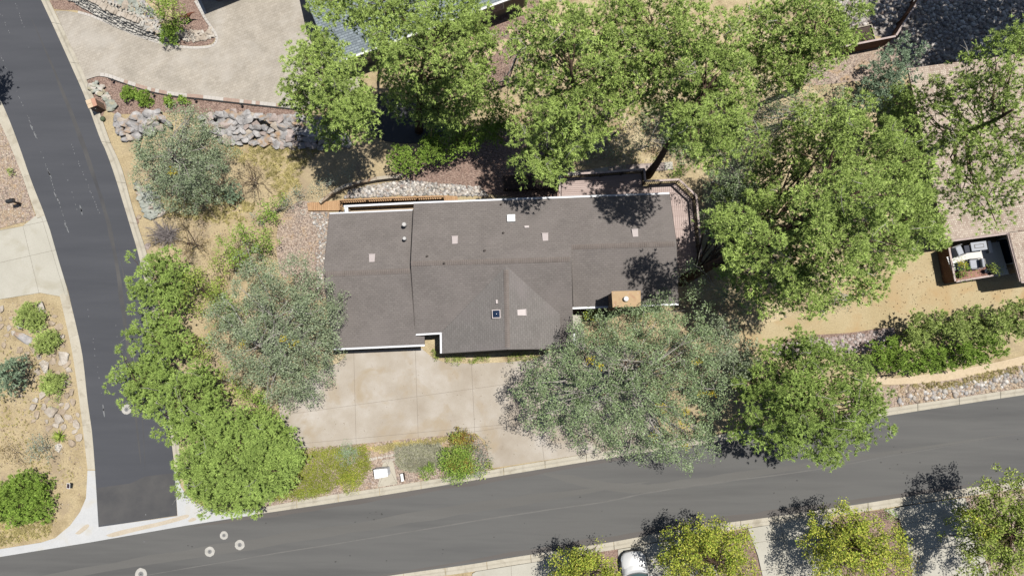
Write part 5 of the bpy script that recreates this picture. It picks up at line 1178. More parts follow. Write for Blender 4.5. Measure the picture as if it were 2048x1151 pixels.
for s in (-1, 1):
    MB().add([Lc(s * .80, .78, 1.0), Lc(s * .62, .16, 1.41), Lc(s * .61, -.9, 1.44), Lc(s * .58, -1.5, 1.35), Lc(s * .76, -1.95, 1.0)], [(0, 1, 2, 3, 4)]).build('side_window', mWind, car)
    MB().beam(Lc(s * .81, .80, .99), Lc(s * .63, .16, 1.42), .05, .04).build('pillar', mTrim, car)
    m_ = MB().box(Lc(s * 1.02, .62, 1.0), (.16, .10, .13), math.atan2(hv.y, hv.x) - R(90)).build('wing_mirror', mCar, car, bevel=.03); MB().box(Lc(s * .93, .62, .96), (.08, .05, .05), math.atan2(hv.y, hv.x) - R(90)).build('mirror_arm', mTrim, m_)
    vs = [Lc(s * x, y, z) for x, y, z in ((.56, 2.21, .60), (.76, 2.05, .62), (.86, 1.83, .70), (.84, 1.72, .78), (.72, 1.90, .77), (.55, 2.12, .70))]
    MB().add(vs, [(0, 1, 2, 3, 4, 5)] if s > 0 else [(5, 4, 3, 2, 1, 0)]).build('headlight', mLamp, car)
    for y in (1.42, -1.38):
        wv = thing('wheel', None, None); wv.parent = car; wv.matrix_parent_inverse = car.matrix_basis.inverted()
        c0, c1 = Lc(s * .72, y, .33), Lc(s * .935, y, .33); MB().tube([c0, c1], .33, 20).build('tyre', mTyre, wv); MB().tube([c1 - side_ * s * .05, c1 + side_ * s * .012], .21, 14).build('rim', mMetal, wv)
MB().add([Lc(-.72, -2.0, 1.02), Lc(.72, -2.0, 1.02), Lc(.56, -1.57, 1.35), Lc(-.56, -1.57, 1.35)], [(0, 1, 2, 3)]).build('rear_window', mWind, car)
MB().box(Lc(0, 2.25, .48), (.9, .12, .16), math.atan2(hv.y, hv.x) - R(90)).build('grille', mTrim, car)
# ------------------------------------------------------------------ stones
# boulder walls: every boulder a stone of its wall
def boulder_wall(label, poly, n, rmin, rmax, mats, zlo, zhi, ylo, yhi, mind, seed, loc, fill=None):
    rr = random.Random(seed); t = thing('boulder_wall', label, 'wall', P(*loc, 0))
    for (x, y) in scatter(poly, n, mind, rr):
        r = rr.uniform(rmin, rmax); f = min(1, max(0, (yhi - y) / (yhi - ylo)))
        m = rr.choices([m for m, _ in mats], [w_ for _, w_ in mats])[0]
        rock('stone', x, y, r, m, t, zlo + (zhi - zlo) * f, rr.uniform(.6, .95), rr.uniform(1.1, 1.65), rr.gauss(0.15, 0.5))
    return t
bw = boulder_wall('wall of big grey boulders below the gravel bed, right of the oak', [(405, 232), (470, 226), (560, 234), (640, 236), (690, 258), (700, 290), (640, 296), (590, 297), (540, 290), (470, 288), (440, 282), (412, 262)], 160, 7.0, 12.5, [(mRockGrey, .80), (mRockRose, .12), (mRockPale, .08)], 0.05, .75, 232, 296, 9.6, 3, (550, 265))
bw2 = boulder_wall('short wall of grey boulders between pillar and oak', [(228, 234), (262, 236), (300, 226), (318, 222), (335, 245), (330, 256), (290, 262), (268, 280), (250, 284), (238, 262)], 30, 7.5, 14, [(mRockGrey, .8), (mRockPale, .2)], 0.05, .5, 225, 284, 10.5, 4, (280, 250))
boulder_wall('line of pale greenish stones beside the pillar gravel', smooth_poly([(176, 174), (190, 164), (206, 174), (216, 190), (230, 206), (232, 222), (222, 222), (212, 204), (202, 190), (184, 180)], 1), 40, 3.5, 7.5, [(mRockGreen, .7), (mRockWhite, .3)], .02, .2, 165, 222, 4.8, 5, (205, 190))
boulder_wall('pile of jagged pale greenish rocks under the oak by the road', [(274, 366), (300, 375), (318, 395), (330, 425), (322, 432), (292, 436), (285, 410), (276, 392)], 62, 4.5, 8.5, [(mRockGreen, .85), (mRockPale, .15)], .05, .25, 366, 436, 5.2, 6, (300, 405))
# dry-stone retaining wall of the neighbour's planting island
rw = thing('retaining_wall', 'dry-stacked grey stone retaining wall curving along the paved drive', 'wall', P(260, 55, 0))
foot = [(120, -8), (148, 6), (175, 21), (205, 40), (230, 53), (260, 66), (295, 78), (330, 85), (362, 84)]
fe, fl_ = resample(smooth_poly(foot, 4), 200); rr = random.Random(9)
for crs in range(6):
    zc = .1 + crs * .2; x = rr.uniform(0, 4)
    lim = 199 if crs < 2 else 178 - crs * 7
    while x < lim:
        Ls = rr.uniform(3.0, 7.0); i0, i1 = int(x), min(199, int(x + Ls))
        if i1 <= i0 or i1 > lim: break
        a, b = P(*fe[i0], 0), P(*fe[i1], 0); d = (b - a).normalized(); nrm = Vector((-d.y, d.x, 0)); bk = nrm * (.05 + crs * .13 + rr.uniform(-.05, .05))
        mb = MB().beam(a + bk + nrm * .14 + Vector((0, 0, zc)) + d * .015, b + bk + nrm * .14 + Vector((0, 0, zc)) - d * .015, .44 + rr.uniform(-.05, .05), rr.uniform(.20, .245))
        mb.v = [tuple(Vector(v) + Vector((rr.gauss(0, .02), rr.gauss(0, .02), rr.gauss(0, .014)))) for v in mb.v]
        mb.build('stone', mWallStone if crs < 5 else mRockPale, rw, bevel=.025); x += Ls
fo = [(v.x, v.y) for v in fe[::8]]; bk_ = [(a + 9, b - 25) for a, b in fo]
for z_, o_ in ((.42, 9), (.86, 17)): MB().prism(pts([(a + o_ * .35, b - o_) for a, b in fo] + bk_[::-1], z_), 0.0, z_).build('core', mWallStone, rw)
for (x, y) in scatter([(160, -15), (205, -5), (262, 22), (320, 50), (326, 66), (300, 62), (250, 38), (205, 14), (165, -8)], 110, 4.0, rr):
    rock('stone', x, y, rr.uniform(2.8, 4.6), mRockWhite if rr.random() < .25 else rr.choice([mRockPale, mWallStone]), rw, .85, .4, 1.5)
isl = raised('island_soil', [(140, -20), (170, 0), (205, 22), (240, 40), (290, 62), (320, 72), (340, 72), (345, 40), (340, -40), (130, -60)], mDuff, .55)
gp = thing('rock_pile', 'greenish grey rubble behind the dry-stone retaining wall', 'rocks', P(270, 20, .5))
for (x, y) in scatter([(180, -30), (265, -30), (300, 15), (325, 45), (300, 50), (250, 26), (200, 2)], 110, 5.0, rr): rock('stone', x, y, rr.uniform(4.5, 8.5), rr.choice([mRockGreen, mRockGreen, mRockPale, mRockGrey]), gp, .55, .5, 1.3)
gp2 = thing('rock_pile', 'cream and white edging stones at the tip of the gravel island', 'rocks', P(400, 68, 0))
for (x, y) in scatter([(366, 62), (412, 66), (424, 60), (428, 72), (410, 80), (370, 80)], 38, 4.2, rr): rock('stone', x, y, rr.uniform(3.2, 6.5), rr.choice([mRockWhite, mRockPale, mRockPale]), gp2, .02, .6, 1.4)
rock('stone', 420, 68, 7.5, mRockPale, gp2, .02, .7, 1.3)

# boulders of the sandy yard: separate things
mats_y = [mRockPale, mRockTan, mRockTan, mRockTan, mRockPale]
GY = 'boulders scattered in the sandy yard west of the side road'
special = {(85, 615): ('white angular boulder touching the uppermost round shrub', mRockWhite, 11, 1.3), (50, 675): ('long grey boulder lying below the uppermost round shrub', mRockGrey, 13, 2.3), (128, 714): ('large cream boulder near the kerb between two round shrubs', mRockWhite, 13, 1.3), (90, 732): ('large cream boulder left of the lowest round shrub', mRockWhite, 11, 1.4), (103, 823): ('largest rounded grey-tan boulder below the small green plant', mRockPale, 12, 1.3), (118, 836): ('broad flat tan boulder below the largest rounded boulder', mRockPale, 10, 1.3), (26, 665): ('small bright white round stone west of the long grey boulder', mRockWhite, 5, 1.0), (42, 650): ('round pale boulder above the long grey boulder', mRockWhite, 8, 1.2), (158, 874): ('squarish pale boulder right of the yucca', mRockPale, 8, 1.1), (118, 894): ('white boulder directly below the yucca', mRockWhite, 8, 1.3), (71, 799): ('white pointed stone touching a darker rounded boulder', mRockWhite, 6, 1.2), (68, 813): ('rounded grey boulder just under the white pointed stone', mRockPale, 8, 1.3)}
yard = [(85, 615), (110, 632), (104, 646), (119, 654), (126, 672), (126, 690), (128, 714), (106, 721), (90, 732), (79, 713), (100, 710), (108, 707), (50, 675), (42, 650), (18, 656), (26, 665), (3, 617), (1, 638), (23, 636), (2, 653), (15, 670), (63, 661), (81, 660), (88, 654), (75, 743), (136, 753), (136, 727), (122, 725), (138, 739), (68, 699), (40, 699), (54, 708), (71, 799), (68, 813), (88, 813), (103, 823), (124, 808), (124, 823), (118, 836), (137, 834), (142, 841), (154, 848), (94, 842), (98, 855), (74, 830), (96, 801), (158, 874), (144, 885), (118, 894), (144, 782), (135, 790), (120, 787), (87, 789), (146, 803), (135, 813), (156, 829), (67, 841), (128, 853), (132, 766), (140, 770), (112, 850), (150, 862), (30, 770), (40, 790), (118, 748), (8, 690)]
USED = set()
LM = [(60, 632, 'the uppermost round juniper'), (95, 683, 'the middle round juniper'), (106, 764, 'the lowest round juniper'), (120, 872, 'the yucca'), (50, 675, 'the long grey boulder'), (103, 823, 'the largest rounded boulder'), (55, 735, 'the dry brown brush'), (112, 799, 'the small bright green plant'), (8, 750, 'the cut-off conifer'), (80, 893, 'the airy grey-green shrub'), (150, 820, 'the kerb bend'), (140, 745, 'the straight kerb'), (130, 700, 'the large cream kerb boulder'), (10, 640, 'the left edge rocks')]
for q in yard:
    if q in special: lb, m_, r_, el = special[q]
    else:
        m_, r_, el = random.choice(mats_y), random.uniform(4.2, 8), random.uniform(1.05, 1.7)
        lx, ly, ln = min(LM, key=lambda L: (L[0] - q[0]) ** 2 + (L[1] - q[1]) ** 2); dx, dy = q[0] - lx, q[1] - ly
        dr = 'right of' if dx > 2 * abs(dy) else 'left of' if -dx > 2 * abs(dy) else 'below' if dy > 2 * abs(dx) else 'above' if -dy > 2 * abs(dx) else ('lower ' if dy > 0 else 'upper ') + ('right of' if dx > 0 else 'left of')
        lb = ('small ' if r_ < 5.6 else 'mid-sized ') + {mRockPale.name: 'pale', mRockTan.name: 'tan', mRockWhite.name: 'whitish'}[m_.name] + (' oblong' if el > 1.4 else '') + ' boulder ' + dr + ' ' + ln
    if lb in USED:
        b_ = sorted(LM, key=lambda L: (L[0] - q[0]) ** 2 + (L[1] - q[1]) ** 2); lb = 'boulder lying between ' + b_[0][2] + ' and ' + b_[1][2]
    USED.add(lb)
    rock('boulder', q[0], q[1], r_ * 1.12, m_, None, 0.0, random.uniform(.38, .6), el, None, .45, lb, 'boulder', GY)
for lb, q, m_, r_ in (('tan rock at the kerb left of the dead grey shrub', (279, 434), mRockTan, 6), ('reddish flat rock by the kerb under the dead grey shrub', (297, 491), mRockRose, 8), ('rose stone by the timber wall end', (803, 352), mRockRose, 5), ('white stone right of the timber wall', (815, 360), mRockWhite, 4.5)):
    rock('boulder', q[0], q[1], r_, m_, None, 0, .45, 1.5, None, .4, lb, 'boulder')
# white limestone edging by the mailbox
le = thing('stone_edging', 'two rows of white limestone blocks behind the cluster mailbox', 'stones', P(765, 915, 0))
for a, b, n_ in (((736, 919), (790, 908), 11), ((766, 922), (788, 917.5), 5)):
    for i in range(n_): f = i / (n_ - 1); rock('stone', a[0] + (b[0] - a[0]) * f, a[1] + (b[1] - a[1]) * f + random.uniform(-1, 1), random.uniform(3.2, 4.8), mRockWhite, le, .02, .6, 1.5, .15)
for q in [(748, 930), (757, 928), (743, 935), (790, 925), (793, 934), (792, 944), (752, 968), (745, 965), (815, 950), (825, 953), (862, 945), (870, 947), (873, 940), (846, 927), (857, 922), (866, 925), (838, 930), (895, 890), (885, 893), (877, 899)]:
    rock('stone', q[0], q[1], random.uniform(2, 4), mRockWhite if random.random() < .6 else mRockRose, le, 0, .5, 1.4)

# small stones nobody could count
pebbles('river_stones', [[(690, 395), (700, 380), (760, 368), (810, 362), (860, 366), (960, 374), (975, 392), (900, 390), (800, 391)]], 2600, .035, .17, mPebMix)
pebbles('river_stones', [[(616, 425), (655, 426), (655, 500), (640, 500), (630, 450)], [(632, 500), (655, 480), (650, 560), (636, 580)]], 520, .03, .13, mPebMix)
pebbles('river_stones', [[(1545, 690), (1640, 678), (1740, 664), (1785, 656), (1790, 690), (1740, 703), (1640, 707), (1545, 714)]], 1700, .05, .19, mPebPink)
pebbles('river_stones', [[(1785, 778), (1880, 768), (2060, 730), (2060, 770), (1940, 788), (1800, 812)]], 1500, .03, .17, mPebTan)
pebbles('river_stones', [[(1790, 795), (1950, 760), (2055, 740), (2055, 765), (1940, 785), (1800, 808)]], 260, .1, .22, mPebMix)
pebbles('loose_stones', [[(0, 250), (22, 300), (50, 380), (62, 420), (0, 440)], [(0, 425), (66, 425), (50, 445), (0, 452)]], 900, .03, .12, mPebTan)
pebbles('loose_stones', [[(0, 600), (110, 596), (150, 780), (165, 900), (168, 990), (100, 1060), (0, 1090)]], 1300, .02, .075, mPebTan)
pebbles('loose_stones', [[(735, 895), (940, 872), (975, 930), (800, 968), (640, 990), (730, 960)]], 900, .02, .09, mPebPink)
pebbles('loose_stones', [[(420, 225), (560, 232), (640, 238), (636, 244), (420, 240)]], 260, .06, .13, mRockGreen)
pebbles('loose_stones', [[(1770, 0), (2048, 0), (2048, 110), (1940, 116), (1830, 130), (1790, 80)], [(1660, 0), (1790, 0), (1770, 60), (1690, 50)]], 2600, .05, .2, mPebMix)
pebbles('loose_stones', [[(260, 440), (560, 420), (600, 520), (450, 560), (300, 520)], [(1400, 320), (1480, 500), (1380, 620), (1560, 640), (1700, 560)], [(960, 40), (1500, 40), (1500, 320), (1100, 330)]], 1500, .02, .08, mPebTan)
pebbles('fallen_litter', [[(600, 790), (760, 720), (1000, 730), (1100, 840), (1190, 890), (990, 925), (940, 860), (620, 885)]], 220, .010, .032, mPebDark, zf=.07)
pebbles('fallen_litter', [[(1660, 560), (1880, 510), (1890, 570), (2048, 570), (2000, 610), (1720, 660)], [(0, 600), (110, 596), (165, 900), (100, 1060), (0, 1090)], [(280, 440), (560, 400), (600, 520), (450, 600), (300, 520)], [(380, 600), (480, 600), (460, 760), (380, 720)], [(1140, 1112), (1236, 1098), (1232, 1150), (1140, 1150)]], 2600, .012, .05, mPebDark)
# ------------------------------------------------------------------ trees and plants
GP = 'tall pines around the houses'; GS = 'shrubs on the corner slope'
# tall pines
tree('pine_tree', 'tall pine at the right edge of the paved drive, above the boulder wall', 'tree', 'pine', [(620, 110, 52, 11), (665, 150, 62, 12), (610, 185, 40, 9.5), (690, 205, 55, 11), (640, 90, 38, 11.5), (718, 190, 36, 10), (715, 248, 34, 8.5), (600, 210, 28, 8), (662, 250, 36, 8), (585, 170, 22, 8.5)], (688, 262), .24, GP, bare=10)
tree('pine_tree', 'broad pine between the blue-grey roof and the green hedge', 'tree', 'pine', [(800, 70, 60, 13), (880, 60, 66, 13.5), (945, 60, 48, 12.5), (760, 110, 30, 11.5), (930, 130, 60, 10.5), (860, 150, 48, 9), (800, 160, 36, 7.5), (900, 190, 58, 7), (960, 180, 38, 7.5), (790, 205, 24, 5), (850, 215, 30, 5), (885, 225, 34, 4.5), (925, 215, 26, 5), (760, 60, 36, 12.5), (975, 75, 24, 11)], (838, 262), .27, GP, bare=14)
tree('pine_tree', 'pine whose crown hangs over the top edge above the blue-grey roof', 'tree', 'pine', [(690, 5, 45, 13), (750, 0, 50, 13), (830, -20, 55, 13), (640, -10, 30, 12), (920, -30, 50, 13)], (770, 110), .22, GP, bare=6)
tree('pine_tree', 'large open-crowned pine above the north eave, lowest lobe overhanging it', 'tree', 'pine', [(1060, 65, 50, 14), (1120, 40, 62, 15), (1190, 55, 55, 14.5), (1055, 140, 42, 12), (1110, 110, 48, 13), (1190, 130, 58, 13), (1080, 200, 46, 11), (1150, 200, 56, 12), (1235, 180, 42, 11.5), (1060, 250, 42, 10), (1095, 300, 48, 9), (1150, 270, 42, 9.5), (1210, 240, 36, 10), (1060, 330, 34, 7), (1120, 330, 30, 8.5), (1250, 110, 46, 13)], (1148, 262), .30, GP, bare=18)
tree('pine_tree', 'pine with a pale open crown at the top edge, right of the large open pine', 'tree', 'sparse', [(1270, 20, 56, 14), (1330, 10, 56, 14.5), (1380, -10, 40, 13), (1290, 90, 50, 13), (1330, 60, 38, 13), (1240, -10, 50, 13.5), (1225, 90, 50, 12.5), (1285, 150, 46, 11), (1250, 165, 42, 10), (1340, 110, 40, 11.5), (1300, 190, 34, 9)], (1310, 180), .20, GP, bare=14)
tree('pine_tree', 'pine with a rounded crown, its bare leaning trunk rising at the deck corner', 'tree', 'pine', [(1400, 60, 46, 15), (1455, 70, 55, 15), (1345, 130, 40, 13), (1410, 130, 56, 14.5), (1468, 140, 46, 14), (1390, 200, 52, 13.5), (1455, 205, 52, 13.5), (1425, 260, 52, 15), (1370, 255, 38, 13.5), (1480, 255, 36, 15), (1350, 190, 34, 12), (1440, 285, 34, 14.8), (1400, 290, 26, 14)], (1296, 350), .28, GP, bare=14)
tree('pine_tree', 'pine at the top edge left of the brown board fence', 'tree', 'pine', [(1540, 40, 50, 13), (1600, 20, 56, 13.5), (1660, 40, 55, 13), (1570, 100, 52, 12), (1520, 100, 36, 11), (1630, 100, 46, 12), (1690, 60, 36, 12), (1560, 150, 38, 10), (1610, 140, 30, 10.5), (1700, 15, 40, 12.5)], (1590, 180), .25, GP, bare=12)
tree('pine_tree', 'largest spreading pine east of the house, trunk leaning from the deck corner', 'tree', 'pine', [(1560, 330, 62, 6.5), (1650, 300, 66, 9.5), (1735, 275, 62, 14.5), (1800, 300, 56, 13.5), (1850, 350, 52, 13), (1484, 395, 48, 4), (1478, 452, 42, 14), (1488, 500, 36, 14), (1522, 470, 40, 14), (1440, 440, 18, 14), (1570, 420, 70, 9.5), (1660, 400, 70, 15.5), (1750, 390, 68, 15), (1830, 420, 56, 13), (1510, 480, 50, 4.5), (1590, 510, 66, 11), (1680, 490, 66, 14), (1770, 480, 58, 13), (1840, 480, 40, 12), (1560, 580, 52, 9), (1640, 580, 58, 11), (1720, 560, 46, 11.5), (1480, 540, 36, 6), (1880, 460, 30, 11.5), (1620, 235, 40, 8), (1700, 225, 40, 13)], (1362, 562), .34, GP, bare=34, branches=90, lean=1)
tree('pine_tree', 'open pine at the right edge with dark leaning trunk over the pink roof', 'tree', 'sparse', [(1990, 110, 50, 12), (2040, 90, 40, 13), (1900, 190, 48, 9.5), (1960, 200, 58, 11), (2030, 180, 50, 12.5), (1870, 250, 34, 8.5), (1935, 290, 52, 10), (2010, 290, 56, 11.5), (1960, 360, 48, 10), (1840, 300, 34, 8), (1852, 195, 36, 8.5), (2040, 370, 44, 11), (1990, 420, 34, 9.5), (2080, 260, 50, 12), (1900, 400, 30, 8.5)], (1858, 300), .34, GP, bare=30, lean=1, branches=60)
tree('pine_tree', 'dense pine overhanging the north kerb of the main road', 'tree', 'pine2', [(1560, 740, 52, 7.5), (1625, 730, 52, 8.5), (1690, 740, 52, 8), (1500, 770, 34, 6.5), (1540, 810, 48, 7.5), (1610, 810, 60, 9), (1690, 810, 60, 8.5), (1745, 800, 44, 7.5), (1560, 870, 44, 6.5), (1630, 880, 48, 7), (1690, 870, 48, 7), (1740, 850, 34, 6.5), (1610, 690, 36, 7), (1490, 860, 26, 5.5), (1660, 905, 26, 6)], (1590, 822), .26, GP, bare=22)
# low pines beside the side road
GL = 'low pines beside the side road'
def shr(l, k=.92, dx=6): return [(q[0] + dx, q[1], q[2] * k) + tuple(q[3:]) for q in l]
tree('pine_tree', 'uppermost low pine leaning over the side road under the dead shrub', 'tree', 'pine2', shr([(290, 540, 40, 4.2), (325, 530, 34, 4.2), (275, 575, 28, 3.8), (310, 590, 36, 4.2), (270, 600, 22, 3.4), (340, 565, 28, 3.8)]), (325, 580), .14, GL, bare=3)
tree('pine_tree', 'second low pine from the top along the side road', 'tree', 'pine2', shr([(285, 655, 32, 4), (320, 670, 36, 4.2), (275, 680, 26, 3.6), (345, 690, 26, 3.6), (310, 645, 26, 4), (300, 695, 22, 3.4)]), (325, 690), .13, GL, bare=5)
tree('pine_tree', 'rounded low pine above the half-hidden manhole', 'tree', 'pine2', shr([(262, 725, 36, 4.6), (245, 765, 36, 4.4), (285, 770, 42, 5), (270, 800, 34, 4.2), (300, 740, 30, 4.4), (310, 725, 24, 4)]), (300, 775), .15, GL, bare=2)
tree('pine_tree', 'low pine between the rounded pine and the biggest corner pine', 'tree', 'pine2', [(345, 775, 42, 5), (385, 790, 48, 5.4), (350, 825, 44, 5), (400, 830, 42, 5), (335, 860, 30, 4.4), (390, 755, 30, 4.6)], (372, 805), .16, GL, bare=5)
tree('pine_tree', 'biggest dense low pine standing at the road corner', 'tree', 'pine2', [(420, 880, 56, 5.4), (480, 870, 56, 5.8), (530, 885, 50, 5.4), (400, 935, 52, 5), (460, 935, 62, 6), (530, 935, 54, 5.6), (570, 915, 32, 4.6), (430, 985, 46, 4.2), (490, 985, 44, 4.4), (385, 965, 34, 3.8), (545, 965, 30, 4.4)], (470, 930), .2, GL, bare=9, k2=dict(gap=.42))
# oaks
tree('oak_tree', 'grey-green oak at the bend of the side road below the boulder wall', 'tree', 'oak', [(320, 290, 52, 4.2), (375, 265, 52, 4.6), (410, 300, 50, 4.4), (345, 320, 60, 5), (400, 345, 52, 4.4), (310, 345, 42, 3.8), (355, 375, 50, 4), (410, 375, 36, 3.4), (365, 240, 30, 4), (285, 310, 26, 3.6), (330, 395, 26, 3.2), (430, 280, 26, 4)], (362, 330), .2, None, bare=6, accents=[('yellow', [(338, 342, 8, 5.3), (350, 343, 4, 5.2)])])
tree('oak_tree', 'wide grey-green oak covering the west corner of the garage roof', 'tree', 'oak', [(520, 570, 52, 5.5), (580, 560, 52, 5.8), (630, 590, 50, 5.6), (480, 625, 56, 5.2), (550, 630, 62, 6.2), (620, 645, 56, 6), (655, 625, 32, 5.2), (450, 670, 40, 4.6), (510, 695, 58, 5.6), (580, 705, 56, 5.8), (640, 690, 42, 5.2), (545, 755, 46, 4.8), (600, 760, 46, 4.8), (630, 735, 34, 4.6), (490, 740, 34, 4.6), (570, 795, 26, 4), (615, 790, 26, 4), (500, 530, 34, 4.8), (435, 630, 26, 4.4)], (560, 672), .22, None, bare=8, accents=[('yellow', [(565, 680, 7, 6.9), (585, 682, 10, 6.7), (487, 690, 10, 6)])], stems=2)
tree('oak_tree', 'huge grey-green oak spreading over the driveway mouth and front entry', 'tree', 'oak2', [(1155, 668, 24, 5.6), (1190, 665, 42, 6), (1250, 660, 52, 6.2), (1320, 650, 56, 6.2), (1380, 670, 52, 6), (1128, 716, 36, 5.6), (1180, 720, 56, 6.6), (1250, 720, 62, 7), (1330, 720, 62, 7), (1400, 720, 56, 6.6), (1070, 762, 40, 5.2), (1120, 780, 60, 6), (1200, 790, 62, 6.8), (1280, 790, 62, 7), (1350, 790, 60, 6.8), (1415, 780, 46, 6), (1052, 795, 27, 4.8), (1090, 830, 44, 5.2), (1160, 840, 50, 5.8), (1240, 850, 54, 6.2), (1320, 850, 54, 6.2), (1390, 850, 46, 5.8), (1290, 895, 36, 5.2), (1350, 895, 40, 5), (1380, 920, 24, 4.4), (1220, 880, 32, 5.2), (1410, 890, 30, 5), (1325, 612, 34, 5), (1165, 645, 18, 5)], (1262, 768), .3, None, bare=26, stems=3, accents=[('yellow', [(1185, 718, 8, 7.4), (1197, 732, 6, 7.4), (1318, 816, 11, 7.4), (1375, 820, 9, 7.2), (1400, 787, 8, 6.8), (1366, 846, 10, 6.8), (1372, 888, 9, 5.8), (1312, 867, 10, 6.8), (1424, 790, 7, 6.4), (1395, 728, 8, 7.2)])])
tree('oak_tree', 'pale silvery oak on the right flank of the huge oak', 'tree', 'oak', [(1430, 690, 40, 6), (1475, 700, 38, 5.8), (1455, 735, 40, 5.8), (1490, 725, 26, 5.2), (1440, 660, 28, 5.6)], (1452, 712), .14)
tree('oak_tree', 'green scrub oak between rounded pine and largest spreading pine', 'tree', 'oak2', [(1450, 320, 42, 5), (1440, 370, 32, 2.8), (1480, 350, 42, 5), (1445, 415, 38, 2.8), (1490, 400, 36, 5), (1520, 300, 38, 5.4), (1510, 345, 36, 5.2)], (1455, 375), .14, None, bare=8, k2=dict(gap=.5))
tree('oak_tree', 'bluish oak standing against the east deck railing', 'tree', 'sage', [(1446, 455, 28, 2.6), (1428, 490, 24, 2.2), (1455, 500, 30, 3), (1422, 462, 14, 2)], (1432, 476), .1, None, k2=dict(gap=.5))
tree('oak_tree', 'loose scrub oak in the shade south-east of the deck', 'tree', 'thin', [(1400, 590, 34, 3.8), (1450, 610, 36, 4), (1510, 620, 34, 4), (1470, 570, 34, 4.4), (1380, 540, 26, 3.6)], (1450, 590), .1, None, bare=6)
tree('oak_tree', 'grey-green understorey oak beneath the large open pine', 'tree', 'sage', [(1225, 265, 32, 5), (1250, 245, 26, 5), (1240, 290, 24, 4.4), (1205, 285, 22, 4.4)], (1228, 270), .1, None, k2=dict(gap=.55))
tree('oak_tree', 'shaded grey oak below the iron railing', 'tree', 'sage', [(1040, 95, 26, 4.5), (1030, 70, 22, 4.5), (1050, 125, 24, 4.2), (1025, 165, 16, 3.2)], (1038, 110), .09, None, k2=dict(gap=.55))
tree('oak_tree', 'scrub oak with rusty patches left of the blue juniper', 'tree', 'thin', [(1590, 210, 46, 6), (1640, 205, 42, 6), (1560, 240, 36, 5.6), (1610, 250, 36, 6), (1680, 215, 36, 5.4), (1540, 190, 34, 5.4), (1525, 235, 34, 4.6), (1500, 200, 28, 4.4), (1545, 275, 32, 5), (1590, 275, 30, 5.4)], (1610, 225), .13, None, bare=14, accents=[('brown', [(1600, 205, 22, 6.4), (1650, 230, 24, 5.8), (1570, 250, 18, 5.6)])])
tree('oak_tree', 'low grey scrub oak at the edge of the sandy clearing', 'tree', 'sage', [(1680, 592, 28, 3), (1720, 590, 28, 2.8), (1750, 580, 24, 2.6), (1650, 615, 26, 3)], (1700, 592), .08, None, k2=dict(gap=.7))
tree('scrub_oak', 'grey shrub in deep tree shade north of the boardwalk', 'shrub', 'sage', [(632, 378, 14, 1), (645, 372, 16, 1.1), (662, 358, 18, 1.2), (690, 350, 18, 1.2)], None, .04, None, k2=dict(gap=.5))
tree('oak_tree', 'dark oak sprig at the north-west corner of the deck', 'tree', 'sage', [(1118, 335, 20, 3.2), (1128, 318, 18, 3.4), (1112, 352, 12, 2.8)], (1122, 335), .06, None, k2=dict(gap=.6))
# blue junipers
tree('juniper_tree', 'blue-green juniper beside the brown board fence', 'tree', 'blue', [(1805, 105, 34, 4), (1790, 135, 38, 4.6), (1755, 165, 34, 4.4), (1815, 145, 24, 3.8), (1730, 185, 26, 4), (1775, 190, 30, 4), (1745, 215, 20, 3.4)], (1775, 150), .14, None, bare=5)
tree('juniper_tree', 'blue-green conifer cut off by the left edge of the photo', 'tree', 'blue', [(8, 735, 26, 2.6), (25, 755, 22, 2.2), (5, 775, 22, 2), (-10, 750, 24, 2.6), (20, 720, 14, 2)], (6, 750), .1)
tree('juniper_tree', 'small bright pine east of the blue juniper by the pink roof', 'tree', 'pine2', [(1800, 190, 26, 4.4), (1815, 225, 26, 4.6), (1785, 235, 22, 4.2)], (1800, 214), .1)
# yellowing street trees
GY2 = 'yellowing trees along the south kerb'
tree('street_tree', 'yellow-green tree left of the white car', 'tree', 'lime', [(1130, 1130, 28, 3.4), (1165, 1125, 30, 4), (1200, 1135, 32, 3.8), (1180, 1160, 40, 4.2), (1130, 1165, 32, 3.6), (1220, 1150, 22, 3)], None, .1, GY2, branches=40)
tree('street_tree', 'yellow-green tree right of the white car', 'tree', 'lime', [(1365, 1080, 28, 4), (1400, 1070, 32, 4.6), (1440, 1080, 34, 4.4), (1350, 1115, 34, 4.2), (1400, 1110, 42, 5), (1455, 1110, 40, 4.6), (1490, 1090, 22, 3.8), (1370, 1150, 42, 4.4), (1430, 1150, 46, 4.8), (1480, 1140, 34, 4.2), (1438, 1050, 10, 3.6), (1492, 1065, 12, 3.4)], (1425, 1098), .13, GY2, branches=60)
tree('street_tree', 'yellow-green tree between the two right-hand concrete drives', 'tree', 'lime', [(1660, 1060, 32, 4.4), (1700, 1040, 30, 4.4), (1735, 1060, 34, 4.4), (1640, 1095, 32, 4.2), (1690, 1090, 44, 5), (1750, 1095, 38, 4.6), (1790, 1080, 24, 3.8), (1660, 1135, 40, 4.4), (1720, 1140, 46, 4.8), (1780, 1125, 34, 4.2), (1695, 1010, 11, 3.6), (1805, 1115, 18, 3.4)], (1712, 1078), .13, GY2, branches=60)
tree('street_tree', 'green-yellow tree in the lower right corner with a lacy crown', 'tree', 'lime2', [(1975, 988, 28, 5), (2030, 975, 36, 5.2), (1962, 1030, 38, 5), (2012, 1030, 50, 5.8), (1952, 1075, 34, 5), (2000, 1080, 52, 5.8), (2055, 1060, 48, 5.8), (1985, 1125, 46, 5.4), (2045, 1125, 50, 5.6), (2060, 1010, 40, 5.4), (1945, 1050, 18, 4.4), (1950, 1145, 30, 4.6)], (2006, 1068), .14, GY2, branches=80, k2=dict(gap=.36, m='lime2', n=46, s=.12), accents=[('lime', [(1945, 1040, 18, 5.2), (1975, 1065, 16, 5.8)])])
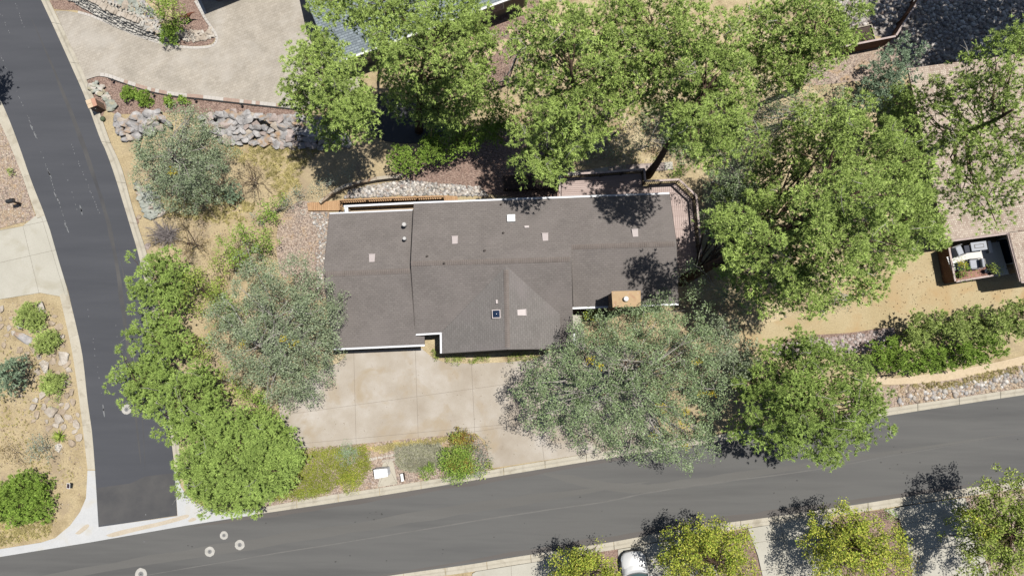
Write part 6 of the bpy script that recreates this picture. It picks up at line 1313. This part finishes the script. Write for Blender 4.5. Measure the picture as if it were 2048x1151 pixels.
# corner slope shrubs west of the garage
tree('shrub', 'bright green leafy shrub above the wide oak', 'shrub', 'green', [(465, 480, 28, 2.6), (505, 470, 30, 2.8), (525, 495, 24, 2.4), (485, 505, 30, 2.6), (450, 510, 22, 2), (490, 450, 18, 1.8), (545, 480, 14, 1.6)], None, .06, GS, accents=[('lime2', [(480, 495, 26, 3), (450, 520, 24, 2.2)])])
tree('shrub', 'yellow-green leafy shrub right of the uppermost low pine', 'shrub', 'lime2', [(375, 550, 26, 2.4), (400, 575, 28, 2.6), (385, 600, 26, 2.4), (360, 590, 20, 2), (420, 550, 22, 2), (430, 590, 24, 2.2), (405, 620, 16, 1.8)], None, .06, GS)
tree('shrub', 'yellow-green shrub between second low pine and wide oak', 'shrub', 'lime2', [(370, 690, 22, 2), (400, 695, 24, 2.2), (355, 675, 16, 1.6), (420, 685, 16, 1.8)], None, .05, GS)
tree('shrub', 'yellowish shrub above the biggest corner pine', 'shrub', 'lime2', [(440, 765, 26, 2), (470, 775, 22, 1.8), (420, 745, 18, 1.6)], None, .05, GS)
tree('shrub', 'deep green shrub wedged under the south-west edge of the wide oak', 'shrub', 'green', [(500, 805, 30, 2.2), (535, 825, 28, 2.2), (480, 830, 24, 2), (525, 790, 20, 2), (460, 735, 16, 1.6)], None, .06, GS, accents=[('lime2', [(515, 835, 24, 2.5), (495, 850, 18, 2)])])
tree('clipped_shrub', 'clipped round dark green shrub at the driveway west corner', 'shrub', 'hedge', [(558, 860, 18, 1.3, 0, .9), (566, 872, 13, 1.1, 0, .8)], None, .05, None, k2=dict(gap=.2, cr=.12, L=.09, n=10))
tree('shrub', 'green shrub under the west side of the wide oak', 'shrub', 'green', [(455, 605, 22, 2), (470, 620, 22, 2), (440, 640, 16, 1.6)], None, .05, GS)
tree('shrub', 'bright low shrub patch at the foot of the biggest corner pine', 'shrub', 'lime2', [(410, 1000, 18, .6), (440, 1008, 20, .6), (470, 1005, 16, .5), (505, 1005, 14, .5), (385, 990, 12, .5)], None, .03, None, k2=dict(gap=.3))
tree('shrub', 'light green shrubs in a clump above the tan gravel', 'shrub', 'lime2', [(530, 425, 20, 1.2), (550, 415, 20, 1.2), (545, 435, 16, 1.1), (560, 402, 12, 1)], None, .04, None, k2=dict(m='green', gap=.42))
tree('shrub', 'grey-leaved shrub above the tan gravel bed', 'shrub', 'sage', [(570, 408, 16, 1), (582, 400, 12, .9), (512, 438, 14, .9)], None, .04)
tree('shrub', 'small grey-green shrub at the west end of the timber wall', 'shrub', 'sage', [(603, 391, 13, .9), (596, 384, 8, .7)], None, .03)
tree('shrub', 'small blue-green shrub between oak and brown shrub', 'shrub', 'blue', [(462, 385, 14, 1.2), (470, 398, 12, 1.1), (455, 375, 10, 1)], None, .04)
tree('shrub', 'dry brown shrub east of the bend oak', 'shrub', 'brown', [(500, 340, 34, 1.4), (520, 365, 30, 1.3), (480, 365, 26, 1.2), (505, 390, 22, 1.1)], None, .05, None, k2=dict(gap=.5), branches=60)
tree('shrub', 'brown-leaved shrub right of the dead grey shrub', 'shrub', 'dry', [(385, 475, 26, 1.5), (400, 495, 22, 1.3), (375, 505, 24, 1.4), (365, 450, 16, 1.2), (305, 480, 10, .8)], None, .05, None, branches=50)
dd_ = thing('dead_shrub', 'leafless grey dead shrub beside the kerb', 'shrub', P(338, 472, 0)); mb = MB(); c = P(340, 470, 0.05)
for i in range(150):
    a = random.uniform(0, 6.28); r = random.uniform(.5, 1.65) * (1.1 if math.cos(a) < 0 else .85); e = c + Vector((r * math.cos(a), r * .8 * math.sin(a), random.uniform(.25, 1.3))); m_ = c.lerp(e, .5) + Vector((random.gauss(0, .08), random.gauss(0, .08), .12)); mb.tube([c, m_, e], [.02, .014, .006], 4, False)
    for _ in range(3): f = m_.lerp(e, random.uniform(.2, .8)); mb.tube([f, f + Vector((random.gauss(0, .18), random.gauss(0, .18), random.uniform(0, .2)))], [.009, .004], 3, False)
mb.build('twigs', mDead, dd_)
# yard west of the side road
GR_ = 'round junipers in the rock yard'
JK = dict(gap=.21, cr=.15, L=.15, n=9)
tree('round_shrub', 'uppermost of the three round junipers, largest of them, in the rock yard', 'shrub', 'juniper', [(60, 632, 26, .55), (76, 640, 18, .5), (50, 625, 18, .5), (68, 650, 14, .45)], None, .04, GR_, k2=JK)
tree('round_shrub', 'middle one of the three round junipers in the rock yard', 'shrub', 'juniper', [(95, 683, 24, .55), (85, 688, 18, .5), (106, 682, 16, .5)], None, .04, GR_, k2=JK)
tree('round_shrub', 'lowest of the three round junipers in the rock yard', 'shrub', 'juniper', [(106, 764, 23, .55), (95, 770, 16, .5), (118, 760, 15, .5)], None, .04, GR_, k2=JK)
tree('round_shrub', 'wide dense green juniper mound near the corner apron', 'shrub', 'juniper', [(50, 995, 50, .9), (75, 1010, 34, .8), (30, 1010, 38, .8), (60, 975, 34, .8), (15, 985, 26, .7)], None, .05, None, k2=dict(gap=.21, cr=.15, L=.15, n=9, m='green'))
tree('round_shrub', 'green juniper mound cut by the left edge beside the wide mound', 'shrub', 'juniper', [(2, 1022, 18, .7), (-12, 1015, 22, .8)], None, .04, None, k2=dict(gap=.22, cr=.15, L=.15, n=9, m='green'))
tree('shrub', 'grey-green airy shrub left of the yucca', 'shrub', 'sage', [(80, 893, 18, 1.2), (68, 908, 16, 1), (95, 905, 16, 1.1), (75, 880, 12, 1)], None, .04, None, k2=dict(gap=.4))
tree('shrub', 'low olive-brown shrub at the left edge below the boulders', 'shrub', 'dry', [(20, 905, 24, .7), (40, 915, 20, .6), (8, 890, 14, .5)], None, .03)
tree('shrub', 'dry brown brush in the shade of the cut-off conifer', 'shrub', 'brown', [(45, 730, 20, .7), (60, 715, 18, .6), (55, 752, 20, .6), (72, 725, 14, .5)], None, .03, None, k2=dict(gap=.5))
tree('shrub', 'small bright green plant among boulders', 'shrub', 'green', [(112, 799, 7, .3)], None, .02, None, k2=dict(gap=.25, s=.07))
tree('shrub', 'tiny green shrub on the gravel near the black mailbox', 'shrub', 'juniper', [(20, 342, 7, .35)], None, .02, None, k2=dict(gap=.2))
yu = thing('yucca', 'yucca rosette with long pale-edged leaves in the rock yard', 'yucca', P(120, 872, 0)); mb = MB(); c = P(120, 872, 0.12)
for i in range(46):
    a = i * 2.399; up_ = random.uniform(.05, 1.1); d = Vector((math.cos(a) * math.cos(up_), math.sin(a) * math.cos(up_), math.sin(up_))); L = random.uniform(.45, .75); s = d.cross(Vector((0, 0, 1))).normalized() * .028
    m_ = c + d * L * .55; mb.add([c - s * .6, c + s * .6, m_ + s, c + d * L - Vector((0, 0, .05)), m_ - s], [(0, 1, 2, 3, 4)])
mb.build('leaves', F['lime2'], yu)
# small shrubs on the pink gravel bed
GB = 'small shrubs on the gravel by the paved drive'
for (px, py, r, lb, kd_) in [(258, 187, 14, 'round green shrub on the gravel, leftmost of four by the paved drive', 'hedge'), (288, 196, 14, 'round green shrub on the gravel, second from left by the paved drive', 'hedge'), (339, 202, 11, 'looser green shrub on the gravel, third from left by the paved drive', 'green'), (366, 201, 9, 'smallest light green shrub on the gravel, rightmost of four', 'green')]:
    tree('gravel_shrub', lb, 'shrub', kd_, [(px, py, r, .5), (px - 3, py - 4, r * .7, .5)], None, .02, GB, k2=dict(gap=.2, cr=.13))
tree('shrub', 'bright green tall shrub on the walled island by the drive', 'shrub', 'green', [(325, 10, 30, 3), (345, 30, 24, 3), (300, 0, 26, 2.6), (350, 5, 24, 2.8), (330, 35, 18, 2.8), (290, -12, 24, 2.4)], (332, 40), .08, None, k2=dict(gap=.5), accents=[('lime2', [(340, 18, 20, 3.4)])])
tree('shrub', 'spiky green shrub shaded under the tall shrub on the island', 'shrub', 'hedge', [(345, 60, 18, 1), (335, 70, 12, .9), (352, 72, 12, .9)], None, .04, None, k2=dict(L=.3))
# hedges
GH = 'hedge shrubs north of the house'
for i, (l, lb) in enumerate([([(800, 315, 24, 2), (815, 325, 20, 1.8), (790, 325, 14, 1.6), (835, 315, 20, 2)], 'bright green hedge shrub, westernmost of the row north of the house'), ([(860, 300, 26, 2.2), (885, 292, 26, 2.2), (870, 285, 22, 2.2)], 'hedge shrub in tree shade, second from the west in the row'), ([(915, 285, 26, 2.4), (940, 272, 26, 2.4), (925, 260, 22, 2.4)], 'hedge shrub half sunlit, third from the west in the row'), ([(965, 260, 28, 2.6), (990, 240, 28, 2.6), (1010, 220, 24, 2.6), (985, 270, 22, 2.4), (1015, 255, 22, 2.6)], 'sunlit hedge shrub under the large open pine, easternmost of the row')]):
    tree('hedge_shrub', lb, 'hedge', 'hedge', l, None, .05, GH, k2=dict(gap=.3))
GT = 'arborvitae hedge along the sand path'
HJ = dict(gap=.38, cr=.23, L=.18, n=13, K=12, low=.9)
for (l, lb) in [([(1765, 705, 22, 2.4), (1755, 725, 18, 2), (1780, 725, 20, 2.2)], 'conifer hedge shrub at the west end, next to the overhanging pine'), ([(1800, 710, 24, 2.6), (1810, 730, 20, 2.2), (1795, 690, 16, 2.2)], 'second conifer hedge shrub from the west end of the sand path hedge'), ([(1850, 650, 28, 3), (1840, 668, 24, 2.8), (1870, 660, 24, 3), (1835, 685, 18, 2.6)], 'tall conifer hedge shrub at the west end of the back row'), ([(1850, 712, 26, 2.6), (1870, 720, 24, 2.4), (1845, 730, 18, 2)], 'third conifer hedge shrub in the front row along the sand path'), ([(1905, 645, 28, 3.2), (1930, 650, 26, 3.2), (1915, 668, 24, 3)], 'conifer hedge shrub in the middle of the back row'), ([(1910, 708, 28, 2.6), (1935, 705, 24, 2.6), (1915, 722, 18, 2)], 'fourth conifer hedge shrub in the front row along the sand path'), ([(1970, 640, 30, 3.4), (1995, 645, 28, 3.4), (1980, 665, 26, 3.2)], 'olive conifer hedge shrub, second last of the back row'), ([(1965, 698, 28, 2.8), (1990, 695, 26, 2.6), (1975, 712, 16, 2)], 'last conifer hedge shrub in the front row before the grey stones'), ([(2030, 630, 30, 3.6), (2055, 640, 30, 3.6), (2035, 655, 26, 3.2), (2070, 620, 30, 3.6)], 'conifer hedge shrub of the back row at the right edge')]:
    tree('hedge_shrub', lb, 'hedge', 'hedge', l, None, .06, GT, k2=dict(HJ, m='juniper' if 'olive' in lb or 'back row' in lb else 'green'))
# front garden bed
stuff_cover('ground_cover', 'olive', [(600, 900), (735, 888), (742, 935), (728, 955), (680, 965), (655, 985), (600, 995), (545, 1000), (560, 960), (585, 925)], 1700, .14, None, 'ground cover')
stuff_cover('ground_cover', 'lime2', [(590, 985), (635, 965), (650, 985), (600, 1000)], 120, .12, None, None, dict(gap=.2, cr=.14, s=.05, n=18))
stuff_cover('ground_cover', 'laven', [(792, 893), (880, 884), (895, 905), (870, 935), (835, 940), (800, 935), (790, 915)], 420, .12)
stuff_cover('dry_stubble', 'straw', [(740, 892), (905, 872), (908, 880), (850, 888), (795, 893), (760, 905)], 260, .06, None, None, dict(L=.16, n=3))
tree('shrub', 'blue-green mounded plant on the olive ground cover', 'shrub', 'sage', [(692, 912, 20, .4), (700, 905, 16, .4), (695, 895, 14, .4)], None, .02, None, k2=dict(gap=.22, s=.05, m='blue', cr=.16, n=34))
tree('shrub', 'lime green mounded shrub left of the cluster mailbox', 'shrub', 'lime', [(700, 965, 22, .5), (712, 957, 16, .5), (690, 958, 14, .45)], None, .02, None, k2=dict(gap=.22, s=.055, cr=.16, n=40))
tree('shrub', 'small fresh green shrub right of the white utility pedestal', 'shrub', 'green', [(853, 943, 16, .5), (858, 935, 12, .45)], None, .02, None, k2=dict(gap=.22, s=.06, cr=.16))
tree('shrub', 'large round green shrub with reddish tips by the driveway mouth', 'shrub', 'green', [(915, 925, 34, .9), (900, 915, 22, .85), (930, 935, 24, .8), (910, 942, 24, .75), (930, 908, 18, .8)], None, .03, None, k2=dict(gap=.25, s=.075, n=44), accents=[('red', [(925, 922, 16, 1.15), (905, 932, 14, 1.1), (940, 935, 10, 1.0)]), ('lime2', [(905, 912, 18, 1.2)])])
tree('shrub', 'red and yellow leaved shrub at the end of the planting bed', 'shrub', 'red', [(918, 873, 16, .8), (930, 880, 16, .75), (908, 880, 10, .6), (926, 868, 10, .7)], None, .03, None, k2=dict(gap=.22), accents=[('lime2', [(912, 874, 10, 1.0)])])
tree('shrub', 'sage-green spreading plant at the bed edge by the driveway', 'shrub', 'sage', [(958, 900, 12, .4), (966, 920, 14, .4), (955, 935, 14, .4), (968, 890, 8, .35), (945, 890, 12, .4), (960, 942, 12, .4)], None, .02, None, k2=dict(gap=.26, s=.06), accents=[('red', [(946, 878, 6, .5), (947, 899, 6, .5)]), ('lime2', [(972, 930, 8, .5), (964, 944, 8, .45)])])
for (l, lb) in [([(895, 718, 7, .35), (906, 719, 8, .4), (920, 719, 8, .35)], 'low green edging plants under the front eave, west group'), ([(945, 718, 8, .35), (958, 717, 8, .35), (972, 717, 8, .35)], 'low green edging plants under the front eave, middle group'), ([(1020, 716, 8, .35), (1034, 714, 9, .4), (1050, 713, 9, .4), (1068, 712, 8, .35)], 'low green edging plants under the front eave, east group'), ([(871, 703, 7, .5), (872, 712, 6, .4)], 'small shrub in the planting corner beside the garage')]:
    tree('edging_plant', lb, 'plant', 'lime2', l, None, .02, 'plants below the front eave', k2=dict(gap=.2, s=.06, cr=.15, n=40))
tree('shrub', 'golden-yellow shrub by the chimney under the east eave', 'shrub', 'lime', [(1185, 629, 12, 1.2), (1196, 632, 10, 1.2), (1292, 630, 10, 1.2)], None, .03, None, k2=dict(gap=.3))
tree('shrub', 'green shrub at the foot of the chimney', 'shrub', 'oak2', [(1215, 632, 13, 1.2), (1226, 628, 12, 1.2), (1205, 645, 12, 1)], None, .03)
tree('shrub', 'single green shrub just north of the dark deck railing', 'shrub', 'green', [(1354, 346, 10, 1), (1361, 342, 9, 1)], None, .03, None, k2=dict(gap=.3))
tree('shrub', 'leafy crop growing in the raised planter', 'plant', 'green', [(1700, 82, 11, .9), (1722, 76, 11, .9), (1738, 68, 9, .9)], None, .02, None, k2=dict(gap=.3))
tree('shrub', 'small green shrub at the corner of the right-hand concrete drive', 'shrub', 'green', [(1780, 1028, 8, .5), (1784, 1034, 7, .5)], None, .02, None, k2=dict(gap=.22, s=.07))
tree('shrub', 'dark plum-leaved shrub beside the yellow tree between drives', 'shrub', 'brown', [(1822, 1125, 16, 1.2), (1815, 1110, 14, 1.2), (1830, 1145, 14, 1.2)], None, .04, None, k2=dict(m='red', gap=.4))
tree('flower', 'orange flowering plant in the courtyard', 'plant', 'green', [(1921, 527, 6, 1.7), (1928, 531, 5, 1.7)], None, .02, None, k2=dict(gap=.25, s=.07), accents=[('yellow', [(1920, 525, 4.5, 2.0), (1927, 530, 4.5, 2.0)])])
tree('shrub', 'leafy green plant in the round clay pot', 'plant', 'green', [(1933, 545, 9, 1.7), (1925, 548, 6, 1.6)], None, .02, None, k2=dict(gap=.25, s=.08))
tree('shrub', 'light green leafy plant at the right end of the courtyard', 'plant', 'lime2', [(1991, 537, 8, 1.8), (1986, 532, 5, 1.7)], None, .02, None, k2=dict(gap=.25, s=.08))
# dry grasses
stuff_cover('dry_grass', 'straw', [(440, 300), (560, 288), (640, 298), (610, 330), (600, 380), (560, 400), (520, 330), (470, 320)], 230, .06, None, 'grass')
stuff_cover('dry_grass', 'straw', [(300, 400), (430, 380), (520, 410), (480, 450), (400, 440), (320, 430)], 240, .06, None, None, dict(L=.22, n=3))
tree('shrub', 'low dark scrub growing in the shade around the leaning pine trunk', 'shrub', 'thin', [(1240, 312, 22, 1.4), (1272, 292, 24, 1.8), (1330, 290, 26, 1.8), (1372, 312, 28, 2), (1195, 300, 22, 1.4), (1350, 265, 24, 2), (1290, 240, 26, 2), (1320, 215, 26, 2)], None, .05, None)
tree('shrub', 'dark scrub filling the gap between rounded pine and largest pine', 'shrub', 'oak2', [(1500, 260, 30, 2.6), (1530, 300, 30, 2.8), (1510, 170, 28, 2.4), (1480, 300, 26, 2.4), (1560, 190, 26, 2.4)], None, .06, None, k2=dict(gap=.5))
stuff_cover('dry_grass', 'straw', [(0, 700), (70, 700), (90, 800), (60, 880), (130, 930), (160, 960), (100, 960), (0, 880)], 150, .03, None, None, dict(L=.13, n=2))
stuff_cover('dry_grass', 'straw', [(1120, 20), (1500, 20), (1500, 300), (1300, 330), (1160, 310)], 420, .05, None, None, dict(L=.2, n=2))
stuff_cover('dry_grass', 'straw', [(0, 1040), (110, 1030), (100, 1070), (0, 1090)], 200, .05, None, None, dict(L=.16, n=3))
stuff_cover('dry_grass', 'straw', [(1790, 772), (1900, 760), (2048, 728), (2048, 740), (1900, 776)], 200, .05, None, None, dict(L=.14, n=3))
stuff_cover('dry_grass', 'dry', [(410, 500), (470, 540), (440, 690), (400, 640)], 180, .05, None, None, dict(s=.05, n=14))
# trees outside the photo whose shade falls inside it
GO = 'trees standing outside the photo'
tree('pine_tree', 'pine outside the upper right corner, seen only by its shade', 'tree', 'pine', [(1850, 85, 80, 11, 's'), (1960, 75, 90, 12, 's'), (1900, 10, 70, 13, 's'), (1765, 30, 40, 12, 's'), (1900, 115, 45, 9, 's')], (2080, -70), .25, GO, k2=dict(gap=.62, w=.08))
tree('pine_tree', 'pine beyond the right edge shading the back gravel', 'tree', 'pine', [(2045, 50, 70, 12, 's'), (2010, 105, 50, 10, 's'), (1840, 0, 50, 13, 's')], (2150, 40), .25, GO, k2=dict(gap=.62, w=.08))
tree('pine_tree', 'pine beyond the left edge shading the side road', 'tree', 'pine2', [(-8, 190, 24, 8, 's'), (-40, 170, 50, 9, 's'), (-4, 172, 14, 8, 's')], (-60, 150), .18, GO)
